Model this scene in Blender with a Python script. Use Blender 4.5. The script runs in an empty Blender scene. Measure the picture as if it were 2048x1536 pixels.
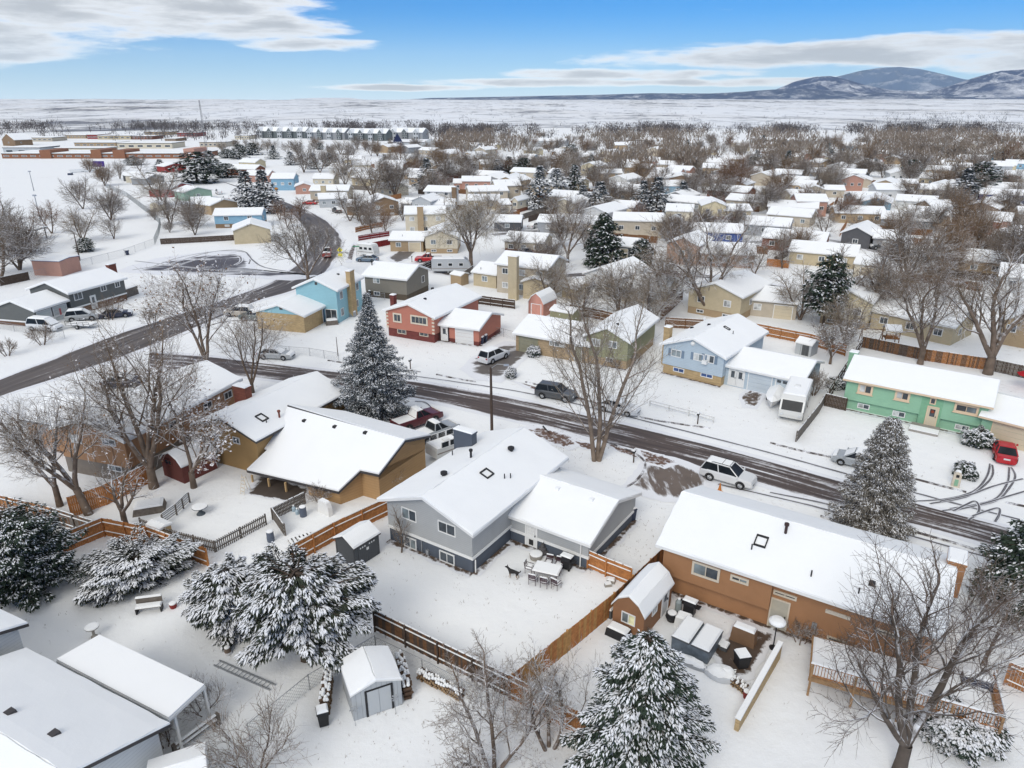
import bpy, bmesh, math, random
from mathutils import Vector, noise
from math import sin, cos, pi, radians, hypot, atan2, sqrt
RND = random.Random(7)
scene = bpy.context.scene
# ------------------------------------------------------------------ camera
FPX = 1420.0; CAMH = 31.0; PITCH = math.atan((768 - 205) / FPX)
SP, CP = sin(PITCH), cos(PITCH)
cam = bpy.data.cameras.new('camera'); cam.sensor_width = 36.0; cam.lens = FPX / 2048 * 36.0
cam.clip_start = 0.5; cam.clip_end = 60000
camo = bpy.data.objects.new('camera', cam); scene.collection.objects.link(camo)
camo.location = (0, 0, CAMH); camo.rotation_euler = (pi / 2 - PITCH, 0, 0)
scene.camera = camo
# ------------------------------------------------------------------ world sky with clouds
SUN_EL, SUN_AZ = radians(38), radians(205)      # azimuth clockwise from +Y (view direction)
world = bpy.data.worlds.new('World'); scene.world = world; world.use_nodes = True
wn = world.node_tree.nodes; wl = world.node_tree.links; wn.clear()
def N(nt, typ, **kw):
    n = nt.nodes.new(typ)
    for k, v in kw.items():
        if k == 'ins':
            for kk, vv in v.items(): n.inputs[kk].default_value = vv
        else: setattr(n, k, v)
    return n
WT = world.node_tree
def WM(op, a, b=None, c=None, clamp=False):
    n = N(WT, 'ShaderNodeMath', operation=op, use_clamp=clamp)
    for i, x in enumerate((a, b, c)):
        if x is None: continue
        if isinstance(x, (int, float)): n.inputs[i].default_value = x
        else: wl.new(x, n.inputs[i])
    return n.outputs[0]
wout = N(WT, 'ShaderNodeOutputWorld'); wbg = N(WT, 'ShaderNodeBackground')
wbg.inputs['Strength'].default_value = 0.125
sky = N(WT, 'ShaderNodeTexSky', sky_type='NISHITA', sun_disc=False, sun_elevation=SUN_EL, sun_rotation=SUN_AZ,
        altitude=1400, air_density=1.0, dust_density=0.1, ozone_density=1.5)
hsv = N(WT, 'ShaderNodeHueSaturation', ins={'Saturation': 1.26, 'Value': 0.62, 'Hue': 0.5})
tintw = N(WT, 'ShaderNodeMix', data_type='RGBA', blend_type='MULTIPLY'); tintw.inputs['Factor'].default_value = 1.0; tintw.inputs['B'].default_value = (0.40, 0.68, 1.06, 1)
wl.new(sky.outputs[0], tintw.inputs['A']); wl.new(tintw.outputs['Result'], hsv.inputs['Color'])
tc = N(WT, 'ShaderNodeTexCoord'); sep = N(WT, 'ShaderNodeSeparateXYZ'); wl.new(tc.outputs['Generated'], sep.inputs[0])
dx, dy, dz = sep.outputs
# azimuth / elevation of the view direction, in radians
az = WM('ARCTAN2', dx, dy); el = WM('ARCSINE', dz)
zc = WM('MAXIMUM', dz, 0.02)
comb = N(WT, 'ShaderNodeCombineXYZ')
wl.new(WM('MULTIPLY', az, 2.6), comb.inputs[0]); wl.new(WM('MULTIPLY', el, 15.0), comb.inputs[1])
n1 = N(WT, 'ShaderNodeTexNoise', ins={'Scale': 2.1, 'Detail': 9.0, 'Roughness': 0.55, 'Distortion': 0.35}); wl.new(comb.outputs[0], n1.inputs['Vector'])
n2 = N(WT, 'ShaderNodeTexNoise', ins={'Scale': 6.0, 'Detail': 8.0, 'Roughness': 0.6, 'Distortion': 0.3}); wl.new(comb.outputs[0], n2.inputs['Vector'])
def cblob(a0, e0, ra, re):          # elliptical cloud bank (azimuth, elevation in radians)
    x = WM('DIVIDE', WM('SUBTRACT', az, a0), ra); y = WM('DIVIDE', WM('SUBTRACT', el, e0), re)
    return WM('SUBTRACT', 1.0, WM('ADD', WM('MULTIPLY', x, x), WM('MULTIPLY', y, y)))
def wmax(*a):
    r = a[0]
    for b in a[1:]: r = WM('MAXIMUM', r, b)
    return r
banks = wmax(cblob(-0.50, 0.102, 0.30, 0.040), cblob(-0.64, 0.066, 0.17, 0.036), cblob(-0.34, 0.084, 0.14, 0.019), cblob(-0.26, 0.066, 0.10, 0.010),
             cblob(0.26, 0.050, 0.22, 0.016), cblob(0.50, 0.055, 0.34, 0.019), cblob(0.66, 0.044, 0.3, 0.018), cblob(0.04, 0.024, 0.20, 0.007), cblob(0.16, 0.034, 0.20, 0.009),
             cblob(0.32, 0.024, 0.20, 0.007), cblob(-0.12, 0.018, 0.14, 0.005))
banks = WM('MULTIPLY', WM('MAXIMUM', banks, -0.62), 0.46)
up = WM('MULTIPLY', WM('SUBTRACT', WM('MINIMUM', el, 0.9), 0.30), 1.1)          # more cloud towards the zenith, as the soft light implies
dens = WM('ADD', wmax(banks, WM('MINIMUM', up, 0.30)), WM('MULTIPLY', WM('SUBTRACT', n1.outputs[0], 0.5), 1.35))
dens = WM('ADD', dens, WM('MULTIPLY', WM('SUBTRACT', n2.outputs[0], 0.5), 0.6))
mask = N(WT, 'ShaderNodeMapRange', interpolation_type='SMOOTHSTEP', ins={1: 0.02, 2: 0.34}); wl.new(dens, mask.inputs[0])
shade = N(WT, 'ShaderNodeMapRange', interpolation_type='SMOOTHSTEP', ins={1: 0.14, 2: 0.55, 3: 1.0, 4: 0.58}); wl.new(dens, shade.inputs[0])
ccol = N(WT, 'ShaderNodeMix', data_type='RGBA'); ccol.inputs['A'].default_value = (4.6, 4.95, 5.2, 1); ccol.inputs['B'].default_value = (7.3, 7.35, 7.35, 1)
wl.new(shade.outputs[0], ccol.inputs['Factor'])
shm = N(WT, 'ShaderNodeMix', data_type='RGBA', blend_type='MULTIPLY'); shm.inputs['Factor'].default_value = 1.0
wl.new(ccol.outputs['Result'], shm.inputs['A']); 
cs = N(WT, 'ShaderNodeCombineXYZ')
for i in range(3): wl.new(shade.outputs[0], cs.inputs[i])
wl.new(cs.outputs[0], shm.inputs['B'])
mixw = N(WT, 'ShaderNodeMix', data_type='RGBA')
hz = N(WT, 'ShaderNodeMix', data_type='RGBA'); hz.inputs['B'].default_value = (4.5, 5.6, 6.3, 1)      # pale air low over the plain
wl.new(WM('POWER', 2.718, WM('DIVIDE', WM('MAXIMUM', el, 0.0), -0.045)), hz.inputs['Factor']); wl.new(hsv.outputs[0], hz.inputs['A'])
wl.new(hz.outputs['Result'], mixw.inputs['A'])
wl.new(WM('MULTIPLY', mask.outputs[0], 0.93), mixw.inputs['Factor']); wl.new(shm.outputs['Result'], mixw.inputs['B'])
wl.new(mixw.outputs['Result'], wbg.inputs['Color']); wl.new(wbg.outputs[0], wout.inputs[0])
# ------------------------------------------------------------------ sun (soft, veiled by cloud) and exposure
sl = bpy.data.lights.new('sun', 'SUN'); sl.energy = 1.5; sl.angle = radians(32); sl.color = (1.0, 0.95, 0.86)
so = bpy.data.objects.new('sun', sl); scene.collection.objects.link(so)
so.rotation_euler = (pi / 2 - SUN_EL, 0, -SUN_AZ + pi)   # light travels away from the sun
so.location = (0, -50, 90)
vs = scene.view_settings; vs.view_transform = 'Standard'; vs.look = 'None'; vs.gamma = 1.0; vs.use_curve_mapping = False; vs.exposure = 0.46
# ------------------------------------------------------------------ pixel -> place
def ray(x, y):
    u = (x - 1024) / FPX; v = (y - 768) / FPX
    return (u, CP - v * SP, -(SP + v * CP))
def P(x, y, z=0.0):
    d = ray(x, y); t = (CAMH - z) / -d[2]
    return (d[0] * t, d[1] * t, z)
def Hat(pt, py):      # height above ground of pixel row py at the place pt stands
    d = ray(1024, py); return CAMH + pt[1] / d[1] * d[2]
# ------------------------------------------------------------------ frames
class Fr:
    def __init__(s, o, ang=0.0, ex=None, ey=None):
        s.o = Vector(o); 
        s.ex = Vector(ex) if ex is not None else Vector((cos(ang), sin(ang), 0))
        s.ey = Vector(ey) if ey is not None else Vector((-sin(ang), cos(ang), 0))
        s.ez = Vector((0, 0, 1)); s.ang = atan2(s.ex.y, s.ex.x)
    def __call__(s, x, y, z=0.0): return s.o + s.ex * x + s.ey * y + s.ez * z
    def inv(s, w):
        d = Vector(w) - s.o; return Vector((d.dot(s.ex), d.dot(s.ey), d.z))
    def sub(s, x, y, z=0.0, ang=0.0): return Fr(s(x, y, z), s.ang + ang)
    def hit(s, px, py, y0=0.0):        # pixel ray meets the plane y = y0 of this frame -> (x, z)
        d = Vector(ray(px, py)); c = Vector((0, 0, CAMH)) - s.o
        t = (y0 - c.dot(s.ey)) / d.dot(s.ey); q = c + d * t
        return q.dot(s.ex), q.z
W0 = Fr((0, 0, 0))
FRAME = {}
# ------------------------------------------------------------------ materials
MATS = {}
def new_mat(name):
    m = bpy.data.materials.new(name); m.use_nodes = True; nt = m.node_tree; nt.nodes.clear()
    out = N(nt, 'ShaderNodeOutputMaterial'); b = N(nt, 'ShaderNodeBsdfPrincipled'); nt.links.new(b.outputs[0], out.inputs[0])
    return m, nt, b
def c4(c): return (c[0], c[1], c[2], 1.0)
def mat(name, col, rough=0.75, var=0.12, scale=1.2, bump=0.0, bscale=30.0, kind=None, metal=0.0, spec=0.3, col2=None, lines=0.2):
    if name in MATS: return MATS[name]
    m, nt, b = new_mat(name); L = nt.links
    b.inputs['Roughness'].default_value = rough; b.inputs['Metallic'].default_value = metal; b.inputs['Specular IOR Level'].default_value = spec
    geo = N(nt, 'ShaderNodeNewGeometry')
    nz = N(nt, 'ShaderNodeTexNoise', ins={'Scale': scale, 'Detail': 5.0, 'Roughness': 0.6}); L.new(geo.outputs['Position'], nz.inputs['Vector'])
    mr = N(nt, 'ShaderNodeMapRange', ins={1: 0.25, 2: 0.75, 3: 1 - var, 4: 1 + var}); L.new(nz.outputs[0], mr.inputs[0])
    mul = N(nt, 'ShaderNodeMix', data_type='RGBA', blend_type='MULTIPLY'); mul.inputs['Factor'].default_value = 1.0
    mul.inputs['A'].default_value = c4(col)
    cv = N(nt, 'ShaderNodeCombineXYZ')
    for i in range(3): L.new(mr.outputs[0], cv.inputs[i])
    L.new(cv.outputs[0], mul.inputs['B'])
    last = mul.outputs['Result']; hgt = None
    if kind in ('siding', 'board', 'brick', 'shingle'):
        sp_ = N(nt, 'ShaderNodeSeparateXYZ'); L.new(geo.outputs['Position'], sp_.inputs[0])
        if kind == 'siding':
            f = N(nt, 'ShaderNodeMath', operation='FRACT'); d = N(nt, 'ShaderNodeMath', operation='DIVIDE'); d.inputs[1].default_value = lines
            L.new(sp_.outputs[2], d.inputs[0]); L.new(d.outputs[0], f.inputs[0]); hgt = f.outputs[0]
            mm = N(nt, 'ShaderNodeMapRange', ins={1: 0.0, 2: 0.16, 3: 0.72, 4: 1.0}); L.new(f.outputs[0], mm.inputs[0]); fac = mm.outputs[0]
        elif kind == 'board':
            a = N(nt, 'ShaderNodeMath', operation='MULTIPLY_ADD'); a.inputs[1].default_value = 0.62; L.new(sp_.outputs[0], a.inputs[0]); L.new(sp_.outputs[1], a.inputs[2])
            d = N(nt, 'ShaderNodeMath', operation='DIVIDE'); d.inputs[1].default_value = lines; f = N(nt, 'ShaderNodeMath', operation='FRACT')
            L.new(a.outputs[0], d.inputs[0]); L.new(d.outputs[0], f.inputs[0])
            mm = N(nt, 'ShaderNodeMapRange', ins={1: 0.0, 2: 0.1, 3: 0.45, 4: 1.0}); L.new(f.outputs[0], mm.inputs[0]); fac = mm.outputs[0]; hgt = fac
        elif kind == 'brick':
            a = N(nt, 'ShaderNodeMath', operation='ADD'); L.new(sp_.outputs[0], a.inputs[0]); L.new(sp_.outputs[1], a.inputs[1])
            cb = N(nt, 'ShaderNodeCombineXYZ'); L.new(a.outputs[0], cb.inputs[0]); L.new(sp_.outputs[2], cb.inputs[1])
            br = N(nt, 'ShaderNodeTexBrick', ins={'Scale': 1.0, 'Mortar Size': 0.008, 'Brick Width': 0.22, 'Row Height': 0.075, 'Bias': 0.0})
            br.inputs['Color1'].default_value = (1, 1, 1, 1); br.inputs['Color2'].default_value = (0.72, 0.72, 0.72, 1); br.inputs['Mortar'].default_value = (0.8, 0.8, 0.8, 1)
            L.new(cb.outputs[0], br.inputs['Vector']); fac = br.outputs['Color']; hgt = None
        m2 = N(nt, 'ShaderNodeMix', data_type='RGBA', blend_type='MULTIPLY'); m2.inputs['Factor'].default_value = 1.0
        L.new(last, m2.inputs['A']); L.new(fac, m2.inputs['B']); last = m2.outputs['Result']
    if col2 is not None:
        nb = N(nt, 'ShaderNodeTexNoise', ins={'Scale': scale * 2.7, 'Detail': 6.0, 'Roughness': 0.65}); L.new(geo.outputs['Position'], nb.inputs['Vector'])
        rr = N(nt, 'ShaderNodeMapRange', ins={1: 0.5, 2: 0.68}); L.new(nb.outputs[0], rr.inputs[0])
        m3 = N(nt, 'ShaderNodeMix', data_type='RGBA'); m3.inputs['B'].default_value = c4(col2); L.new(rr.outputs[0], m3.inputs['Factor']); L.new(last, m3.inputs['A']); last = m3.outputs['Result']
    L.new(last, b.inputs['Base Color'])
    if bump or hgt is not None:
        bp = N(nt, 'ShaderNodeBump', ins={'Strength': 0.5, 'Distance': 0.02})
        if hgt is None:
            nb2 = N(nt, 'ShaderNodeTexNoise', ins={'Scale': bscale, 'Detail': 4.0}); L.new(geo.outputs['Position'], nb2.inputs['Vector']); hgt = nb2.outputs[0]
            bp.inputs['Strength'].default_value = bump
        L.new(hgt, bp.inputs['Height']); L.new(bp.outputs[0], b.inputs['Normal'])
    MATS[name] = m; return m
def snowmix(name, col, lo=0.15, hi=0.55, amt=1.0, rough=0.85, nscale=6.0, var=0.3):
    """bark, needles or wood with snow lying on whatever faces upwards"""
    if name in MATS: return MATS[name]
    m, nt, b = new_mat(name); L = nt.links
    geo = N(nt, 'ShaderNodeNewGeometry'); sp_ = N(nt, 'ShaderNodeSeparateXYZ'); L.new(geo.outputs['True Normal'], sp_.inputs[0])
    nz = N(nt, 'ShaderNodeTexNoise', ins={'Scale': nscale, 'Detail': 3.0}); L.new(geo.outputs['Position'], nz.inputs['Vector'])
    ad = N(nt, 'ShaderNodeMath', operation='MULTIPLY_ADD'); ad.inputs[1].default_value = 1.1; ad.inputs[2].default_value = -0.55; L.new(nz.outputs[0], ad.inputs[0])
    a2 = N(nt, 'ShaderNodeMath', operation='ADD'); L.new(sp_.outputs[2], a2.inputs[0]); L.new(ad.outputs[0], a2.inputs[1])
    mr = N(nt, 'ShaderNodeMapRange', ins={1: lo, 2: hi, 3: 0.0, 4: amt}); L.new(a2.outputs[0], mr.inputs[0])
    n3 = N(nt, 'ShaderNodeTexNoise', ins={'Scale': 1.5, 'Detail': 4.0}); L.new(geo.outputs['Position'], n3.inputs['Vector'])
    mv = N(nt, 'ShaderNodeMapRange', ins={1: 0.3, 2: 0.7, 3: 1 - var, 4: 1 + var}); L.new(n3.outputs[0], mv.inputs[0])
    ml = N(nt, 'ShaderNodeMix', data_type='RGBA', blend_type='MULTIPLY'); ml.inputs['Factor'].default_value = 1; ml.inputs['A'].default_value = c4(col)
    cv = N(nt, 'ShaderNodeCombineXYZ')
    for i in range(3): L.new(mv.outputs[0], cv.inputs[i])
    L.new(cv.outputs[0], ml.inputs['B'])
    mx = N(nt, 'ShaderNodeMix', data_type='RGBA'); mx.inputs['B'].default_value = (0.80, 0.81, 0.83, 1)
    L.new(ml.outputs['Result'], mx.inputs['A']); L.new(mr.outputs[0], mx.inputs['Factor']); L.new(mx.outputs['Result'], b.inputs['Base Color'])
    b.inputs['Roughness'].default_value = rough; b.inputs['Specular IOR Level'].default_value = 0.2
    MATS[name] = m; return m
SNOW = mat('snow', (0.82, 0.83, 0.825), 0.85, 0.03, 0.5, 0.35, 9.0, spec=0.2)
ROOFSNOW = mat('roof_snow', (0.85, 0.86, 0.855), 0.85, 0.02, 0.35, 0.25, 6.0, spec=0.2)
def glass(name, col, rough=0.12, spec=0.6):
    if name in MATS: return MATS[name]
    m, nt, b = new_mat(name); b.inputs['Base Color'].default_value = c4(col); b.inputs['Roughness'].default_value = rough
    b.inputs['Specular IOR Level'].default_value = spec
    geo = N(nt, 'ShaderNodeNewGeometry'); nz = N(nt, 'ShaderNodeTexNoise', ins={'Scale': 0.9, 'Detail': 2.0}); nt.links.new(geo.outputs['Position'], nz.inputs['Vector'])
    mr = N(nt, 'ShaderNodeMapRange', ins={1: 0.35, 2: 0.65, 3: 0.6, 4: 1.6}); nt.links.new(nz.outputs[0], mr.inputs[0])
    ml = N(nt, 'ShaderNodeMix', data_type='RGBA', blend_type='MULTIPLY'); ml.inputs['Factor'].default_value = 1; ml.inputs['A'].default_value = c4(col)
    cv = N(nt, 'ShaderNodeCombineXYZ')
    for i in range(3): nt.links.new(mr.outputs[0], cv.inputs[i])
    nt.links.new(cv.outputs[0], ml.inputs['B']); nt.links.new(ml.outputs['Result'], b.inputs['Base Color'])
    MATS[name] = m; return m
GLASS = glass('window_glass', (0.045, 0.055, 0.065)); BLIND = glass('window_blind', (0.42, 0.43, 0.42), 0.3); CURT = glass('window_curtain', (0.16, 0.19, 0.2), 0.2)
BLUEGL = glass('blue_glass', (0.03, 0.07, 0.2)); YELGL = glass('yellow_blind', (0.62, 0.6, 0.36), 0.4)  # second pane is a pale yellow blind colour
WHITE = mat('white_trim', (0.74, 0.74, 0.72), 0.5, 0.05); BLACK = mat('black_metal', (0.02, 0.02, 0.022), 0.5, 0.1)
DARKFASCIA = mat('dark_fascia', (0.06, 0.055, 0.055), 0.6); GREYMETAL = mat('galvanised_metal', (0.36, 0.37, 0.38), 0.4, 0.1, metal=0.5)
# ------------------------------------------------------------------ mesh building
class MB:
    def __init__(s): s.v = []; s.f = []
    def add(s, vs, fs):
        n = len(s.v); s.v += [tuple(q) for q in vs]; s.f += [tuple(i + n for i in f) for f in fs]; return s
    def box(s, fr, x0, x1, y0, y1, z0, z1):
        vs = [fr(x, y, z) for z in (z0, z1) for (x, y) in ((x0, y0), (x1, y0), (x1, y1), (x0, y1))]
        return s.add(vs, [(3, 2, 1, 0), (4, 5, 6, 7), (0, 1, 5, 4), (1, 2, 6, 5), (2, 3, 7, 6), (3, 0, 4, 7)])
    def tbox(s, fr, x0, x1, y0, y1, z0, z1, tx, ty):       # box whose top is inset by tx, ty
        vs = [fr(x, y, z0) for (x, y) in ((x0, y0), (x1, y0), (x1, y1), (x0, y1))] + \
             [fr(x, y, z1) for (x, y) in ((x0 + tx, y0 + ty), (x1 - tx, y0 + ty), (x1 - tx, y1 - ty), (x0 + tx, y1 - ty))]
        return s.add(vs, [(3, 2, 1, 0), (4, 5, 6, 7), (0, 1, 5, 4), (1, 2, 6, 5), (2, 3, 7, 6), (3, 0, 4, 7)])
    def prism(s, pts, z0, z1):          # world xy polygon (counter-clockwise), heights may be functions
        n = len(pts); f0 = z0 if callable(z0) else (lambda x, y: z0); f1 = z1 if callable(z1) else (lambda x, y: z1)
        vs = [(x, y, f0(x, y)) for x, y in pts] + [(x, y, f1(x, y)) for x, y in pts]
        return s.add(vs, [tuple(range(n - 1, -1, -1)), tuple(range(n, 2 * n))] + [(i, (i + 1) % n, n + (i + 1) % n, n + i) for i in range(n)])
    def extrude(s, fr, poly, y0, y1):   # polygon in the x-z plane of fr, pushed from y0 to y1
        n = len(poly); vs = [fr(x, y0, z) for x, z in poly] + [fr(x, y1, z) for x, z in poly]
        return s.add(vs, [tuple(range(n)), tuple(range(2 * n - 1, n - 1, -1))] + [((i + 1) % n, i, n + i, n + (i + 1) % n) for i in range(n)])
    def tube(s, pts, rad, n=6, cap=True):
        pts = [Vector(q) for q in pts]; rings = []
        for i, q in enumerate(pts):
            d = (pts[min(i + 1, len(pts) - 1)] - pts[max(i - 1, 0)])
            d = d.normalized() if d.length > 1e-9 else Vector((0, 0, 1))
            a = d.cross(Vector((0, 0, 1))); a = a.normalized() if a.length > 1e-3 else Vector((1, 0, 0)); b = d.cross(a)
            r = rad[i] if isinstance(rad, (list, tuple)) else rad
            rings.append([q + (a * cos(2 * pi * k / n) + b * sin(2 * pi * k / n)) * r for k in range(n)])
        vs = [v for r in rings for v in r]; fs = []
        for i in range(len(pts) - 1):
            for k in range(n): fs.append((i * n + k, i * n + (k + 1) % n, (i + 1) * n + (k + 1) % n, (i + 1) * n + k))
        if cap: fs += [tuple(range(n - 1, -1, -1)), tuple(range(len(vs) - n, len(vs)))]
        return s.add(vs, fs)
    def lathe(s, fr, prof, n=12, x=0.0, y=0.0):     # prof: (radius, z)
        vs = [fr(x + r * cos(2 * pi * k / n), y + r * sin(2 * pi * k / n), z) for r, z in prof for k in range(n)]; fs = []
        for i in range(len(prof) - 1):
            for k in range(n): fs.append((i * n + k, i * n + (k + 1) % n, (i + 1) * n + (k + 1) % n, (i + 1) * n + k))
        fs += [tuple(range(n - 1, -1, -1)), tuple(range(len(vs) - n, len(vs)))]
        return s.add(vs, fs)
    def mesh(s, name, m, fr=None):
        me = bpy.data.meshes.new(name)
        vs = s.v if fr is None else [tuple(fr.inv(q)) for q in s.v]
        me.from_pydata(vs, [], s.f); me.materials.append(m); return me
    def build(s, name, m, parent=None, origin=None, smooth=False):
        fr = FRAME[parent.name] if parent is not None else (origin or W0)
        me = s.mesh(name, m, fr); o = bpy.data.objects.new(name, me); scene.collection.objects.link(o)
        if smooth: me.polygons.foreach_set('use_smooth', [True] * len(me.polygons))
        if parent is not None: o.parent = parent
        else: o.location = fr.o; o.rotation_euler = (0, 0, fr.ang)
        FRAME[o.name] = fr; return o
def tag(o, label, cat, group=None):
    o['label'] = label; o['category'] = cat
    if group: o['group'] = group
    return o
def struct(o): o['kind'] = 'structure'; return o
def stuff(o, label=None, cat=None):
    o['kind'] = 'stuff'
    if label: o['label'] = label; o['category'] = cat
    return o
def thing(name, label, cat, fr, group=None):
    o = bpy.data.objects.new(name, None); scene.collection.objects.link(o); o.empty_display_size = 0.3
    o.location = fr.o; o.rotation_euler = (0, 0, fr.ang); FRAME[o.name] = Fr(fr.o, fr.ang); tag(o, label, cat, group); return o
def inst(name, me, parent, loc, rotz=0.0, scale=None):
    """an object that shares mesh data; loc in the parent's frame"""
    o = bpy.data.objects.new(name, me); scene.collection.objects.link(o); o.parent = parent; o.location = loc; o.rotation_euler = (0, 0, rotz)
    if scale is not None: o.scale = scale
    return o
def copy_thing(root, fr, label, scale=1.0, group=None, mats=None):
    r = root.copy(); scene.collection.objects.link(r); r.location = fr.o; r.rotation_euler = (0, 0, fr.ang); r.scale = (scale, scale, scale) if not isinstance(scale, tuple) else scale
    r['label'] = label
    if group: r['group'] = group
    for ch in list(root.children):
        c = ch.copy(); scene.collection.objects.link(c); c.parent = r
        for g in list(ch.children):
            d = g.copy(); scene.collection.objects.link(d); d.parent = c
    return r
def offset_poly(pts, d):        # inward offset of a counter-clockwise polygon
    n = len(pts); out = []
    dl = d if isinstance(d, (list, tuple)) else [d] * n
    L = []
    for i in range(n):
        a = Vector(pts[i]); b = Vector(pts[(i + 1) % n]); t = (b - a).normalized(); nn = Vector((-t.y, t.x))
        L.append((a + nn * dl[i], t))
    for i in range(n):
        (p, t), (q, u) = L[i - 1], L[i]
        den = t.x * u.y - t.y * u.x
        if abs(den) < 1e-6: out.append((q.x, q.y)); continue
        k = ((q.x - p.x) * u.y - (q.y - p.y) * u.x) / den
        out.append((p.x + t.x * k, p.y + t.y * k))
    return out
# ================================================================== the setting
def fnode(nt, op, a, b=None, c=None):
    n = N(nt, 'ShaderNodeMath', operation=op)
    for i, x in enumerate((a, b, c)):
        if x is None: continue
        if isinstance(x, (int, float)): n.inputs[i].default_value = x
        else: nt.links.new(x, n.inputs[i])
    return n.outputs[0]
def ground_mat():
    m, nt, b = new_mat('snow_ground'); L = nt.links
    geo = N(nt, 'ShaderNodeNewGeometry')
    n1 = N(nt, 'ShaderNodeTexNoise', ins={'Scale': 0.06, 'Detail': 4.0}); n2 = N(nt, 'ShaderNodeTexNoise', ins={'Scale': 1.3, 'Detail': 8.0, 'Roughness': 0.68}); n3 = N(nt, 'ShaderNodeTexNoise', ins={'Scale': 14.0, 'Detail': 4.0, 'Roughness': 0.7})
    for n in (n1, n2, n3): L.new(geo.outputs['Position'], n.inputs['Vector'])
    # bits of dead grass poking through where the snow is thin
    thin = fnode(nt, 'MULTIPLY', n2.outputs[0], fnode(nt, 'MULTIPLY_ADD', n1.outputs[0], 0.9, 0.55))
    thin = fnode(nt, 'MULTIPLY', thin, fnode(nt, 'MULTIPLY_ADD', n3.outputs[0], 0.8, 0.6))
    g = N(nt, 'ShaderNodeMapRange', ins={1: 0.66, 2: 0.84}); L.new(thin, g.inputs[0])
    mx = N(nt, 'ShaderNodeMix', data_type='RGBA'); mx.inputs['A'].default_value = (0.82, 0.83, 0.825, 1); mx.inputs['B'].default_value = (0.42, 0.38, 0.32, 1)
    L.new(g.outputs[0], mx.inputs['Factor']); L.new(mx.outputs['Result'], b.inputs['Base Color'])
    hh = fnode(nt, 'MULTIPLY_ADD', n2.outputs[0], 1.0, fnode(nt, 'MULTIPLY', n3.outputs[0], 0.12))
    n4 = N(nt, 'ShaderNodeTexNoise', ins={'Scale': 0.35, 'Detail': 3.0}); L.new(geo.outputs['Position'], n4.inputs['Vector'])
    hh = fnode(nt, 'MULTIPLY_ADD', n4.outputs[0], 2.5, hh)
    bp = N(nt, 'ShaderNodeBump', ins={'Strength': 0.45, 'Distance': 0.13}); L.new(hh, bp.inputs['Height']); L.new(bp.outputs[0], b.inputs['Normal'])
    b.inputs['Roughness'].default_value = 0.85; b.inputs['Specular IOR Level'].default_value = 0.2
    return m
GROUND = ground_mat()
mb = MB(); R_ = [0] + [12 * 1.12 ** k for k in range(58)]; NA = 96
vs_ = [(0, 0, 0)] + [(r * sin(2 * pi * a / NA), r * cos(2 * pi * a / NA), -0.0 if r < 1100 else -2.0) for r in R_[1:] for a in range(NA)]
fs_ = [(0, 1 + (a + 1) % NA, 1 + a) for a in range(NA)]
for i in range(len(R_) - 2):
    for a in range(NA):
        q = 1 + i * NA; fs_.append((q + a, q + (a + 1) % NA, q + NA + (a + 1) % NA, q + NA + a))
mb.add(vs_, fs_); struct(mb.build('ground', GROUND))
# ---- open plain behind the town, rising gently to the horizon
def plain_mat():
    m, nt, b = new_mat('snowy_plain'); L = nt.links
    geo = N(nt, 'ShaderNodeNewGeometry'); mp = N(nt, 'ShaderNodeMapping'); L.new(geo.outputs['Position'], mp.inputs['Vector'])
    mp.inputs['Scale'].default_value = (1, 0.4, 1)
    n1 = N(nt, 'ShaderNodeTexNoise', ins={'Scale': 0.0016, 'Detail': 6.0, 'Roughness': 0.6}); n2 = N(nt, 'ShaderNodeTexNoise', ins={'Scale': 0.009, 'Detail': 9.0, 'Roughness': 0.78}); n3 = N(nt, 'ShaderNodeTexNoise', ins={'Scale': 0.0045, 'Detail': 6.0, 'Distortion': 1.2})
    for n in (n1, n2, n3): L.new(mp.outputs[0], n.inputs['Vector'])
    scrub = fnode(nt, 'MULTIPLY', n2.outputs[0], fnode(nt, 'MULTIPLY_ADD', n1.outputs[0], 1.5, 0.25))
    s = N(nt, 'ShaderNodeMapRange', ins={1: 0.53, 2: 0.65, 3: 0.0, 4: 0.88}); L.new(scrub, s.inputs[0])
    rid = fnode(nt, 'ABSOLUTE', fnode(nt, 'SUBTRACT', n3.outputs[0], 0.5)); gl = N(nt, 'ShaderNodeMapRange', ins={1: 0.0, 2: 0.016, 3: 0.6, 4: 0.0}); L.new(rid, gl.inputs[0])
    tint = N(nt, 'ShaderNodeMix', data_type='RGBA'); tint.inputs['A'].default_value = (0.76, 0.78, 0.80, 1); tint.inputs['B'].default_value = (0.66, 0.62, 0.55, 1)
    tr = N(nt, 'ShaderNodeMapRange', ins={1: 0.45, 2: 0.75, 3: 0.0, 4: 0.55}); L.new(n1.outputs[0], tr.inputs[0]); L.new(tr.outputs[0], tint.inputs['Factor'])
    mx = N(nt, 'ShaderNodeMix', data_type='RGBA'); mx.inputs['B'].default_value = (0.11, 0.12, 0.15, 1); L.new(tint.outputs['Result'], mx.inputs['A'])
    L.new(fnode(nt, 'MAXIMUM', s.outputs[0], gl.outputs[0]), mx.inputs['Factor']); L.new(mx.outputs['Result'], b.inputs['Base Color'])
    b.inputs['Roughness'].default_value = 0.9; b.inputs['Specular IOR Level'].default_value = 0.1; return m
def fbm(x, y, o=5, s=0.0):
    return noise.fractal(Vector((x, y, s)), 1.0, 2.1, o)
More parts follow.
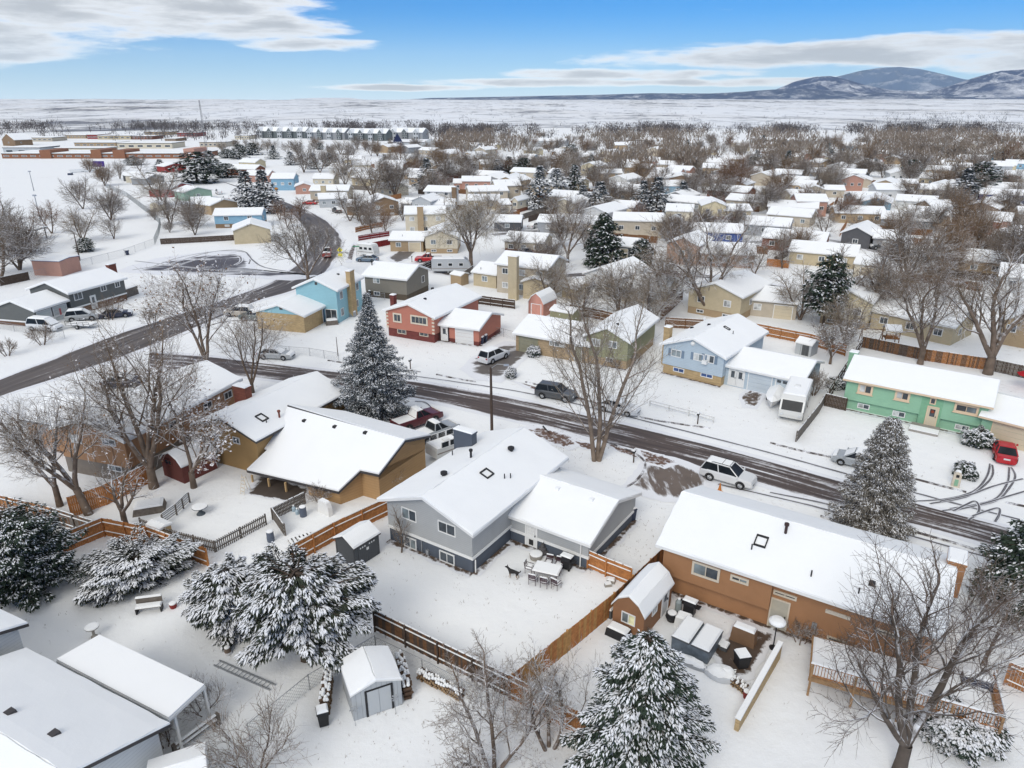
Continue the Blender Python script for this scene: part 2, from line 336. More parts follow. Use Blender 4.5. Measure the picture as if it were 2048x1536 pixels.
def sheet(name, azs, rs, zf, m):
    mb = MB(); n = len(azs); vs = []; fs = []
    for r in rs:
        for a in azs: x, y = r * sin(a), r * cos(a); vs.append((x, y, zf(x, y, r, a)))
    for i in range(len(rs) - 1):
        for k in range(n - 1): fs.append((i * n + k, i * n + k + 1, (i + 1) * n + k + 1, (i + 1) * n + k))
    mb.add(vs, fs); o = mb.build(name, m); o.data.polygons.foreach_set('use_smooth', [True] * len(fs)); return struct(o)
def interp(t, x):
    if x <= t[0][0]: return t[0][1]
    for (a, b), (c, d) in zip(t, t[1:]):
        if x <= c: return b + (d - b) * (x - a) / (c - a)
    return t[-1][1]
def ss(a, b, x): t = min(max((x - a) / (b - a), 0), 1); return t * t * (3 - 2 * t)
RISE = [(1000, 0.2), (1300, 0.6), (2000, 4), (3000, 9), (4500, 18), (6500, 34), (9000, 62)]
def plain_z(x, y, r, a):
    z = interp(RISE, r)
    amp = 10 * ss(1300, 3500, r); w = fbm(x * 0.0011, y * 0.0011, 5)
    z += amp * w * 0.8
    # benches cut by gullies
    z += ss(2300, 3200, r) * 7 * (1 - abs(fbm(x * 0.0023 + 5, y * 0.0023, 4))) - ss(2300, 3200, r) * 5
    return max(z, 0.15)
AZ = [radians(-52 + 104 * k / 416) for k in range(417)]
sheet('plain', AZ, [1000 * 1.0215 ** k for k in range(104)], plain_z, plain_mat())
# ---- mesas and mountains on the horizon
def hill_mat(name, hazed_forest, lo, hi, sc):  # forest tone with the blue of distance haze painted into it
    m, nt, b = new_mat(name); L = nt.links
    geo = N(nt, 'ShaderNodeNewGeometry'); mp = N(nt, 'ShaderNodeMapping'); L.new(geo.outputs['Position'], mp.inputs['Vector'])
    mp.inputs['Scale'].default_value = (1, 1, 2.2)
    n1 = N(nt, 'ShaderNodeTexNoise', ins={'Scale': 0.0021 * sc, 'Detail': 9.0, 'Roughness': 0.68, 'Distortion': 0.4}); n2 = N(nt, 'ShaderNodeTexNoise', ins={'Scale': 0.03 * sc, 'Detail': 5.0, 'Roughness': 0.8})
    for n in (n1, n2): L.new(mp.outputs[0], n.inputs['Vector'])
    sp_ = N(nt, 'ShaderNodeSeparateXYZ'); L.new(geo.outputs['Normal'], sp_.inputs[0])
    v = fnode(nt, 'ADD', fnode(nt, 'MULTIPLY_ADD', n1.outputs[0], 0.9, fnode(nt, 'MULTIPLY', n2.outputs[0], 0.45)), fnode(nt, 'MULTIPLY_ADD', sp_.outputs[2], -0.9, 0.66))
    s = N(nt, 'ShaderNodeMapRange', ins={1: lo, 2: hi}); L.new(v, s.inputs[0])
    mx = N(nt, 'ShaderNodeMix', data_type='RGBA'); mx.inputs['A'].default_value = (0.74, 0.76, 0.79, 1); mx.inputs['B'].default_value = c4(hazed_forest)
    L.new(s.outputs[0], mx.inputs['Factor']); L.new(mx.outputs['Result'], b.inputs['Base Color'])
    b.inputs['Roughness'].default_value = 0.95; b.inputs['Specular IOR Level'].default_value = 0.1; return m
def range_z(table, R0, depth, ridged, seed, base):
    t = []
    for px, py in table:
        d = ray(px, py); t.append((atan2(d[0], d[1]), d[2] / hypot(d[0], d[1])))
    def f(x, y, r, a):
        crest = max(interp(t, a), 0) * R0 * 1.0 + CAMH
        u = (r - (R0 - depth)) / depth
        up = ss(0, 1, u) if u < 1 else 1 - ss(1, 1.9, u)
        n = fbm(x * ridged, y * ridged, 6, seed); rg = 1 - abs(n) * 1.6
        h = base + (crest - base) * up
        return h * (1.0 if u > 0.97 else (0.66 + 0.34 * max(rg, -0.3)) * 0.95 + 0.05) if h > 0 else h
    return f
mesa_t = [(-400, 202), (0, 201), (300, 200.5), (560, 201), (600, 197), (640, 195.5), (700, 195.5), (728, 199), (760, 201), (830, 200), (1200, 200), (1600, 201), (2048, 201), (2500, 201)]
AZ2 = [radians(-50 + 100 * k / 520) for k in range(521)]
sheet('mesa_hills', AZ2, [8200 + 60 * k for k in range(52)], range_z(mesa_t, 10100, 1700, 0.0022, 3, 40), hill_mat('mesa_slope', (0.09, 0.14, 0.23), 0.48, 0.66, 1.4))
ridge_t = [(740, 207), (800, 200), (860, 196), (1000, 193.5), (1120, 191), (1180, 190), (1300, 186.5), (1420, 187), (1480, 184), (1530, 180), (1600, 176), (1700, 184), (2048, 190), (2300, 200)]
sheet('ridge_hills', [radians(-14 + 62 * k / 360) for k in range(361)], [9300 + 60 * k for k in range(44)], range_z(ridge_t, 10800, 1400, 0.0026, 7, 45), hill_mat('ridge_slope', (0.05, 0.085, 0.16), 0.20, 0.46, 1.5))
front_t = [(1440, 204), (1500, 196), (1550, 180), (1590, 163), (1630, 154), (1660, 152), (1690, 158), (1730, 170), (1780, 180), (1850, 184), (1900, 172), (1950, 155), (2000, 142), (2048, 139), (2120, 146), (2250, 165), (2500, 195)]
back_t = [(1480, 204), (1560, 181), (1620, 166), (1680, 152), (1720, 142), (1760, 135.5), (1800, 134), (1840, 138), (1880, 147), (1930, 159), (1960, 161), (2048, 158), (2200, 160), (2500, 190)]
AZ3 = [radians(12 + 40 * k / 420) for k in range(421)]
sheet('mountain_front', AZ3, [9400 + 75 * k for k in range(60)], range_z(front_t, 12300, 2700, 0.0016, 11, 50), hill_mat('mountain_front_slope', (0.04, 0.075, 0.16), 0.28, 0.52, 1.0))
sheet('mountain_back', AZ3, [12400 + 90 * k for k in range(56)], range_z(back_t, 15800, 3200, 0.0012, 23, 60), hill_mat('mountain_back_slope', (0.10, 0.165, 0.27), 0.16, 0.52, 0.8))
# ---- roads
def road_mat(name, asphalt, edge=0.12, amount=0.5, su=9.0, sv=0.12):
    m, nt, b = new_mat(name); L = nt.links
    uv = N(nt, 'ShaderNodeUVMap'); sp_ = N(nt, 'ShaderNodeSeparateXYZ'); L.new(uv.outputs[0], sp_.inputs[0]); u, v, _ = sp_.outputs
    cb = N(nt, 'ShaderNodeCombineXYZ'); L.new(fnode(nt, 'MULTIPLY', u, su), cb.inputs[0]); L.new(fnode(nt, 'MULTIPLY', v, sv), cb.inputs[1])
    n1 = N(nt, 'ShaderNodeTexNoise', ins={'Scale': 1.0, 'Detail': 6.0, 'Roughness': 0.62, 'Distortion': 0.15}); L.new(cb.outputs[0], n1.inputs['Vector'])
    geo = N(nt, 'ShaderNodeNewGeometry'); n2 = N(nt, 'ShaderNodeTexNoise', ins={'Scale': 2.2, 'Detail': 6.0, 'Roughness': 0.7}); L.new(geo.outputs['Position'], n2.inputs['Vector'])
    n3 = N(nt, 'ShaderNodeTexNoise', ins={'Scale': 0.12, 'Detail': 3.0}); L.new(geo.outputs['Position'], n3.inputs['Vector'])
    cen = fnode(nt, 'ABSOLUTE', fnode(nt, 'SUBTRACT', u, 0.5))
    ed = N(nt, 'ShaderNodeMapRange', ins={1: 0.5 - edge, 2: 0.5, 3: 0.0, 4: 0.62}); L.new(cen, ed.inputs[0])
    s = fnode(nt, 'ADD', fnode(nt, 'ADD', fnode(nt, 'MULTIPLY', n1.outputs[0], 1.0), ed.outputs[0]), fnode(nt, 'MULTIPLY_ADD', n2.outputs[0], 0.22, -0.11))
    s = fnode(nt, 'ADD', s, fnode(nt, 'MULTIPLY_ADD', n3.outputs[0], 0.3, -0.15))
    f = N(nt, 'ShaderNodeMapRange', ins={1: 1.0 - amount + 0.12, 2: 1.0 - amount + 0.27}); L.new(s, f.inputs[0])
    fr = N(nt, 'ShaderNodeMapRange', ins={1: 0.32, 2: 0.66, 3: 0.5, 4: 1.5}); L.new(n1.outputs[0], fr.inputs[0])
    am = N(nt, 'ShaderNodeMix', data_type='RGBA', blend_type='MULTIPLY'); am.inputs['Factor'].default_value = 1; am.inputs['A'].default_value = c4(asphalt)
    cv = N(nt, 'ShaderNodeCombineXYZ')
    for i in range(3): L.new(fr.outputs[0], cv.inputs[i])
    L.new(cv.outputs[0], am.inputs['B'])
    mx = N(nt, 'ShaderNodeMix', data_type='RGBA'); mx.inputs['B'].default_value = (0.74, 0.75, 0.77, 1); L.new(am.outputs['Result'], mx.inputs['A']); L.new(f.outputs[0], mx.inputs['Factor']); L.new(mx.outputs['Result'], b.inputs['Base Color'])
    ro = N(nt, 'ShaderNodeMapRange', ins={1: 0.0, 2: 1.0, 3: 0.55, 4: 0.88}); L.new(f.outputs[0], ro.inputs[0]); L.new(ro.outputs[0], b.inputs['Roughness'])
    bp = N(nt, 'ShaderNodeBump', ins={'Strength': 0.5, 'Distance': 0.03}); L.new(f.outputs[0], bp.inputs['Height']); L.new(bp.outputs[0], b.inputs['Normal'])
    b.inputs['Specular IOR Level'].default_value = 0.35
    return m
def catmull(pts, k=6):
    out = []; n = len(pts)
    for i in range(n - 1):
        p0, p1, p2, p3 = [Vector(pts[min(max(j, 0), n - 1)]) for j in (i - 1, i, i + 1, i + 2)]
        for s in range(k):
            t = s / k; out.append(0.5 * ((2 * p1) + (p2 - p0) * t + (2 * p0 - 5 * p1 + 4 * p2 - p3) * t * t + (3 * p1 - p0 - 3 * p2 + p3) * t ** 3))
    out.append(Vector(pts[-1])); return out
def strip(name, left, right, z, m, k=6, jit=0.0):
    A = catmull(left, k); B = catmull(right, k); mb = MB(); n = len(A); uvs = []; d = 0.0
    vs = []; prev = None
    for i in range(n):
        mid = (A[i] + B[i]) / 2
        if prev is not None: d += (mid - prev).length
        prev = mid
        for j in range(7):
            t = j / 6; q = A[i].lerp(B[i], t)
            vs.append((q.x, q.y, z)); uvs.append((t, d))
    fs = [(i * 7 + j, (i + 1) * 7 + j, (i + 1) * 7 + j + 1, i * 7 + j + 1) for i in range(n - 1) for j in range(6)]
    mb.add(vs, fs); o = mb.build(name, m); uvl = o.data.uv_layers.new(name='UVMap')
    for lp in o.data.loops: uvl.data[lp.index].uv = uvs[lp.vertex_index]
    return o
ZT = [0.0]
def track(name, pix, w, m, z=0.012, k=8, world_pts=None):
    ZT[0] += 0.0009; z += ZT[0]
    c = catmull(world_pts or [P(*p)[:2] + (0,) for p in pix], k); L_, R2 = [], []
    for i, q in enumerate(c):
        t = (c[min(i + 1, len(c) - 1)] - c[max(i - 1, 0)]).normalized(); nn = Vector((-t.y, t.x, 0)); L_.append(q + nn * w / 2); R2.append(q - nn * w / 2)
    return strip(name, L_, R2, z, m, 1)
ASPH = road_mat('street_asphalt', (0.082, 0.060, 0.050), 0.14, 0.60, 11.0, 0.09)
ASPH2 = road_mat('collector_asphalt', (0.105, 0.088, 0.076), 0.12, 0.54, 9.0, 0.06)
SLUSH = road_mat('slush_tracks', (0.13, 0.125, 0.125), 0.40, 0.50, 5.0, 0.35)
SLUSH2 = road_mat('thin_slush', (0.10, 0.095, 0.10), 0.22, 0.56, 14.0, 0.5)
colL = [(-80, 790), (0, 757), (125, 707), (230, 667), (375, 620), (512, 575), (565, 548), (600, 515), (612, 480), (600, 450), (580, 428), (560, 412), (535, 399), (500, 385), (470, 373), (440, 362)]
colR = [(-80, 838), (0, 797), (140, 752), (262, 712), (400, 655), (512, 606), (594, 582), (650, 552), (683, 505), (687, 478), (668, 450), (630, 427), (595, 413), (560, 400), (510, 384), (468, 370)]
g2 = lambda l: [P(*p) for p in l]
struct(strip('collector_road', g2(colL), g2(colR), 0.006, ASPH2))
stL = [(300, 700), (420, 710), (512, 722), (687, 741), (812, 756), (1024, 792), (1244, 843), (1400, 881), (1536, 916), (1686, 959), (1826, 1000), (2023, 1052), (2200, 1100)]
stR = [(300, 737), (400, 749), (512, 760), (687, 780), (812, 797), (1024, 844), (1179, 882), (1350, 926), (1500, 968), (1645, 1010), (1800, 1048), (1991, 1100), (2180, 1155)]
struct(strip('street', g2(stL), g2(stR), 0.010, ASPH))
# outer wheel lines on both sides of the ploughed lane
for i, pix in enumerate([[(700, 735), (1024, 781), (1244, 831), (1536, 905), (1826, 985), (2040, 1040)], [(1300, 938), (1500, 983), (1673, 1025), (1800, 1066), (2010, 1124)], [(1540, 985), (1668, 1012), (1800, 1050)]]):
    struct(track('wheel_line', pix, 0.55, SLUSH, 0.014))
BACKST = road_mat('snowy_back_street', (0.12, 0.11, 0.105), 0.30, 0.62, 7.0, 0.08)
for pix in ([(1120, 552), (1260, 545), (1400, 552), (1500, 566), (1640, 590)], [(985, 470), (1080, 462), (1180, 468)], [(1500, 486), (1640, 478), (1800, 512)]): struct(track('back_street', pix, 5.5, BACKST, 0.006))
# side street / turning place beside the park
def patch(name, pix, m, z, jit=0.25, k=5, uvs=0.2):
    w = [Vector(P(*p)) for p in pix]; n = len(w); pts = []; ZT[0] += 0.0009; z += ZT[0]
    c = sum(w, Vector()) / n
    for i in range(n):
        a, b = w[i], w[(i + 1) % n]
        for s in range(k):
            q = a.lerp(b, s / k); d = noise.noise_vector(q * 0.9) * jit; pts.append(Vector((q.x + d.x, q.y + d.y, z)))
    c.z = z; N_ = len(pts); vs = []; es = []
    for t, e in ((1.22, 0.0), (1.0, 0.45), (0.8, 0.9), (0.45, 1.0)):
        for q in pts: vs.append(c.lerp(q, t)); es.append(e)
    vs.append(c); es.append(1.0); fs = []
    for r in range(3):
        for i in range(N_): fs.append((r * N_ + i, r * N_ + (i + 1) % N_, (r + 1) * N_ + (i + 1) % N_, (r + 1) * N_ + i))
    fs += [(3 * N_ + i, 3 * N_ + (i + 1) % N_, 4 * N_) for i in range(N_)]
    mb = MB(); mb.add(vs, fs); o = mb.build(name, m); at = o.data.attributes.new('melt', 'FLOAT', 'POINT'); at.data.foreach_set('value', es); return o
def wet_mat(name, col, snow=0.3, sc=0.9, stretch=(1, 1, 1), rot=0.0, melt=True):
    m, nt, b = new_mat(name); L = nt.links
    geo = N(nt, 'ShaderNodeNewGeometry'); mp = N(nt, 'ShaderNodeMapping'); L.new(geo.outputs['Position'], mp.inputs['Vector']); mp.inputs['Scale'].default_value = stretch; mp.inputs['Rotation'].default_value = (0, 0, rot)
    n1 = N(nt, 'ShaderNodeTexNoise', ins={'Scale': sc, 'Detail': 8.0, 'Roughness': 0.65, 'Distortion': 0.3}); n2 = N(nt, 'ShaderNodeTexNoise', ins={'Scale': sc * 0.6, 'Detail': 4.0})
    L.new(mp.outputs[0], n1.inputs['Vector']); L.new(geo.outputs['Position'], n2.inputs['Vector'])
    at = N(nt, 'ShaderNodeAttribute', attribute_name='melt')
    f = N(nt, 'ShaderNodeMapRange', ins={1: 1 - snow - 0.12, 2: 1 - snow + 0.02}); L.new(fnode(nt, 'ADD', n1.outputs[0], fnode(nt, 'MULTIPLY_ADD', at.outputs['Fac'], -0.5, 0.45)) if melt else n1.outputs[0], f.inputs[0])
    cr_ = N(nt, 'ShaderNodeMix', data_type='RGBA'); cr_.inputs['A'].default_value = c4([x * 0.7 for x in col]); cr_.inputs['B'].default_value = c4([x * 1.35 for x in col]); L.new(n2.outputs[0], cr_.inputs['Factor'])
    mx = N(nt, 'ShaderNodeMix', data_type='RGBA'); mx.inputs['B'].default_value = (0.76, 0.77, 0.79, 1); L.new(cr_.outputs['Result'], mx.inputs['A']); L.new(f.outputs[0], mx.inputs['Factor']); L.new(mx.outputs['Result'], b.inputs['Base Color'])
    b.inputs['Roughness'].default_value = 0.6; b.inputs['Specular IOR Level'].default_value = 0.3
    bp = N(nt, 'ShaderNodeBump', ins={'Strength': 0.4, 'Distance': 0.03}); L.new(f.outputs[0], bp.inputs['Height']); L.new(bp.outputs[0], b.inputs['Normal'])
    return m
WETDRIVE = wet_mat('wet_driveway', (0.14, 0.11, 0.09), 0.415, 1.0, (1, 0.22, 1), radians(30)); WETDRIVE2 = wet_mat('damp_driveway', (0.13, 0.115, 0.105), 0.34, 0.7, (0.4, 1, 1), 0.6)
TURN = wet_mat('turning_place_slush', (0.085, 0.08, 0.09), 0.40, 0.35, (0.25, 1, 1), 0.0); DIRT = wet_mat('bare_soil', (0.10, 0.07, 0.05), 0.42, 1.6)
LITTER = wet_mat('leaf_litter', (0.13, 0.075, 0.05), 0.41, 2.0)
struct(patch('turning_place', [(268, 541), (330, 520), (420, 508), (475, 505), (497, 520), (500, 535), (560, 545), (600, 548), (560, 556), (420, 548), (330, 546)], TURN, 0.008, 0.8))
for i, pix in enumerate([[(300, 535), (360, 515), (430, 503), (480, 503), (500, 512), (498, 528)], [(330, 540), (390, 520), (440, 510), (476, 512), (482, 522), (470, 530)], [(270, 522), (340, 530), (430, 540), (560, 545)], [(265, 540), (340, 527), (410, 507), (460, 500), (490, 504), (505, 520), (530, 535), (590, 545)]]):
    struct(track('tyre_track', pix, 0.7, SLUSH, 0.014))
# driveways and bare patches
struct(patch('driveway', [(1272, 958), (1296, 930), (1330, 918), (1395, 938), (1432, 952), (1400, 985), (1362, 1004), (1310, 992), (1256, 972)], WETDRIVE, 0.014, 0.5))
struct(patch('driveway', [(935, 735), (965, 705), (1010, 688), (1040, 693), (1062, 700), (1030, 730), (1002, 757), (960, 752)], WETDRIVE2, 0.014))
struct(patch('driveway', [(1483, 790), (1500, 778), (1530, 788), (1512, 815), (1487, 812)], DIRT, 0.014, 0.15))
struct(patch('driveway', [(778, 515), (798, 502), (832, 502), (818, 517), (792, 527)], WETDRIVE2, 0.014))
struct(patch('driveway', [(693, 521), (700, 500), (706, 487), (712, 490), (708, 505), (704, 522)], DIRT, 0.014, 0.15))
struct(patch('driveway', [(795, 530), (860, 526), (905, 540), (930, 545), (900, 552), (840, 538)], WETDRIVE2, 0.016))
struct(patch('leaf_litter_patch', [(1046, 858), (1075, 852), (1125, 868), (1165, 888), (1140, 895), (1090, 882)], LITTER, 0.016, 0.7))
struct(patch('leaf_litter_patch', [(1212, 888), (1262, 900), (1280, 918), (1240, 905)], LITTER, 0.016, 0.4))
struct(patch('leaf_litter_patch', [(1278, 900), (1325, 910), (1352, 926), (1325, 936), (1288, 922)], LITTER, 0.018, 0.4))
struct(patch('leaf_litter_patch', [(1140, 880), (1185, 890), (1205, 905), (1170, 897)], LITTER, 0.018, 0.4))
for pix in ([(1030, 764), (1080, 776), (1150, 792), (1210, 810), (1150, 800), (1080, 785)], [(1500, 0), ]): 
    if len(pix) > 2: struct(patch('leaf_litter_patch', pix, LITTER, 0.016, 0.3))
# patio left bare beside the hot tub
struct(patch('patio', [(1418, 1295), (1440, 1320), (1445, 1345), (1480, 1352), (1500, 1345), (1530, 1300), (1545, 1270), (1500, 1255), (1465, 1258), (1450, 1285)], wet_mat('wet_patio', (0.085, 0.06, 0.045), 0.30, 1.4), 0.014, 0.2))
struct(patch('covered_patio_floor', [(500, 985), (545, 997), (590, 1002), (618, 985), (570, 962), (530, 955)], wet_mat('patio_dirt', (0.07, 0.055, 0.045), 0.2, 1.2), 0.014, 0.2))
# wheel tracks to the red car and kerb-side loops on the right
for pix in ([(1980, 928), (1975, 950), (1958, 975), (1930, 990), (1880, 1000), (1820, 1003)], [(1984, 930), (1985, 950), (1968, 972), (1930, 995), (1860, 1008)], [(2018, 935), (2015, 965), (1995, 995), (1960, 1008), (1900, 1018)], [(2022, 935), (2030, 955), (2012, 985), (1990, 1003), (1950, 1013), (1885, 1022)], [(2046, 958), (1990, 972), (1940, 990), (1880, 1003)], [(2050, 983), (2010, 995), (1960, 1010), (1905, 1022)], [(1908, 1022), (1932, 1010), (1950, 1003), (1958, 1015), (1955, 1028), (1938, 1040)], [(1945, 1033), (1975, 1022), (1997, 1017), (1998, 1030), (1990, 1044)]):
    struct(track('tyre_track', pix, 0.26, SLUSH2, 0.016))
for pix in ([(700, 720), (760, 735), (820, 745)], [(600, 775), (650, 780), (690, 775)], [(830, 803), (850, 805), (862, 815)], [(620, 808), (660, 800), (692, 795)]):
    struct(track('tyre_track', pix, 0.22, SLUSH2, 0.016))
# kerbs: a real step, its top under snow, the dark face showing where the snow has slid off
KERB = wet_mat('kerb_stone', (0.09, 0.075, 0.07), 0.42, 1.1, melt=False)
def kerb(pix, h=0.13, w=0.16):
    c = catmull([P(*p) for p in pix], 6); mb = MB()
    for i in range(len(c) - 1):
        a, b = c[i], c[i + 1]; t = (b - a).normalized(); nn = Vector((-t.y, t.x, 0)) * w
        mb.add([a, b, b + nn, a + nn, a + Vector((0, 0, h)), b + Vector((0, 0, h)), b + nn + Vector((0, 0, h)), a + nn + Vector((0, 0, h))], [(4, 5, 6, 7), (0, 1, 5, 4), (2, 3, 7, 6)])
    return struct(mb.build('kerb', KERB))
kerb([(655, 722), (690, 727), (760, 735), (840, 745)]); kerb([(872, 750), (905, 757), (950, 765)]); kerb([(1050, 765), (1110, 780), (1190, 808), (1290, 838), (1420, 858)])
kerb([(1540, 887), (1600, 903), (1668, 917)]); kerb([(1812, 955), (1880, 973), (1932, 986)]); kerb([(2012, 1007), (2060, 1017)])
kerb([(1640, 1034), (1680, 1046), (1720, 1060)]); kerb([(1815, 1062), (1930, 1095), (2000, 1122)]); kerb([(1210, 885), (1250, 900), (1278, 915), (1288, 930), (1280, 950), (1262, 968), (1246, 975)], 0.1, 0.2)
# ================================================================== houses
def paint(name, col, kind=None, **k): return mat(name, col, kind=kind, **k)
TANBRICK = paint('tan_brick', (0.50, 0.36, 0.19), 'brick', var=0.15); REDBRICK = paint('red_brick', (0.22, 0.075, 0.05), 'brick', var=0.2)
BROWNBRICK = paint('brown_brick', (0.17, 0.095, 0.06), 'brick', var=0.2); OLDBRICK = paint('beige_brick', (0.42, 0.31, 0.19), 'brick', var=0.15)
CONCRETE = paint('concrete', (0.30, 0.28, 0.25), None, var=0.15, bump=0.2)
DOORW = paint('door_white', (0.66, 0.66, 0.64), None, rough=0.5, var=0.04)
def snow_slab(mb, q, th, step, jit, rnd):
    """snow sheet on the sloped quad q (4 world corners, ccw from above): gridded, softly uneven, closed at the sides"""
    a, b, c, d = [Vector(v) for v in q]
    nu = max(1, int((b - a).length / step)); nv = max(1, int((d - a).length / step))
    idx = {}; vs = []; fs = []
    for i in range(nu + 1):
        for j in range(nv + 1):
            u = i / nu; v = j / nv
            e = (i in (0, nu)) or (j in (0, nv))
            if step < 3 and e:
                ju, jv = rnd.uniform(0, .09) / max((b - a).length, 1), rnd.uniform(0, .09) / max((d - a).length, 1); u = min(max(u, ju), 1 - ju); v = min(max(v, jv), 1 - jv)
            p = a * (1 - u) * (1 - v) + b * u * (1 - v) + c * u * v + d * (1 - u) * v
            h = th * (0.8 if e else 1.0)
            if step < 3: h += jit * noise.noise(p * 0.6) + (0.012 * noise.noise(p * 2.3))
            idx[i, j] = len(vs); vs.append(p + Vector((0, 0, h)))
    for i in range(nu):
        for j in range(nv): fs.append((idx[i, j], idx[i + 1, j], idx[i + 1, j + 1], idx[i, j + 1]))
    ring = [(i, 0) for i in range(nu)] + [(nu, j) for j in range(nv)] + [(i, nv) for i in range(nu, 0, -1)] + [(0, j) for j in range(nv, 0, -1)]
    base = len(vs)
    for (i, j) in ring:
        u = i / nu; v = j / nv; vs.append(a * (1 - u) * (1 - v) + b * u * (1 - v) + c * u * v + d * (1 - u) * v + Vector((0, 0, 0.006)))
    n = len(ring)
    for k in range(n): fs.append((idx[ring[k]], base + k, base + (k + 1) % n, idx[ring[(k + 1) % n]]))
    mb.add(vs, fs)
SNOWTH = 0.14
BLKC = []
class Blk: pass
def block(root, fr, L, D, e, rise, ridge, wall, low=None, hl=1.2, oe=0.45, og=0.35, fascia=None, e1=None, rp=0.5, li=0.05, gable=None, thick=0.2, step=0.7, z0=-0.1, band=None, nowall=False):
    """gable-roofed block. fr: frame at the near-left corner of the roof outline, x along the near edge, y away"""
    fascia = fascia or WHITE; e1 = e if e1 is None else e1; BLKC.append(fr(L / 2, D / 2))
    Wd, Ln = (D, L) if ridge == 'x' else (L, D)
    cl = (lambda c, l, z: fr(l, c, z)) if ridge == 'x' else (lambda c, l, z: fr(c, l, z))
    cr = Wd * rp; zr = max(e, e1) + rise
    zt = lambda c: e + (zr - e) * c / cr if c <= cr else zr + (e1 - zr) * (c - cr) / (Wd - cr)
    r = MB()
    for (ca, cb) in ((0, cr), (cr, Wd)):
        za, zb = zt(ca), zt(cb)
        vs = [cl(ca, 0, za), cl(ca, Ln, za), cl(cb, Ln, zb), cl(cb, 0, zb), cl(ca, 0, za - thick), cl(ca, Ln, za - thick), cl(cb, Ln, zb - thick), cl(cb, 0, zb - thick)]
        r.add(vs, [(0, 1, 2, 3), (7, 6, 5, 4), (1, 0, 4, 5), (0, 3, 7, 4), (3, 2, 6, 7), (2, 1, 5, 6)])
    ro = r.build('roof', fascia, root)
    s = MB()
    snow_slab(s, [cl(0, 0, zt(0)), cl(0, Ln, zt(0)), cl(cr, Ln, zr), cl(cr, 0, zr)], SNOWTH, step, 0.03, RND)
    snow_slab(s, [cl(cr, 0, zr), cl(cr, Ln, zr), cl(Wd, Ln, zt(Wd)), cl(Wd, 0, zt(Wd))], SNOWTH, step, 0.03, RND)
    so_ = s.build('snow', ROOFSNOW, ro, smooth=False); 
    b = Blk(); b.fr = fr; b.L = L; b.D = D; b.root = root; b.roof = ro; b.zt = zt; b.ridge = ridge; b.zr = zr
    ox, oy = (og, oe) if ridge == 'x' else (oe, og); b.ox, b.oy = ox, oy
    b.F = Fr(fr(ox, oy), ex=fr.ex, ey=fr.ey); b.R = Fr(fr(L - ox, oy), ex=fr.ey, ey=-fr.ex)
    b.Lf = Fr(fr(ox, D - oy), ex=-fr.ey, ey=fr.ex); b.K = Fr(fr(L - ox, D - oy), ex=-fr.ex, ey=-fr.ey)
    b.wF = L - 2 * ox; b.wR = D - 2 * oy
    if nowall: return b
    c0, c1 = oe, Wd - oe; l0, l1 = og, Ln - og
    zb = hl if low else z0
    prof = [(c0, zb), (c1, zb), (c1, zt(c1) - 0.09), (cr, zr - 0.09), (c0, zt(c0) - 0.09)]
    w = MB(); n = 5
    vs = [cl(c, l0, z) for c, z in prof] + [cl(c, l1, z) for c, z in prof]
    fs = [tuple(range(n)), tuple(range(2 * n - 1, n - 1, -1))] + [((i + 1) % n, i, n + i, n + (i + 1) % n) for i in range(n)]
    w.add(vs, fs); w.build('wall', wall, root)
    if gable:      # a differently coloured gable triangle, a touch proud of the wall
        for l in (l0 - 0.015, l1 + 0.015):
            g = MB(); t0, t1 = zt(c0) - 0.1, zt(c1) - 0.1
            vv = [cl(c0, l, t0), cl(c1, l, t1), cl(cr, l, zr - 0.1)]; d = 0.01 if l > l0 else -0.01
            v2 = [cl(c0, l + d, t0), cl(c1, l + d, t1), cl(cr, l + d, zr - 0.1)]
            g.add(vv + v2, [(0, 1, 2), (5, 4, 3), (0, 3, 4, 1), (1, 4, 5, 2), (2, 5, 3, 0)]); g.build('gable_panel', gable, root)
    if low:
        w = MB(); x0, x1, y0, y1 = ox + li, L - ox - li, oy + li, D - oy - li
        w.box(fr, x0, x1, y0, y1, z0, hl); w.build('lower_wall', low, root)
    if band:
        w = MB()
        w.box(b.F, -0.06, b.wF + 0.06, -0.06, 0.02, hl - 0.08, hl + 0.14); w.box(b.R, 0.03, b.wR + 0.06, -0.06, 0.02, hl - 0.08, hl + 0.14)
        w.box(b.Lf, -0.06, b.wR - 0.03, -0.06, 0.02, hl - 0.08, hl + 0.14); w.build('trim_band', band, root)
    return b
def soil(b, faces, w=0.42):
    for k in faces:      # strip of thawed soil along the foot of the wall
        fc, L_ = (b.F, b.wF) if k == 'F' else (b.R, b.wR); n = max(4, int(L_ / 0.5)); vs = []; es = []; ZT[0] += 0.0005; z = 0.012 + ZT[0]
        for i in range(n + 1):
            x = L_ * i / n
            for d, e in ((0.05, 1.0), (-w * 0.5, 0.95), (-w * (1 + 0.7 * noise.noise(Vector((x * 0.8, L_, 3)))) - 0.15, 0.25)): vs.append(fc(x, d, z)); es.append(e)
        m = MB(); m.add(vs, [(i * 3 + j, i * 3 + j + 1, i * 3 + j + 4, i * 3 + j + 3) for i in range(n) for j in range(2)]); o = m.build('thawed_soil', DIRT); at = o.data.attributes.new('melt', 'FLOAT', 'POINT'); at.data.foreach_set('value', es); struct(o)
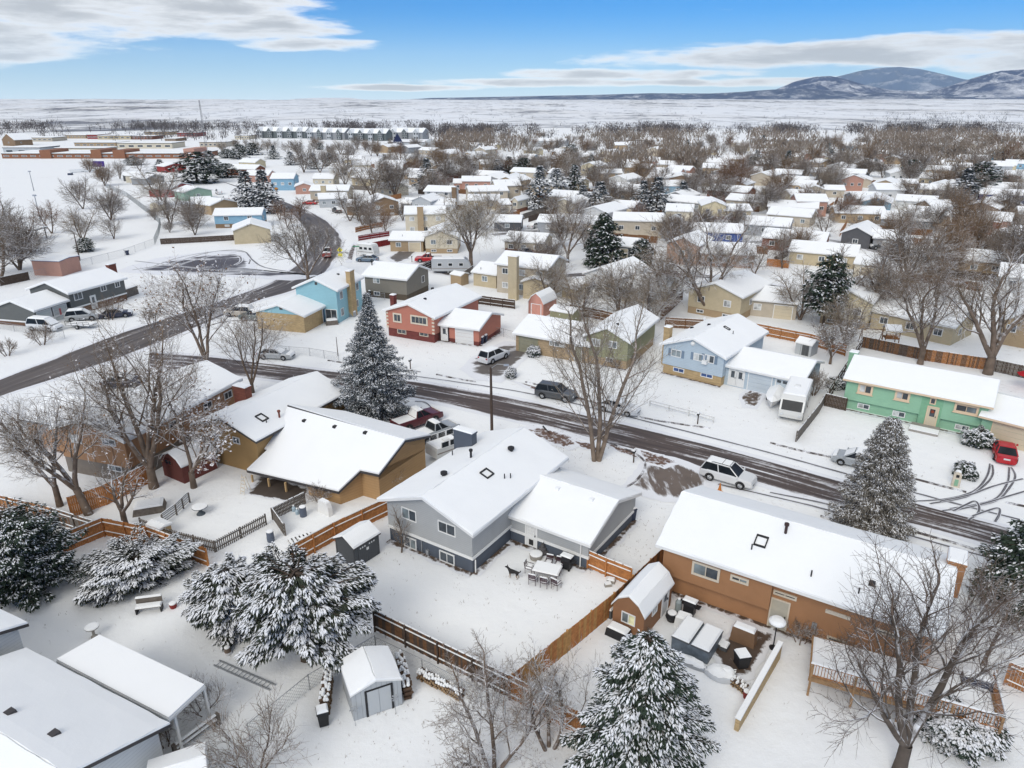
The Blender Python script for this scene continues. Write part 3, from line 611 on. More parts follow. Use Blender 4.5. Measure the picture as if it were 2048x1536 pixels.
def window(root, fc, s0, s1, z0, z1, cols=2, rows=1, fw=0.08, frame=None, pane=None, out=0.06, sill=False):
    frame = frame or WHITE; m = MB()
    if s1 < s0: s0, s1 = s1, s0
    if z1 < z0: z0, z1 = z1, z0
    m.box(fc, s0, s1, -out, 0.02, z0, z0 + fw); m.box(fc, s0, s1, -out, 0.02, z1 - fw, z1)
    m.box(fc, s0, s0 + fw, -out, 0.02, z0 + fw, z1 - fw); m.box(fc, s1 - fw, s1, -out, 0.02, z0 + fw, z1 - fw)
    t = min(0.05, fw)
    for i in range(1, cols):
        x = s0 + fw + (s1 - s0 - 2 * fw) * i / cols; m.box(fc, x - t / 2, x + t / 2, -out * 0.8, 0.02, z0 + fw, z1 - fw)
    for i in range(1, rows):
        z = z0 + fw + (z1 - z0 - 2 * fw) * i / rows; m.box(fc, s0 + fw, s1 - fw, -out * 0.7, 0.02, z - t / 2, z + t / 2)
    if sill: m.box(fc, s0 - 0.08, s1 + 0.08, -out - 0.05, 0.02, z0 - 0.07, z0)
    o = m.build('window', frame, root)
    pm = pane or [GLASS]
    if not isinstance(pm, list): pm = [pm]
    for i in range(cols):
        x0 = s0 + fw + (s1 - s0 - 2 * fw) * i / cols; x1 = s0 + fw + (s1 - s0 - 2 * fw) * (i + 1) / cols
        g = MB(); g.box(fc, x0, x1, -out * 0.3, 0.015, z0 + fw, z1 - fw); g.build('pane', pm[i % len(pm)], o)
    return o
def wpx(root, fc, x0, y0, x1, y1, **k):      # window by the pixels of its upper-left and lower-right corners
    s0, z1 = fc.hit(x0, y0); s1, z0 = fc.hit(x1, y1); return window(root, fc, s0, s1, z0, z1, **k)
def wc(root, fc, cx, cy, w, h, **k):         # window by centre pixel and size in metres
    s, z = fc.hit(cx, cy); return window(root, fc, s - w / 2, s + w / 2, z - h / 2, z + h / 2, **k)
def door(root, fc, s0, s1, z0, z1, col=None, name='door', frame=None, light=False):
    m = MB(); m.box(fc, s0, s1, -0.04, 0.02, z0, z1); o = m.build(name, col or DOORW, root)
    f = MB(); t = 0.09; f.box(fc, s0 - t, s0, -0.07, 0.02, z0, z1 + t); f.box(fc, s1, s1 + t, -0.07, 0.02, z0, z1 + t); f.box(fc, s0, s1, -0.07, 0.02, z1, z1 + t); f.build('frame', frame or WHITE, o)
    h = MB(); h.box(fc, s1 - 0.14, s1 - 0.08, -0.1, -0.04, z0 + 0.95, z0 + 1.08); h.build('handle', BLACK, o)
    if light:
        g = MB(); g.box(fc, s0 + 0.22, s1 - 0.22, -0.055, -0.03, z0 + 1.0, z1 - 0.2); g.build('pane', GLASS, o)
    return o
def garage_door(root, fc, s0, s1, z1, col=None, lights=0, frame=None, z0=0.0):
    m = MB(); t = 0.1
    m.box(fc, s0 - t, s0, -0.06, 0.02, z0, z1 + t); m.box(fc, s1, s1 + t, -0.06, 0.02, z0, z1 + t); m.box(fc, s0, s1, -0.06, 0.02, z1, z1 + t)
    o = m.build('garage_door', frame or WHITE, root); n = 4; h = (z1 - z0) / n
    for i in range(n):
        p = MB(); p.box(fc, s0, s1, -0.03, 0.02, z0 + i * h + 0.012, z0 + (i + 1) * h - 0.012); p.build('panel', col or DOORW, o)
    for i in range(lights):
        w = (s1 - s0) / lights; p = MB(); p.box(fc, s0 + w * i + 0.1, s0 + w * (i + 1) - 0.1, -0.042, -0.02, z1 - h + 0.1, z1 - 0.1); p.build('pane', GLASS, o)
    return o
def chimney(root, fr, x, y, w, d, z0, z1, col, cap=True):
    m = MB(); m.box(fr, x - w / 2, x + w / 2, y - d / 2, y + d / 2, z0, z1); m.box(fr, x - w / 2 - 0.05, x + w / 2 + 0.05, y - d / 2 - 0.05, y + d / 2 + 0.05, z1 - 0.16, z1 - 0.02)
    o = m.build('chimney', col, root)
    s = MB(); s.tbox(fr, x - w / 2 - 0.04, x + w / 2 + 0.04, y - d / 2 - 0.04, y + d / 2 + 0.04, z1 - 0.015, z1 + 0.1, 0.07, 0.07); s.build('snow', ROOFSNOW, o)
    return o
def chim_px(root, px, py, zt, w, d, ang, z0, col):   # chimney by the pixel of its top centre and that height
    c = P(px, py, zt); return chimney(root, Fr((c[0], c[1], 0), ang), 0, 0, w, d, z0, zt, col)
def on_roof(b, px, py):      # where a pixel ray meets the near or far roof slope of block b
    best = None; Wd = b.D if b.ridge == 'x' else b.L
    for k in range(0, 400):
        z = b.zr + 0.2 - k * 0.01
        w = P(px, py, z); q = b.fr.inv(w); c = q.y if b.ridge == 'x' else q.x
        if -0.3 < c < Wd + 0.3 and z <= b.zt(min(max(c, 0), Wd)) + SNOWTH: return Fr((w[0], w[1], z), b.fr.ang)
    return None
def roof_vent(b, px, py, kind, col=None):
    f = on_roof(b, px, py)
    if f is None: return
    m = MB()
    if kind == 'pipe': m.lathe(f, [(0.09, -0.25), (0.09, 0.55), (0.15, 0.56), (0.15, 0.72), (0.03, 0.78)], 10); n = 'vent_pipe'
    elif kind == 'thin': m.lathe(f, [(0.045, -0.2), (0.045, 0.4), (0.02, 0.41)], 8); n = 'vent_pipe'
    elif kind == 'turtle': m.lathe(f, [(0.16, -0.25), (0.16, 0.12), (0.27, 0.14), (0.27, 0.3), (0.12, 0.38), (0.02, 0.39)], 14); n = 'roof_vent'
    elif kind == 'box': m.tbox(f, -0.2, 0.2, -0.2, 0.2, -0.2, 0.16, 0.04, 0.04); n = 'roof_vent'
    o = m.build(n, col or BLACK, b.roof)
def skylight(b, px, py, w=0.8, d=0.9):
    f = on_roof(b, px, py)
    if f is None: return
    m = MB(); sl_ = 0.0
    q = b.fr.inv(f.o); c = q.y if b.ridge == 'x' else q.x
    g = (b.zt(c + 0.1) - b.zt(c - 0.1)) / 0.2 if 0.2 < c < (b.D if b.ridge == 'x' else b.L) - 0.2 else 0
    def F(x, y, z): return f(x, y, z + (y if b.ridge == 'x' else x) * g)
    for (x0, x1, y0, y1) in ((-w / 2, w / 2, -d / 2, -d / 2 + 0.07), (-w / 2, w / 2, d / 2 - 0.07, d / 2), (-w / 2, -w / 2 + 0.07, -d / 2, d / 2), (w / 2 - 0.07, w / 2, -d / 2, d / 2)): m.box(F, x0, x1, y0, y1, -0.3, 0.12)
    o = m.build('skylight', BLACK, b.roof)
def spout(root, fr, x, y, z1):
    m = MB(); m.tube([fr(x, y, 0.05), fr(x, y, z1)], 0.05, 6); m.build('downspout', WHITE, root)
def edge(p0, p1, e):          # frame at p0 along p0->p1 at height e, plus the length
    a = P(p0[0], p0[1], e); b = P(p1[0], p1[1], e)
    return Fr((a[0], a[1], 0), atan2(b[1] - a[1], b[0] - a[0])), hypot(b[0] - a[0], b[1] - a[1])
def shutters(root, fc, s0, s1, z0, z1, col):
    for a, b_ in ((s0 - 0.36, s0 - 0.03), (s1 + 0.03, s1 + 0.36)):
        m = MB(); m.box(fc, a, b_, -0.05, 0.02, z0, z1); m.build('shutter', col, root)
def wsh(root, fc, x0, y0, x1, y1, col, **k):
    s0, z1 = fc.hit(x0, y0); s1, z0 = fc.hit(x1, y1); window(root, fc, s0, s1, z0, z1, **k); shutters(root, fc, s0, s1, z0, z1, col)
# ------------------------------------------------------------------ houses in the foreground and along the street
def H(label, fr): return thing('house', label, 'house', fr)
LGREY = paint('light_grey_siding', (0.40, 0.41, 0.41), 'siding', lines=0.16, var=0.05); SLATE = paint('slate_grey_stucco', (0.085, 0.10, 0.125), None, bump=0.2, var=0.08)
# --- grey house in the middle
f, Lx = edge((753, 999), (946, 1072), 3.65); h1 = H('light grey split-level house with slate grey base beside the snowy back yard', f)
b = block(h1, f, 8.8, 13.6, 3.65, 1.6, 'y', LGREY, SLATE, 1.25, oe=0.5, og=0.55, band=WHITE); H1B = b
wpx(h1, b.F, 803, 1012, 834, 1046, pane=[CURT, GLASS]); wpx(h1, b.F, 876, 1039, 912, 1075)
wpx(h1, b.F, 808, 1070, 834, 1101, pane=[GLASS, CURT]); wpx(h1, b.F, 879, 1099, 910, 1132)
for (x, y, k) in ((888, 951, 'turtle'), (1022, 901, 'turtle'), (942, 915, 'pipe'), (1009, 957, 'thin'), (905, 910, 'thin'), (1021, 956, 'thin')): roof_vent(b, x, y, k)
skylight(b, 974, 948, 0.75, 0.9)
c = P(930, 862, 5.4); chimney(h1, Fr((c[0], c[1], 0), b.fr.ang), 0, 0, 1.9, 0.7, 3, 5.5, SLATE)
f2, L2 = edge((1020, 1033), (1181, 1092), 2.35); f2 = f2.sub(-1.4, 0)
w = block(h1, f2, L2 + 1.4, 8.6, 2.35, 1.45, 'x', LGREY, SLATE, 0.95, oe=0.4, og=0.35, band=WHITE)
door(h1, w.F, *(lambda s: (s - 0.45, s + 0.45))(w.F.hit(1063, 1075)[0]), 0.15, 2.15, light=False)
wc(h1, w.F, 1063, 1061, 0.62, 0.9, cols=2, rows=3, fw=0.05, out=0.09)
m = MB(); s_, z_ = w.F.hit(1063, 1084); m.box(w.F, s_ - 0.18, s_ + 0.18, -0.075, -0.03, 0.3, 0.75); m.build('dog_flap', BLACK, h1)
roof_vent(w, 1115, 978, 'box', ROOFSNOW); roof_vent(w, 1183, 1000, 'box', ROOFSNOW)
s_, _ = w.F.hit(1162, 1110); spout(h1, w.F, s_, -0.08, 2.3); s_, _ = b.F.hit(957, 1120); spout(h1, b.R, 0.2, -0.1, 1.1)
m = MB(); q = b.F.hit(844, 1096); m.box(b.F, q[0] - 0.03, q[0] + 0.03, -0.05, 0.06, 0.1, 1.2); q = b.F.hit(856, 1104); m.box(b.F, q[0] - 0.12, q[0] + 0.12, -0.12, 0.06, q[1] - 0.2, q[1] + 0.2); m.build('electric_meter', GREYMETAL, h1)
soil(b, 'FR'); soil(w, 'FR')
# --- brown stucco house on the right
STUCCO = paint('brown_stucco', (0.36, 0.185, 0.09), None, bump=0.25, bscale=25, var=0.12, scale=0.5); CREAM = paint('cream_trim', (0.62, 0.55, 0.44), None, var=0.05)
f, Lx = edge((1311, 1089), (1893, 1280), 3.95); h4 = H('long brown stucco house with wide snow roof beside the hot tub yard', f)
b = block(h4, f, Lx, 9.0, 3.95, 1.75, 'x', STUCCO, None, oe=1.0, og=0.45); H4B = b
u = MB(); bay0 = b.F.hit(1334, 1120)[0]; bay1 = b.F.hit(1540, 1215)[0]; u.box(b.F, -0.02, bay1, -0.5, 0.01, 1.55, 3.95); bay = u.build('upper_bay', STUCCO, h4)
bf = Fr(b.F(0, -0.5), ex=b.F.ex, ey=b.F.ey)
wpx(h4, bf, 1386, 1120, 1438, 1165, frame=CREAM, fw=0.14, out=0.09, pane=[CURT, GLASS]); wpx(h4, bf, 1462, 1147, 1497, 1171, frame=CREAM, fw=0.13, out=0.09, pane=[GLASS, CURT])
wpx(h4, b.F, 1548, 1178, 1593, 1202, frame=CREAM, fw=0.11, out=0.08, cols=2); wpx(h4, b.F, 1652, 1217, 1700, 1240, frame=CREAM, fw=0.11, out=0.08)
wpx(h4, b.F, 1655, 1270, 1690, 1292, frame=CREAM, fw=0.11, cols=1); wpx(h4, b.F, 1750, 1254, 1815, 1285, frame=CREAM, fw=0.1, cols=3)
s_ = b.F.hit(1552, 1260)[0]; door(h4, b.F, s_ - 0.5, s_ + 0.5, 0.05, 2.15, col=paint('beige_door', (0.45, 0.42, 0.34)), frame=CREAM)
m = MB(); q = b.F.hit(1629, 1250); m.box(b.F, q[0] - 0.14, q[0] + 0.14, -0.12, 0.02, q[1] - 0.2, q[1] + 0.2); m.build('electric_box', GREYMETAL, h4)
for (x, y, k) in ((1571, 1066, 'pipe'), (1503, 1099, 'thin'), (1622, 1152, 'thin'), (1717, 1187, 'thin'), (1744, 1168, 'box')): roof_vent(b, x, y, k, paint('brown_vent', (0.05, 0.03, 0.03)) if k == 'pipe' else None)
skylight(b, 1522, 1084, 0.75, 0.8)
chim_px(h4, 1916, 1112, 5.9, 0.95, 1.5, b.fr.ang, 3.5, STUCCO)
soil(b, 'F')
# --- tan house left of the grey one (big roof with a low extension over the patio)
TAN = paint('tan_siding', (0.40, 0.25, 0.12), 'siding', lines=0.25, var=0.06); TANW = paint('tan_stucco', (0.33, 0.21, 0.09), None, bump=0.15, var=0.08)
class RoofPlane:
    def __init__(s, a, b, c):
        s.p = Vector(a); s.n = (Vector(b) - s.p).cross(Vector(c) - s.p).normalized()
        if s.n.z < 0: s.n = -s.n
    def z(s, x, y): return s.p.z - (s.n.x * (x - s.p.x) + s.n.y * (y - s.p.y)) / s.n.z
    def hit(s, px, py):
        d = Vector(ray(px, py)); c = Vector((0, 0, CAMH)); t = (s.p - c).dot(s.n) / d.dot(s.n); q = c + d * t; return (q.x, q.y)
def ccw(pts):
    a = sum(pts[i][0] * pts[(i + 1) % len(pts)][1] - pts[(i + 1) % len(pts)][0] * pts[i][1] for i in range(len(pts)))
    return pts if a > 0 else pts[::-1]
def tri_build(mb, name, m, parent):
    o = mb.build(name, m, parent); bm = bmesh.new(); bm.from_mesh(o.data); bmesh.ops.triangulate(bm, faces=[f_ for f_ in bm.faces if len(f_.verts) > 4]); bm.to_mesh(o.data); bm.free(); return o
def plane_roof(root, pts, pl, fascia):
    r = MB(); r.prism(pts, lambda x, y: pl.z(x, y) - 0.2, pl.z); ro = tri_build(r, 'roof', fascia, root)
    s = MB(); s.prism(offset_poly(pts, 0.03), lambda x, y: pl.z(x, y) + 0.006, lambda x, y: pl.z(x, y) + SNOWTH); tri_build(s, 'snow', ROOFSNOW, ro); return ro
e2 = 2.75; zr2 = 4.6
pl = RoofPlane(P(811, 881, zr2), P(642, 829, zr2), P(758, 950, e2))
f = Fr(P(758, 950, 0), atan2(P(811, 881, zr2)[1] - P(642, 829, zr2)[1], P(811, 881, zr2)[0] - P(642, 829, zr2)[0]))
h2 = H('tan house with broad snow roof and open covered patio behind picket-fenced yard', f)
near = ccw([pl.hit(*q) for q in ((811, 881), (758, 950), (721, 942), (677, 984), (493, 941), (535, 901), (508, 896), (560, 846), (575, 815))])
ro2 = plane_roof(h2, near, pl, DARKFASCIA)
plf = RoofPlane(P(811, 881, zr2), P(642, 829, zr2), P(862, 871, 3.3))
far = ccw([plf.hit(*q) for q in ((811, 881), (862, 871), (700, 822), (575, 800))] + [pl.hit(575, 815)])
ro2b = plane_roof(h2, ccw([plf.hit(811, 881), plf.hit(862, 871), plf.hit(690, 824), pl.hit(575, 815)]), plf, DARKFASCIA)
A_, B_, C_, D_, E_ = [Vector(pl.hit(*q)) for q in ((758, 950), (721, 942), (677, 984), (811, 881), (560, 846))]
G_ = Vector(plf.hit(862, 871)); I_ = Vector(plf.hit(690, 824))
rz = lambda x, y: min(pl.z(x, y), plf.z(x, y)) - 0.1
def inward(p, q, d): t = (Vector(q) - Vector(p)).normalized(); return Vector((-t.y, t.x)) * d
ext = Vector(pl.hit(600, 966)); ext2 = Vector(pl.hit(640, 910))
wallpoly = ccw([tuple(v) for v in (A_, G_, I_, E_, ext2, ext, C_, B_)])
wallpoly = offset_poly(wallpoly, 0.42)
m = MB(); nW = len(wallpoly)
midp = lambda p: (p.x, p.y)
m.prism(wallpoly, -0.1, rz); ow = tri_build(m, 'wall', TAN, h2)
# gable peak fill on the right end, under the ridge
gd = (G_ - A_).normalized(); pk = Vector(pl.hit(811, 881)); gi = Vector((-gd.y, gd.x)) * 0.42
m = MB(); a3 = A_ + gi + gd * 0.4; g3 = G_ + gi - gd * 0.4; p3 = pk + gi
vv = [(a3.x, a3.y, 2.0), (g3.x, g3.y, 2.0), (g3.x, g3.y, rz(g3.x, g3.y)), (p3.x, p3.y, zr2 - 0.12), (a3.x, a3.y, rz(a3.x, a3.y))]
v2 = [(x + gi.x, y + gi.y, z) for x, y, z in vv]
m.add(vv + v2, [(0, 1, 2, 3, 4), (9, 8, 7, 6, 5)] + [((i + 1) % 5, i, 5 + i, 5 + (i + 1) % 5) for i in range(5)]); m.build('gable_wall', TAN, h2)
PINE = paint('pine_post', (0.50, 0.34, 0.17), None, var=0.15)
for q in ((503, 946), (536, 953), (570, 961)):
    c = pl.hit(*q); m = MB(); m.box(Fr((c[0], c[1], 0), f.ang), -0.07, 0.07, -0.07, 0.07, 0, pl.z(*c) - 0.19); m.build('post', PINE, h2)
class B2: pass
def pl_vent(px, py, pl_, root, kind):
    x, y = pl_.hit(px, py); fr = Fr((x, y, pl_.z(x, y) + SNOWTH), f.ang); m = MB()
    m.tbox(fr, -0.18, 0.18, -0.18, 0.18, -0.15, 0.1, 0.03, 0.03) if kind == 'box' else m.lathe(fr, [(0.06, -0.2), (0.06, 0.35), (0.02, 0.36)], 8)
    m.build('roof_vent', BLACK, root)
for q in ((609, 844), (670, 856), (731, 868)): pl_vent(q[0], q[1], pl, ro2, 'box')
e3 = 3.55; f3, L3 = edge((380, 850), (512, 884), e3)
b3 = block(h2, f3, L3, 13.0, e3, 1.45, 'y', TANW, None, oe=0.5, og=0.45, fascia=DARKFASCIA)
wpx(h2, b3.F, 416, 861, 440, 884, cols=1); wpx(h2, b3.F, 465, 872, 481, 889)
skylight(b3, 524, 836, 0.9, 0.8); roof_vent(b3, 559, 835, 'pipe', REDBRICK); roof_vent(b3, 533, 845, 'thin')
chim_px(h2, 483, 771, 5.3, 1.6, 0.8, f3.ang, 0, REDBRICK)
PERG = paint('pergola_cream', (0.62, 0.52, 0.40)); q0 = Fr(P(645, 830, 2.4), f.ang)
for i in range(9):
    c = P(648 + i * 10, 827 + i * 2.2, 2.4); m = MB(); m.box(Fr(c, f.ang), -0.28, 0.28, -0.9, 0.9, -0.05, 0.05); m.build('pergola_slat', PERG, h2)
# --- brown board-sided house on the far left
BOARD = paint('brown_board_siding', (0.36, 0.20, 0.105), 'board', lines=0.62, var=0.1); GREYBLK = paint('grey_block_base', (0.20, 0.17, 0.14), None, var=0.15)
f, Lx = edge((95, 857), (247, 884), 4.4); h3 = H('brown board-sided house behind the bare trees at the left, by the street corner', f)
b = block(h3, f, Lx, 15.5, 4.4, 1.5, 'y', BOARD, GREYBLK, 1.55, oe=0.5, og=0.45, fascia=WHITE)
wpx(h3, b.F, 140, 868, 166, 888, pane=[BLIND]); wpx(h3, b.F, 203, 875, 233, 893); wpx(h3, b.F, 216, 928, 246, 945, pane=[CURT, GLASS])
for i, q in enumerate((5.0, 9.5, 12.5)): window(h3, b.R, q, q + 1.2, 2.9, 3.7)
f, L_ = edge((36, 838), (118, 853), 3.0); b = block(h3, f, 7.0, 7.5, 3.0, 1.2, 'x', BOARD, None, oe=0.45, og=0.35, fascia=DARKFASCIA)
soil(b, 'F')
# --- white-sided house in the lower left corner
WSIDE = paint('white_siding', (0.62, 0.63, 0.62), 'siding', lines=0.2, var=0.04)
a_ = Vector(P(341, 1448, 3.0)); ang_ = radians(63.3); Lr = 9.5
f = Fr((a_.x - Lr * cos(ang_), a_.y - Lr * sin(ang_), 0), ang_)
h5 = H('white-sided house with flat patio roof in the lower left corner', f)
b5 = block(h5, f, Lr, 11.4, 3.0, 1.7, 'y', WSIDE, None, oe=0.4, og=0.5, fascia=DARKFASCIA)
for q in ((20, 1425), (108, 1468)): 
    fr = on_roof(b5, *q)
    if fr: 
        m = MB(); m.tbox(fr, -0.22, 0.22, -0.22, 0.22, -0.12, 0.1, 0.03, 0.03); m.build('roof_vent', DARKFASCIA, b5.roof)
pr = ccw([P(x, y, 2.7)[:2] for x, y in ((112, 1322), (200, 1272), (411, 1372), (338, 1440))])
m = MB(); m.prism(pr, 2.55, 2.7); po = m.build('patio_roof', WHITE, h5); m = MB(); m.prism(offset_poly(pr, 0.03), 2.705, 2.84); m.build('snow', ROOFSNOW, po)
for q in ((404, 1374), (205, 1282), (345, 1432)):
    c = P(q[0], q[1], 2.7); m = MB(); m.box(Fr((c[0], c[1] + 0.15, 0), ang_), -0.06, 0.06, -0.06, 0.06, 0, 2.6); m.build('post', WHITE, h5)
m = MB(); c0 = P(300, 1418, 2.7); m.prism(offset_poly(pr, 1.2), 0, 0.08); m.build('patio_floor', CONCRETE, h5)
a_ = Vector(P(57, 1247, 3.9)); f = Fr((a_.x - 8 * cos(ang_), a_.y - 8 * sin(ang_), 0), ang_)
block(h5, f, 8, 7, 3.9, 1.4, 'y', WSIDE, None, oe=0.4, og=0.4, fascia=DARKFASCIA)
# small snow roof at the very bottom edge
a_ = Vector(P(425, 1508, 2.2)); f = Fr((a_.x - 1.9, a_.y - 2.6, 0), radians(25)); sh = thing('shed', 'small snow-covered shed roof cut off by the bottom edge', 'shed', f)
block(sh, f, 2.6, 2.6, 2.0, 0.5, 'x', WSIDE, None, oe=0.15, og=0.15)
# ------------------------------------------------------------------ across the street
GREEN = paint('mint_green_stucco', (0.26, 0.46, 0.31), None, bump=0.15, var=0.05); PEACH = paint('peach_trim', (0.68, 0.52, 0.36), None, var=0.04); GCREAM = paint('cream_garage', (0.58, 0.50, 0.36), None, var=0.04)
f, Lx = edge((1686, 757), (1988, 816), 3.55); hg = H('mint green house with peach window trim above the red car', f)
b = block(hg, f, Lx, 8.6, 3.55, 1.45, 'x', GREEN, GREEN, 1.15, oe=0.5, og=0.35, li=0.35, fascia=PEACH)
for (x0, y0, x1, y1, p) in ((1718, 765, 1744, 791, [BLIND, GLASS]), (1792, 779, 1818, 804, [BLIND, GLASS]), (1911, 804, 1955, 832, [GLASS, CURT])): wpx(hg, b.F, x0, y0, x1, y1, frame=PEACH, fw=0.2, out=0.1, pane=p, sill=True)
lf = Fr(b.F(0, 0.35), ex=b.F.ex, ey=b.F.ey)
for (x0, y0, x1, y1) in ((1716, 805, 1738, 820), (1786, 820, 1809, 836), (1911, 847, 1937, 863)): wpx(hg, lf, x0, y0, x1, y1, pane=[BLIND, GLASS])
s0 = b.F.hit(1846, 790)[0]; s1 = b.F.hit(1889, 800)[0]
m = MB(); m.box(b.F, s0, s1, -0.01, 0.06, 0.0, 3.5); m.build('entry_shade_panel', paint('mint_green_shaded', (0.20, 0.40, 0.25)), hg)  # flat panel; its darker green stands in for the shade of an entry recess
sd = (s0 + s1) / 2 + 0.2; ef = Fr(b.F(0, -0.02), ex=b.F.ex, ey=b.F.ey); door(hg, ef, sd - 0.45, sd + 0.45, 0.2, 2.2, col=GCREAM, frame=PEACH, light=True); window(hg, ef, sd - 0.45, sd + 0.1, 2.5, 3.2, cols=1, frame=PEACH, fw=0.1)
m = MB(); m.lathe(Fr(ef(sd, -0.1, 1.75), ef.ang), [(0.02, -0.16), (0.16, -0.08), (0.16, 0.08), (0.02, 0.16)], 8); m.build('wreath', paint('red_wreath', (0.25, 0.06, 0.03)), hg)
chim_px(hg, 1709, 703, 5.2, 0.85, 0.85, b.fr.ang, 2.5, GREEN)
fg, Lg = edge((1976, 836), (2080, 862), 2.55); bg = block(hg, fg.sub(-0.8, 0), Lg + 0.8, 8, 2.55, 1.2, 'x', GREEN, None, oe=0.45, og=0.3, fascia=PEACH)
s0 = bg.F.hit(1984, 860)[0]; garage_door(hg, bg.F, s0, s0 + 3.6, 2.1, GCREAM, frame=PEACH)
m = MB(); q = ef.hit(1858, 890); m.box(ef, sd - 1.6, sd + 1.0, -2.2, 0, 0, 0.22); m.build('porch_step', CONCRETE, hg)
m = MB(); m.box(ef, sd - 1.6, sd + 1.0, -2.15, -1.0, 0.22, 0.3); m.build('snow', ROOFSNOW, hg)
soil(b, 'F')
# light blue house
LBLUE = paint('light_blue_siding', (0.42, 0.50, 0.56), 'siding', lines=0.2, var=0.05); DBLUE = paint('slate_blue_shutter', (0.17, 0.23, 0.30))
f, Lx = edge((1318, 688), (1453, 718), 3.7); hb = H('light blue house with tan brick base and two-bay garage across the street', f)
b = block(hb, f, Lx, 13.2, 3.7, 1.6, 'y', LBLUE, TANBRICK, 1.2, oe=0.45, og=0.4, li=0.12)
wsh(hb, b.F, 1343, 697, 1362, 716, DBLUE, pane=[CURT]); wsh(hb, b.F, 1388, 705, 1407, 724, DBLUE, pane=[BLIND, CURT]); wsh(hb, b.F, 1410, 708, 1428, 728, DBLUE, pane=[BLIND, GLASS])
m = MB(); q = b.F.hit(1411, 723); m.box(b.F, q[0] - 0.3, q[0] + 0.3, -0.4, 0.02, q[1] - 0.25, q[1] + 0.2); m.build('air_conditioner', WHITE, hb)
lf = Fr(b.F(0, 0.12), ex=b.F.ex, ey=b.F.ey)
wpx(hb, lf, 1347, 733, 1368, 747, pane=[BLUEGL]); wpx(hb, lf, 1402, 744, 1425, 758, pane=[BLUEGL])
m = MB(); q = b.F.hit(1386, 687); m.lathe(Fr(b.F(q[0], -0.0, 0), b.F.ang), [(0.01, q[1] - 0.3), (0.2, q[1] - 0.22), (0.3, q[1]), (0.2, q[1] + 0.22), (0.01, q[1] + 0.3)], 10); m.build('gable_vent', WHITE, hb)
for (x, y, k) in ((1408, 646, 'pipe'), (1384, 656, 'box'), (1418, 650, 'box'), (1466, 668, 'thin')): roof_vent(b, x, y, k, WHITE if k == 'pipe' else None)
skylight(b, 1454, 657, 0.8, 0.5); chim_px(hb, 1337, 653, 5.0, 0.8, 0.8, b.fr.ang, 0, TANBRICK)
fw_, Lw = edge((1450, 731), (1609, 765), 2.5); w = block(hb, fw_.sub(-0.6, 0), Lw + 0.6, 8.2, 2.5, 1.25, 'x', LBLUE, None, oe=0.45, og=0.35)
BGAR = paint('pale_blue_garage', (0.50, 0.56, 0.60), None, var=0.03)
s0 = w.F.hit(1497, 760)[0]; garage_door(hb, w.F, s0, s0 + 2.6, 2.1, BGAR); garage_door(hb, w.F, s0 + 3.1, s0 + 5.7, 2.1, BGAR, lights=4)
s0 = w.F.hit(1472, 745)[0]; door(hb, w.F, s0 - 0.75, s0 + 0.1, 0.1, 2.1, light=True); door(hb, w.F, s0 + 0.15, s0 + 1.0, 0.1, 2.1, light=True)
soil(b, 'F')
# olive house behind the three-stemmed tree
OLIVE = paint('olive_siding', (0.27, 0.265, 0.16), 'siding', lines=0.2, var=0.06); OLIVEG = paint('olive_garage', (0.26, 0.25, 0.18))
f, Lx = edge((1024, 666), (1165, 690), 2.55); ho = H('olive and tan brick house behind the tall three-stemmed tree', f)
b = block(ho, f, Lx + 1.0, 9.0, 2.55, 1.45, 'x', OLDBRICK, None, oe=0.45, og=0.35)
s0 = b.F.hit(1039, 690)[0]; garage_door(ho, b.F, s0, s0 + 2.7, 2.1, OLIVEG, frame=OLIVE); wpx(ho, b.F, 1099, 676, 1130, 696, cols=3, pane=[BLIND, CURT]); s0 = b.F.hit(1150, 700)[0]; door(ho, b.F, s0, s0 + 0.9, 0.1, 2.1, col=OLIVEG)
f, Lx = edge((1164, 671), (1261, 686), 3.7); b = block(ho, f, Lx, 12, 3.7, 1.5, 'y', OLIVE, OLDBRICK, 1.1, oe=0.45, og=0.4)
wsh(ho, b.F, 1183, 676, 1200, 694, OLIVEG, pane=[BLIND]); wsh(ho, b.F, 1218, 681, 1234, 698, OLIVEG, pane=[BLIND, CURT]); wpx(ho, b.F, 1212, 714, 1226, 724)
roof_vent(b, 1235, 649, 'box')
soil(b, 'F')
# salmon house
SALMON = paint('salmon_stucco', (0.44, 0.175, 0.125), None, bump=0.12, var=0.05); MAROON = paint('maroon_brick', (0.18, 0.05, 0.042), 'brick', var=0.15)
f, Lx = edge((763, 621), (870, 637), 3.75); hs = H('salmon stucco house with maroon brick base and white garage door', f)
b = block(hs, f, Lx, 13.2, 3.75, 1.5, 'y', SALMON, MAROON, 1.25, oe=0.45, og=0.4, li=0.15)
wpx(hs, b.F, 786, 625, 804, 646, frame=CREAM, fw=0.2, out=0.1, cols=2); wpx(hs, b.F, 821, 629, 856, 652, frame=CREAM, fw=0.2, out=0.1, cols=4)
lf = Fr(b.F(0, 0.15), ex=b.F.ex, ey=b.F.ey); wpx(hs, lf, 795, 657, 813, 669, frame=CREAM); wpx(hs, lf, 839, 662, 857, 674, frame=CREAM)
for k in range(5):
    for s_ in (0.0, b.wF - 0.35): 
        m = MB(); m.box(b.F, s_ - (0.04 if s_ == 0 else 0), s_ + 0.35 + (0 if s_ == 0 else 0.04), -0.05, 0.02, 1.3 + k * 0.5, 1.55 + k * 0.5); m.build('quoin', CREAM, hs)
for (x, y, k) in ((844, 582, 'thin'), (850, 598, 'box'), (865, 577, 'box')): roof_vent(b, x, y, k)
chim_px(hs, 786, 589, 4.7, 0.7, 0.7, b.fr.ang, 0, MAROON)
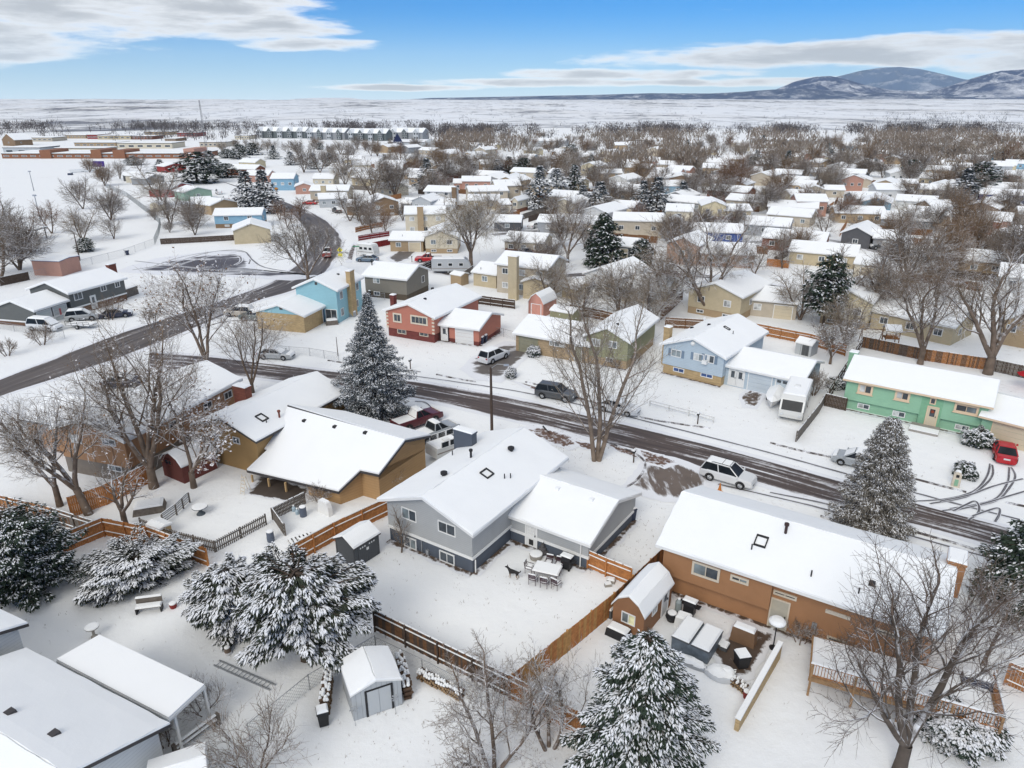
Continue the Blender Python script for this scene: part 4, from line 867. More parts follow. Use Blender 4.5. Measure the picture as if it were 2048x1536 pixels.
f, Lx = edge((868, 648), (959, 660), 2.5); w = block(hs, f.sub(-0.5, 0), Lx + 0.5, 8.2, 2.5, 1.3, 'x', SALMON, MAROON, 0.6, oe=0.5, og=0.35)
s0 = w.F.hit(912, 670)[0]; garage_door(hs, w.F, s0, s0 + 2.6, 2.1, DOORW)
m = MB(); s0 = w.F.hit(886, 665)[0]; m.box(w.F, s0 - 0.9, s0 + 1.0, -0.03, 0.04, 0.05, 2.2); m.build('porch_shade_panel', paint('porch_shade', (0.06, 0.03, 0.028)), hs); pf = Fr(w.F(0, -0.04), ex=w.F.ex, ey=w.F.ey); door(hs, pf, s0 - 0.2, s0 + 0.7, 0.1, 2.1, light=True)  # flat dark panel on the wall, porch shade put into its colour
soil(w, 'FR')
# turquoise two-storey house with brick garage
TURQ = paint('turquoise_siding', (0.28, 0.50, 0.56), 'siding', lines=0.22, var=0.05)
f, Lx = edge((583, 576), (675, 582), 5.1); ht = H('turquoise two-storey house with yellow brick garage and tall chimney', f)
b = block(ht, f, Lx, 9.2, 5.1, 1.6, 'y', TURQ, None, oe=0.45, og=0.4)
s0 = b.F.hit(662, 620)[0]; window(ht, b.F, s0 - 0.95, s0 + 0.95, 0.1, 2.1, pane=[GLASS]); m = MB(); q = b.F.hit(632, 567); m.box(b.F, q[0] - 0.2, q[0] + 0.2, -0.04, 0.02, q[1] - 0.2, q[1] + 0.2); m.build('gable_vent', DARKFASCIA, ht)
for (y, z) in ((1.0, 3.4), (6.5, 3.4), (0.9, 0.8), (6.0, 0.8)): window(ht, b.R, y, y + 0.9, z, z + 1.2, cols=2)
chimney(ht, b.R, 4.2, -0.35, 1.5, 0.7, 0, 7.2, TANBRICK)
roof_vent(b, 643, 548, 'thin'); roof_vent(b, 676, 549, 'box')
f, Lx = edge((504, 624), (609, 633), 2.6); w = block(ht, f, Lx, 8.5, 2.6, 1.4, 'y', TANBRICK, None, oe=0.4, og=0.35, gable=TURQ)
door(ht, w.R, 5.2, 6.0, 0.1, 2.1, col=paint('blue_door', (0.08, 0.12, 0.18))); m = MB(); q = w.F.hit(562, 616); m.box(w.F, q[0] - 0.25, q[0] + 0.25, -0.06, 0.02, q[1] - 0.25, q[1] + 0.25); m.build('gable_vent', DARKFASCIA, ht)
# grey-brown house behind it
GBR = paint('grey_brown_siding', (0.20, 0.185, 0.155), 'siding', lines=0.22, var=0.05)
f, Lx = edge((722, 551), (814, 560), 3.7); hq = H('grey-brown house behind the turquoise house', f); b = block(hq, f, Lx, 8.6, 3.7, 1.6, 'x', GBR, paint('dark_brown_base', (0.09, 0.07, 0.05)), 1.0, oe=0.45, og=0.4)
wc(hq, b.F, 753, 561, 1.3, 0.9, frame=WHITE, pane=[BLIND, CURT]); wc(hq, b.F, 754, 587, 1.2, 0.7); window(hq, b.R, 5.2, 6.2, 1.9, 3.1, cols=1); roof_vent(b, 744, 530, 'pipe')
# dark grey house at the left with garage
DGREY = paint('dark_grey_siding', (0.125, 0.13, 0.125), 'siding', lines=0.22, var=0.06)
f, Lx = edge((136, 588), (255, 556), 3.7); hd = H('dark grey house with white trim and brick chimney beside the parked cars at the left', f)
b = block(hd, f, Lx, 9.0, 3.7, 1.5, 'x', DGREY, BROWNBRICK, 1.15, oe=0.45, og=0.4, band=WHITE)
for (cx, cy, w_, h_) in ((156, 592, 1.5, 1.2), (206, 575, 1.1, 1.2), (234, 568, 1.0, 1.1)): wc(hd, b.F, cx, cy, w_, h_, fw=0.1, out=0.08)
s0 = b.F.hit(186, 600)[0]; door(hd, Fr(b.F(0, -0.03), ex=b.F.ex, ey=b.F.ey), s0 - 0.45, s0 + 0.45, 0.2, 2.3, light=True)
chim_px(hd, 221, 528, 4.9, 1.5, 0.7, b.fr.ang, 0, REDBRICK)
f, Lx = edge((70, 622), (137, 601), 2.6); w = block(hd, f.sub(-0.2, 0), Lx + 0.5, 8.0, 2.6, 1.35, 'x', DGREY, BROWNBRICK, 0.7, oe=0.45, og=0.35, band=WHITE)
s0 = 0.5; garage_door(hd, w.F, 0.4, 2.8, 2.1, paint('pale_grey_garage', (0.52, 0.55, 0.53))); garage_door(hd, w.F, 3.3, 5.7, 2.1, MATS['pale_grey_garage'])
m = MB(); m.box(w.F, 3.8, 4.1, -0.6, -0.55, 0.9, 1.9); m.build('flag', paint('red_white_flag', (0.45, 0.12, 0.12)), hd)
# ------------------------------------------------------------------ houses further back: near eave line by pixels, depth, ridge direction
PAL = {'beige': (0.48, 0.42, 0.33), 'cream': (0.60, 0.54, 0.42), 'yellow': (0.58, 0.50, 0.33), 'white': (0.62, 0.62, 0.60), 'tan': (0.38, 0.28, 0.17), 'brown': (0.24, 0.16, 0.095), 'grey': (0.30, 0.31, 0.32), 'dark grey': (0.10, 0.10, 0.105), 'pale grey': (0.45, 0.47, 0.48), 'salmon': (0.46, 0.26, 0.20), 'red brick': (0.22, 0.085, 0.05), 'blue': (0.06, 0.10, 0.27), 'sky blue': (0.23, 0.40, 0.52), 'green': (0.30, 0.42, 0.33), 'red': (0.28, 0.045, 0.04), 'pink brick': (0.42, 0.27, 0.19), 'buff': (0.50, 0.42, 0.28), 'dark green': (0.05, 0.12, 0.10), 'school brick': (0.30, 0.135, 0.075), 'slate': (0.13, 0.15, 0.15)}
def pmat(c): return paint(c.replace(' ', '_') + '_wall', PAL[c], 'brick' if 'brick' in c else 'siding', lines=0.22, var=0.08)
def bg_house(label, blocks, chim=None, name='house', cat='house'):
    """blocks: (p0, p1, eave, depth, ridge, rise, colour, lowcolour or None, windows)"""
    root = None; out = []
    for (p0, p1, e, D, rd, rise, col, low, nw) in blocks:
        f, Lx = edge(p0, p1, e)
        if root is None: root = thing(name, label, cat, f)
        b = block(root, f, Lx, D, e, rise, rd, pmat(col), pmat(low) if low else None, 1.1, oe=0.4, og=0.35, step=2.5); out.append(b)
        zw = 1.9 if e > 3.2 else 1.0
        rows_ = [zw] if e < 4.6 else [0.9, 3.4]
        if low and e > 3.2: rows_ = [2.0, 0.35]
        for k in range(abs(nw)):
            for r_ in rows_:
                hh = 0.55 if r_ == 0.35 else 1.05
                s = b.wF * (k + 0.5) / abs(nw); window(root, b.F, s - 0.6, s + 0.6, r_, r_ + hh, pane=[RND.choice([GLASS, GLASS, CURT, BLIND])], fw=0.1)
        if nw < 0:       # garage instead of the last window
            s = b.wF * (abs(nw) - 0.5) / abs(nw); garage_door(root, Fr(b.F(0, -0.09), ex=b.F.ex, ey=b.F.ey), s - 1.3, s + 1.3, 2.1, MATS['cream_garage'])
        if b.wR > 6: window(root, b.R, b.wR * 0.35 - 0.5, b.wR * 0.35 + 0.5, zw, zw + 1, fw=0.1)
        if RND.random() < 0.6: roof_vent(b, (p0[0] * 0.6 + p1[0] * 0.4), (p0[1] + p1[1]) / 2 - 8, 'thin')
    if chim:
        for (px, py, zt, w_, d_, c_) in chim: chim_px(root, px, py, zt, w_, d_, out[0].fr.ang, 0, pmat(c_))
    return root
B_H = bg_house
B_H('beige two-storey house with a broad tan chimney behind the salmon house', [((988, 527), (1098, 539), 5.1, 8.5, 'x', 1.5, 'beige', None, 3), ((941, 543), (993, 550), 2.6, 7, 'x', 1.3, 'buff', None, 1), ((1098, 567), (1122, 546), 3.0, 5, 'x', 0.9, 'buff', None, 1)], [(1027, 512, 7.4, 1.6, 0.9, 'buff')])
B_H('white house with green window panes behind the pink shed', [((1164, 546), (1237, 558), 4.2, 11, 'y', 1.5, 'white', None, 2), ((1230, 570), (1336, 582), 2.7, 8.5, 'x', 1.4, 'beige', None, 3)])
B_H('cream house behind the spreading bare tree on the right', [((1372, 577), (1487, 596), 3.9, 12, 'y', 1.6, 'buff', 'tan', 2), ((1486, 597), (1600, 608), 2.7, 8.5, 'x', 1.3, 'beige', None, -2)])
B_H('yellow house with a long low wing behind the tall dark pine', [((1640, 592), (1748, 607), 4.2, 11, 'y', 1.5, 'yellow', 'tan', 2), ((1738, 620), (1912, 656), 2.7, 8.5, 'x', 1.4, 'buff', None, 3)])
B_H('tan brick house with cream garage below the dark grey gable on the right', [((1576, 501), (1716, 513), 2.7, 9, 'x', 1.5, 'buff', None, 3), ((1706, 526), (1770, 533), 2.7, 7, 'x', 1.2, 'cream', None, -1)])
B_H('pale grey house with red brick chimney at the right edge', [((1976, 473), (2070, 482), 3.4, 12, 'y', 1.5, 'pale grey', None, 2)], [(1996, 444, 5.2, 1.6, 0.8, 'red brick')])
B_H('brown house at the right edge behind two big bare trees', [((2000, 640), (2090, 655), 3.4, 10, 'y', 1.5, 'tan', None, 2)])
B_H('cream corner house with two garage doors beside the red fence', [((846, 473), (918, 473), 3.8, 11, 'y', 1.4, 'cream', 'tan', 2), ((776, 480), (848, 481), 2.6, 8, 'x', 1.3, 'tan', None, -2)])
B_H('pale yellow two-storey house with olive chimney', [((807, 428), (892, 427), 5.2, 8, 'x', 1.4, 'cream', None, 3)], [(840, 413, 7.0, 1.5, 0.8, 'tan')])
B_H('white house with red shutters and long wing', [((820, 401), (862, 403), 3.9, 9, 'y', 1.4, 'pale grey', None, 2), ((858, 409), (910, 409), 2.8, 8, 'x', 1.2, 'white', None, 2), ((800, 406), (822, 407), 2.8, 7, 'x', 1.2, 'pale grey', None, 1)])
B_H('brown gabled house left of the white house with red shutters', [((738, 406), (800, 403), 4.0, 10, 'y', 1.6, 'brown', 'brown', 2), ((690, 412), (742, 412), 2.7, 8, 'x', 1.4, 'brown', None, 1)])
B_H('white two-storey house with dark chimney on its right side', [((846, 382), (902, 384), 4.6, 8, 'x', 1.4, 'white', None, 3)], [(908, 374, 6.4, 1.4, 0.8, 'brown')])
B_H('long beige house with tan chimney near the red car on the curve', [((617, 381), (697, 381), 4.0, 8.5, 'x', 1.4, 'beige', 'brown', 3)], [(646, 371, 6.0, 1.6, 0.8, 'buff')])
B_H('white porch house in front of the long beige house', [((636, 398), (696, 396), 2.8, 8, 'x', 1.3, 'pale grey', None, 3)])
B_H('small orange-fronted house up the curved road', [((588, 373), (628, 372), 2.8, 8, 'y', 1.2, 'salmon', None, 1)])
B_H('salmon brick house among bare trees', [((922, 362), (982, 362), 4.0, 8.5, 'x', 1.4, 'salmon', None, 3), ((905, 366), (926, 366), 2.8, 7, 'x', 1.2, 'salmon', None, 1)])
B_H('beige long house with orange side wall', [((937, 383), (1018, 381), 3.4, 8.5, 'x', 1.4, 'beige', None, 3)])
B_H('tan house with pale garage door beside a small orange-based house', [((934, 401), (1000, 401), 2.8, 8.5, 'x', 1.4, 'buff', None, 2), ((1000, 409), (1024, 408), 2.7, 7, 'x', 1.2, 'tan', None, -1)])
B_H('small cream house with orange base', [((1021, 401), (1036, 402), 3.6, 8, 'y', 1.1, 'cream', 'red brick', 1)])
B_H('low dark house with long roof left of the grey house', [((985, 443), (1043, 444), 2.6, 8, 'x', 1.2, 'dark grey', None, 1)])
B_H('beige and red brick house with long roof behind the two-storey house', [((1005, 481), (1088, 486), 2.8, 8.5, 'x', 1.4, 'beige', 'red brick', 3)])
B_H('mid grey house with two roof parts behind the leaning bare tree', [((1072, 443), (1120, 445), 2.8, 8, 'x', 1.3, 'grey', None, 1), ((1130, 443), (1190, 448), 2.8, 8, 'x', 1.4, 'tan', None, 1)])
B_H('black garage with white door beside the dark pine', [((1213, 489), (1275, 495), 2.7, 7, 'x', 1.3, 'dark grey', None, -1)])
B_H('beige two-storey house with long roof right of the dark pine', [((1224, 440), (1328, 443), 4.2, 8.5, 'x', 1.4, 'beige', None, 3)])
B_H('grey and red house with wide garage between the spruces', [((1216, 411), (1268, 415), 2.7, 8, 'x', 1.3, 'grey', None, -2)])
B_H('deep blue gabled house with long snowy roof', [((1336, 451), (1372, 452), 3.0, 11, 'y', 1.3, 'blue', None, 1), ((1372, 462), (1490, 466), 2.8, 9, 'x', 1.4, 'blue', None, 2)])
B_H('pink brick house with solar panels on its wing', [((1330, 485), (1400, 492), 4.2, 10, 'y', 1.4, 'pink brick', None, 1), ((1400, 505), (1514, 510), 2.8, 9, 'x', 1.5, 'pink brick', None, 3)])
B_H('bright yellow gabled house with red brick base', [((1402, 411), (1456, 412), 4.0, 10, 'y', 1.4, 'yellow', 'red brick', 2), ((1448, 421), (1506, 421), 2.8, 8, 'x', 1.3, 'buff', 'red brick', 2)])
B_H('cream house with snowy roof left of the bright yellow house', [((1330, 421), (1388, 423), 2.8, 9, 'x', 1.4, 'cream', None, 1)])
B_H('orange-red brick house with wide roof', [((1412, 379), (1496, 385), 3.6, 9, 'x', 1.5, 'red brick', None, 3)])
B_H('tan house behind the pair of snowy spruces', [((1220, 375), (1280, 377), 3.4, 8.5, 'x', 1.4, 'tan', None, 2)])
B_H('long white house with red chimney right of the orange brick house', [((1534, 412), (1638, 417), 2.9, 9, 'x', 1.4, 'white', None, 4)], [(1641, 397, 4.6, 1.2, 0.8, 'red brick')])
B_H('cream gabled house with round trees in front', [((1608, 378), (1652, 379), 3.6, 10, 'y', 1.3, 'beige', None, 2), ((1650, 379), (1692, 380), 2.7, 8, 'x', 1.2, 'beige', None, 1)])
B_H('long tan house behind thin bare trees at right', [((1670, 425), (1776, 428), 2.8, 9, 'x', 1.4, 'tan', None, 3)])
B_H('dark charcoal gabled house right of the tan brick house', [((1680, 465), (1745, 471), 3.2, 12, 'y', 1.6, 'dark grey', None, 1), ((1745, 475), (1800, 478), 2.7, 8, 'x', 1.3, 'grey', None, 1)])
B_H('charcoal a-shaped garage beside a dark parked car', [((1776, 492), (1815, 496), 3.0, 7, 'y', 2.2, 'dark grey', None, 1)])
B_H('low tan house with brown gable at right', [((1752, 382), (1826, 386), 2.8, 8.5, 'x', 1.3, 'tan', None, 2)])
B_H('cream two-level house with snow roof right of the brown gable', [((1835, 377), (1893, 380), 4.2, 8.5, 'x', 1.3, 'cream', None, 4)])
B_H('long white low house below the cream two-level house', [((1790, 400), (1875, 405), 2.8, 8.5, 'x', 1.4, 'white', None, 3)])
B_H('bright blue house at the right edge', [((1958, 387), (2060, 392), 3.6, 8.5, 'x', 1.4, 'blue', None, 4)])
B_H('wide brown gabled house below the bright blue house', [((1924, 412), (2000, 418), 3.4, 12, 'y', 1.6, 'brown', None, 1)])
B_H('small brown house with tidy snow roof', [((1798, 366), (1838, 367), 2.8, 8.5, 'x', 1.2, 'tan', None, 2)])
B_H('pale house with broad roof left of the cream gabled house', [((1200, 346), (1246, 346), 3.4, 8.5, 'x', 1.3, 'tan', None, 2)])
# houses along the park fence on the left
B_H('sky blue house by the snowy vacant lot', [((424, 431), (524, 429), 3.4, 8, 'x', 1.3, 'sky blue', 'brown', 2)])
B_H('buff gabled house with blue fascia by the vacant lot', [((462, 462), (543, 458), 3.2, 9, 'y', 1.6, 'buff', None, 0)])
B_H('tan gabled house behind the sky blue house', [((420, 411), (478, 404), 2.9, 9, 'y', 1.4, 'tan', None, 0), ((382, 407), (424, 405), 2.6, 9, 'x', 1.4, 'beige', None, 1)])
B_H('pale green gabled house behind the park fence', [((366, 385), (426, 380), 2.9, 9, 'y', 1.4, 'green', None, 1)])
B_H('dark red house behind the park fence', [((342, 378), (386, 369), 2.9, 9, 'y', 1.4, 'red', None, 0)])
B_H('cream house with twin gables near the school field', [((278, 352), (312, 348), 2.9, 8, 'y', 1.3, 'cream', None, 1), ((292, 357), (330, 352), 2.7, 8, 'y', 1.2, 'grey', None, 1)])
B_H('low house with dark carport near the school field', [((243, 350), (282, 349), 2.6, 8, 'x', 1.0, 'dark grey', None, 1)])
B_H('red-walled house left of the big round pine', [((328, 333), (374, 330), 2.9, 9, 'y', 1.3, 'red', None, 1)])
# ================================================================== trees
BARK = snowmix('bark_grey', (0.15, 0.112, 0.085), 0.35, 0.75, 0.9, nscale=2.5); BARKB = snowmix('bark_brown', (0.13, 0.085, 0.06), 0.45, 0.85, 0.8, nscale=2.5)
TWIG = snowmix('twigs', (0.20, 0.148, 0.105), 0.4, 0.9, 0.75, nscale=1.2); TWIGD = snowmix('twigs_dark', (0.12, 0.088, 0.068), 0.62, 1.0, 0.7, nscale=1.2); TWIGW = snowmix('twigs_frosted', (0.20, 0.15, 0.105), 0.15, 0.6, 0.92, nscale=1.2)
FARBARE = [snowmix('far_twigs_grey', (0.185, 0.145, 0.112), 0.4, 0.95, 0.65, nscale=0.8), snowmix('far_twigs_brown', (0.21, 0.14, 0.085), 0.5, 1.0, 0.6, nscale=0.8), snowmix('far_twigs_pale', (0.24, 0.19, 0.14), 0.3, 0.9, 0.7, nscale=0.8)]
LEAFB = snowmix('withered_leaves', (0.24, 0.125, 0.05), 0.3, 0.7, 0.85, nscale=3.0); RUST = snowmix('rust_leaves', (0.18, 0.10, 0.055), 0.55, 0.95, 0.6, nscale=1.0)
import numpy as np
def np_mesh(name, V, F, m):
    me = bpy.data.meshes.new(name); V = np.asarray(V, dtype=np.float32).reshape(-1, 3); F = np.asarray(F, dtype=np.int32); k = F.shape[1]
    me.vertices.add(len(V)); me.vertices.foreach_set('co', V.ravel()); me.loops.add(F.size); me.loops.foreach_set('vertex_index', F.ravel())
    me.polygons.add(len(F)); me.polygons.foreach_set('loop_start', np.arange(0, F.size, k, dtype=np.int32)); me.update(calc_edges=True); me.validate(); me.materials.append(m); return me
def np_tubes(groups):
    """groups: list of (pts[m, n, 3], rad[m, n], sides) -> V, F (quads)"""
    VV = []; FF = []; off = 0
    for Pn, R, k in groups:
        m_, n, _ = Pn.shape; d = np.empty_like(Pn); d[:, 1:-1] = Pn[:, 2:] - Pn[:, :-2]; d[:, 0] = Pn[:, 1] - Pn[:, 0]; d[:, -1] = Pn[:, -1] - Pn[:, -2]
        d /= np.linalg.norm(d, axis=2, keepdims=True) + 1e-9
        a = np.cross(d, np.array([0.13, 0.07, 1.0])); a /= np.linalg.norm(a, axis=2, keepdims=True) + 1e-9; b = np.cross(d, a)
        an = np.arange(k) * 2 * pi / k
        V = Pn[:, :, None, :] + (a[:, :, None, :] * np.cos(an)[None, None, :, None] + b[:, :, None, :] * np.sin(an)[None, None, :, None]) * R[:, :, None, None]
        i = np.arange(m_)[:, None, None] * n * k + np.arange(n - 1)[None, :, None] * k; j = np.arange(k)[None, None, :]; j2 = (j + 1) % k
        F = np.stack([i + j, i + k + j, i + k + j2, i + j2], axis=3).reshape(-1, 4) + off      # wound so that normals point outwards
        VV.append(V.reshape(-1, 3)); FF.append(F); off += m_ * n * k
    return np.concatenate(VV), np.concatenate(FF)
def rot_dir(d, ang, az):
    a = d.cross(Vector((0.3, 0.2, 1))); a = a.normalized() if a.length > 1e-3 else Vector((1, 0, 0)); b = d.cross(a)
    return (d * cos(ang) + (a * cos(az) + b * sin(az)) * sin(ang)).normalized()
class Tree:
    """recursive bare tree; limbs collected by level"""
    def __init__(s, seed): s.r = random.Random(seed); s.segs = {}; s.tips = []
    def grow(s, p, d, ln, r0, lvl, P_):
        n = P_['segs'][min(lvl, len(P_['segs']) - 1)]; pts = [p]; rad = [r0]; r1 = r0 * P_['taper'][min(lvl, len(P_['taper']) - 1)]
        for i in range(n):
            w = P_['wig'][min(lvl, len(P_['wig']) - 1)]
            d = (d + Vector((s.r.uniform(-w, w), s.r.uniform(-w, w), s.r.uniform(-w, w) + P_['up'][min(lvl, len(P_['up']) - 1)]))).normalized()
            p = p + d * (ln / n); pts.append(p); rad.append(r0 + (r1 - r0) * (i + 1) / n)
        s.segs.setdefault(lvl, []).append((pts, rad))
        if lvl >= P_['levels']: s.tips.append((pts[-1], d)); return
        k = P_['kids'][min(lvl, len(P_['kids']) - 1)]; k = max(2, int(round(k * s.r.uniform(0.8, 1.2)))); az = s.r.uniform(0, 6.28)
        t0 = P_['start'][min(lvl, len(P_['start']) - 1)]
        for j in range(k):
            t = t0 + (1 - t0) * (j + s.r.random() * 0.6) / k; t = min(t, 0.999); i = int(t * n); fr = t * n - i
            q = pts[i].lerp(pts[min(i + 1, n)], fr); dd = (pts[min(i + 1, n)] - pts[i]).normalized()
            az += 2.4 + s.r.uniform(-0.5, 0.5); a = P_['ang'][min(lvl, len(P_['ang']) - 1)] * s.r.uniform(0.7, 1.25)
            cl = ln * P_['len'][min(lvl, len(P_['len']) - 1)] * s.r.uniform(0.7, 1.15) * (1.0 - 0.35 * t)
            cr = max((rad[i]) * P_['rr'][min(lvl, len(P_['rr']) - 1)], P_['minr'])
            s.grow(q, rot_dir(dd, a, az), cl, min(cr, rad[i] * 0.95), lvl + 1, P_)
        if lvl < P_['levels'] and P_.get('leader', True): s.grow(pts[-1], d, ln * 0.5, max(r1, P_['minr']), lvl + 1, P_)
    def mesh(s, name, levels, sides, m):
        g = []
        for l in levels:
            by = {}
            for pts, rad in s.segs.get(l, []): by.setdefault(len(pts), []).append((pts, rad))
            for n, L_ in by.items(): g.append((np.array([[tuple(q) for q in p] for p, _ in L_]), np.array([r for _, r in L_], dtype=float), sides[min(l, len(sides) - 1)]))
        if not g: return None
        V, F = np_tubes(g); return np_mesh(name, V, F, m)
BASE = dict(levels=4, segs=[5, 5, 4, 2, 1], taper=[0.6, 0.45, 0.45, 0.5, 0.5], wig=[0.10, 0.2, 0.28, 0.32, 0.35], up=[0.05, 0.08, 0.06, 0.05, 0.03], kids=[7, 7, 6, 5], start=[0.45, 0.3, 0.2, 0.15], ang=[0.75, 0.75, 0.75, 0.8], len=[0.85, 0.6, 0.55, 0.6], rr=[0.46, 0.42, 0.42, 0.55], minr=0.011)
def tree_thing(label, fr, t, tm, cm, leaves=None, group=None, name='tree', split=2, sides=(9, 7, 5, 3, 3), smooth=True):
    root = thing(name, label, 'tree', fr, group)
    # tree was grown in local coordinates: use meshes directly
    for nm, lv, m in (('trunk', range(0, split), tm), ('crown', range(split, 9), cm)):
        me = t.mesh(nm, lv, sides, m)
        if me is None: continue
        o = bpy.data.objects.new(nm, me); scene.collection.objects.link(o); o.parent = root
        if smooth and nm == 'trunk': me.polygons.foreach_set('use_smooth', [True] * len(me.polygons))
    if leaves:
        n, sz, m = leaves; mb = MB(); rr = t.r; tips = [q for q in t.tips]
        for i in range(n):
            q, d = rr.choice(tips); q = q + Vector((rr.uniform(-.15, .15), rr.uniform(-.15, .15), rr.uniform(-.15, .05))); a = Vector((rr.uniform(-1, 1), rr.uniform(-1, 1), rr.uniform(-0.6, 0.6))).normalized(); b = a.cross(Vector((rr.uniform(-1, 1), rr.uniform(-1, 1), 1))).normalized(); k = sz * rr.uniform(0.6, 1.3)
            mb.add([q - a * k, q - b * k * 0.6, q + a * k, q + b * k * 0.6], [(0, 1, 2, 3)])
        me = mb.mesh('leaves', m); o = bpy.data.objects.new('leaves', me); scene.collection.objects.link(o); o.parent = root
    return root
def bare(label, px, py, height, seed, lean=(0, 0), tr=0.28, forks=None, leaves=None, tm=None, cm=None, group=None, split=2, rot=None, **kw):
    """height: metres; forks: list of (length factor, tilt angle, azimuth) for stems rising from the base or a low crotch"""
    P_ = dict(BASE); P_.update(kw); t = Tree(seed)
    if P_['levels'] == 3 and 'segs' not in kw: P_['segs'] = [5, 4, 3, 1]
    fr = Fr(P(px, py), 0 if rot is None else rot)
    if forks:
        h0 = P_.get('crotch', 0.0)
        if h0 > 0: t.segs.setdefault(0, []).append(([Vector((0, 0, -0.15)), Vector((lean[0] * h0 * 0.5, lean[1] * h0 * 0.5, h0 * 0.5)), Vector((lean[0] * h0, lean[1] * h0, h0))], [tr * 1.25, tr, tr * 0.95]))
        for (k, tilt, az) in forks:
            d = Vector((sin(tilt) * cos(az), sin(tilt) * sin(az), cos(tilt)))
            o = Vector((lean[0] * h0, lean[1] * h0, max(h0 - 0.1, -0.1))) + Vector((cos(az), sin(az), 0)) * (0.25 if h0 == 0 else 0.05)
            t.grow(o, d, height * k * 0.62, tr * (0.68 if h0 else 0.9), 0, P_)
    else:
        t.grow(Vector((0, 0, -0.15)), Vector((lean[0], lean[1], 1)).normalized(), height * 0.62, tr, 0, P_)
    zmax = max(q.z for l in t.segs.values() for pts, _ in l for q in pts); k = height / zmax
    if not (0.93 < k < 1.07):
        for l in t.segs.values():
            for i, (pts, rad) in enumerate(l): l[i] = ([q * k for q in pts], rad)
        t.tips = [(q * k, d) for q, d in t.tips]
    return tree_thing(label, fr, t, tm or BARK, cm or TWIG, leaves, group, split=split)
# ---- conifers: whorled boughs carrying flat sprays, with snow lying on the sprays
NEEDLE = mat('spruce_needles', (0.045, 0.065, 0.052), 0.8, 0.4, 1.5, spec=0.15); NEEDLEB = mat('blue_spruce_needles', (0.10, 0.115, 0.12), 0.8, 0.35, 1.5, spec=0.15); NEEDLEG = mat('pine_needles', (0.038, 0.055, 0.038), 0.8, 0.4, 1.5, spec=0.15); JUN = mat('juniper_needles', (0.05, 0.06, 0.042), 0.8, 0.4, 1.5, spec=0.15); GREYN = mat('greyed_needles', (0.20, 0.185, 0.16), 0.85, 0.3, 1.5, spec=0.15)
CBARK = mat('conifer_bark', (0.075, 0.055, 0.042), 0.9, 0.3, 3.0)
SNOWTUFT = mat('bough_snow', (0.80, 0.81, 0.83), 0.9, 0.05, 2.0, spec=0.1)
def np_noise(p, f, seed):      # cheap smooth 3-D value in [-1, 1]
    x, y, z = (p * f + seed * 1.7).T
    return (np.sin(x * 1.3 + 1.9 * np.sin(y * 0.9 + z)) + np.sin(y * 1.7 + 1.3 * np.sin(z * 1.1 + x * 0.7)) + np.sin(z * 1.5 + 1.1 * np.sin(x * 1.2 - y))) / 3
def np_sprays(q, d, ln, w, dr):
    s = np.stack([d[:, 1], -d[:, 0], np.zeros(len(d))], 1); s /= np.linalg.norm(s, axis=1, keepdims=True) + 1e-6; s = s * w[:, None]
    up = np.zeros_like(q); m = q + d * (ln * 0.5)[:, None]; m[:, 2] += dr * 0.3; e = q + d * ln[:, None]; e[:, 2] += dr
    return np.stack([q, m + s, e, m - s], 1)
def quad_mesh(name, Q, m):
    return np_mesh(name, Q.reshape(-1, 3), np.arange(len(Q) * 4).reshape(-1, 4), m)
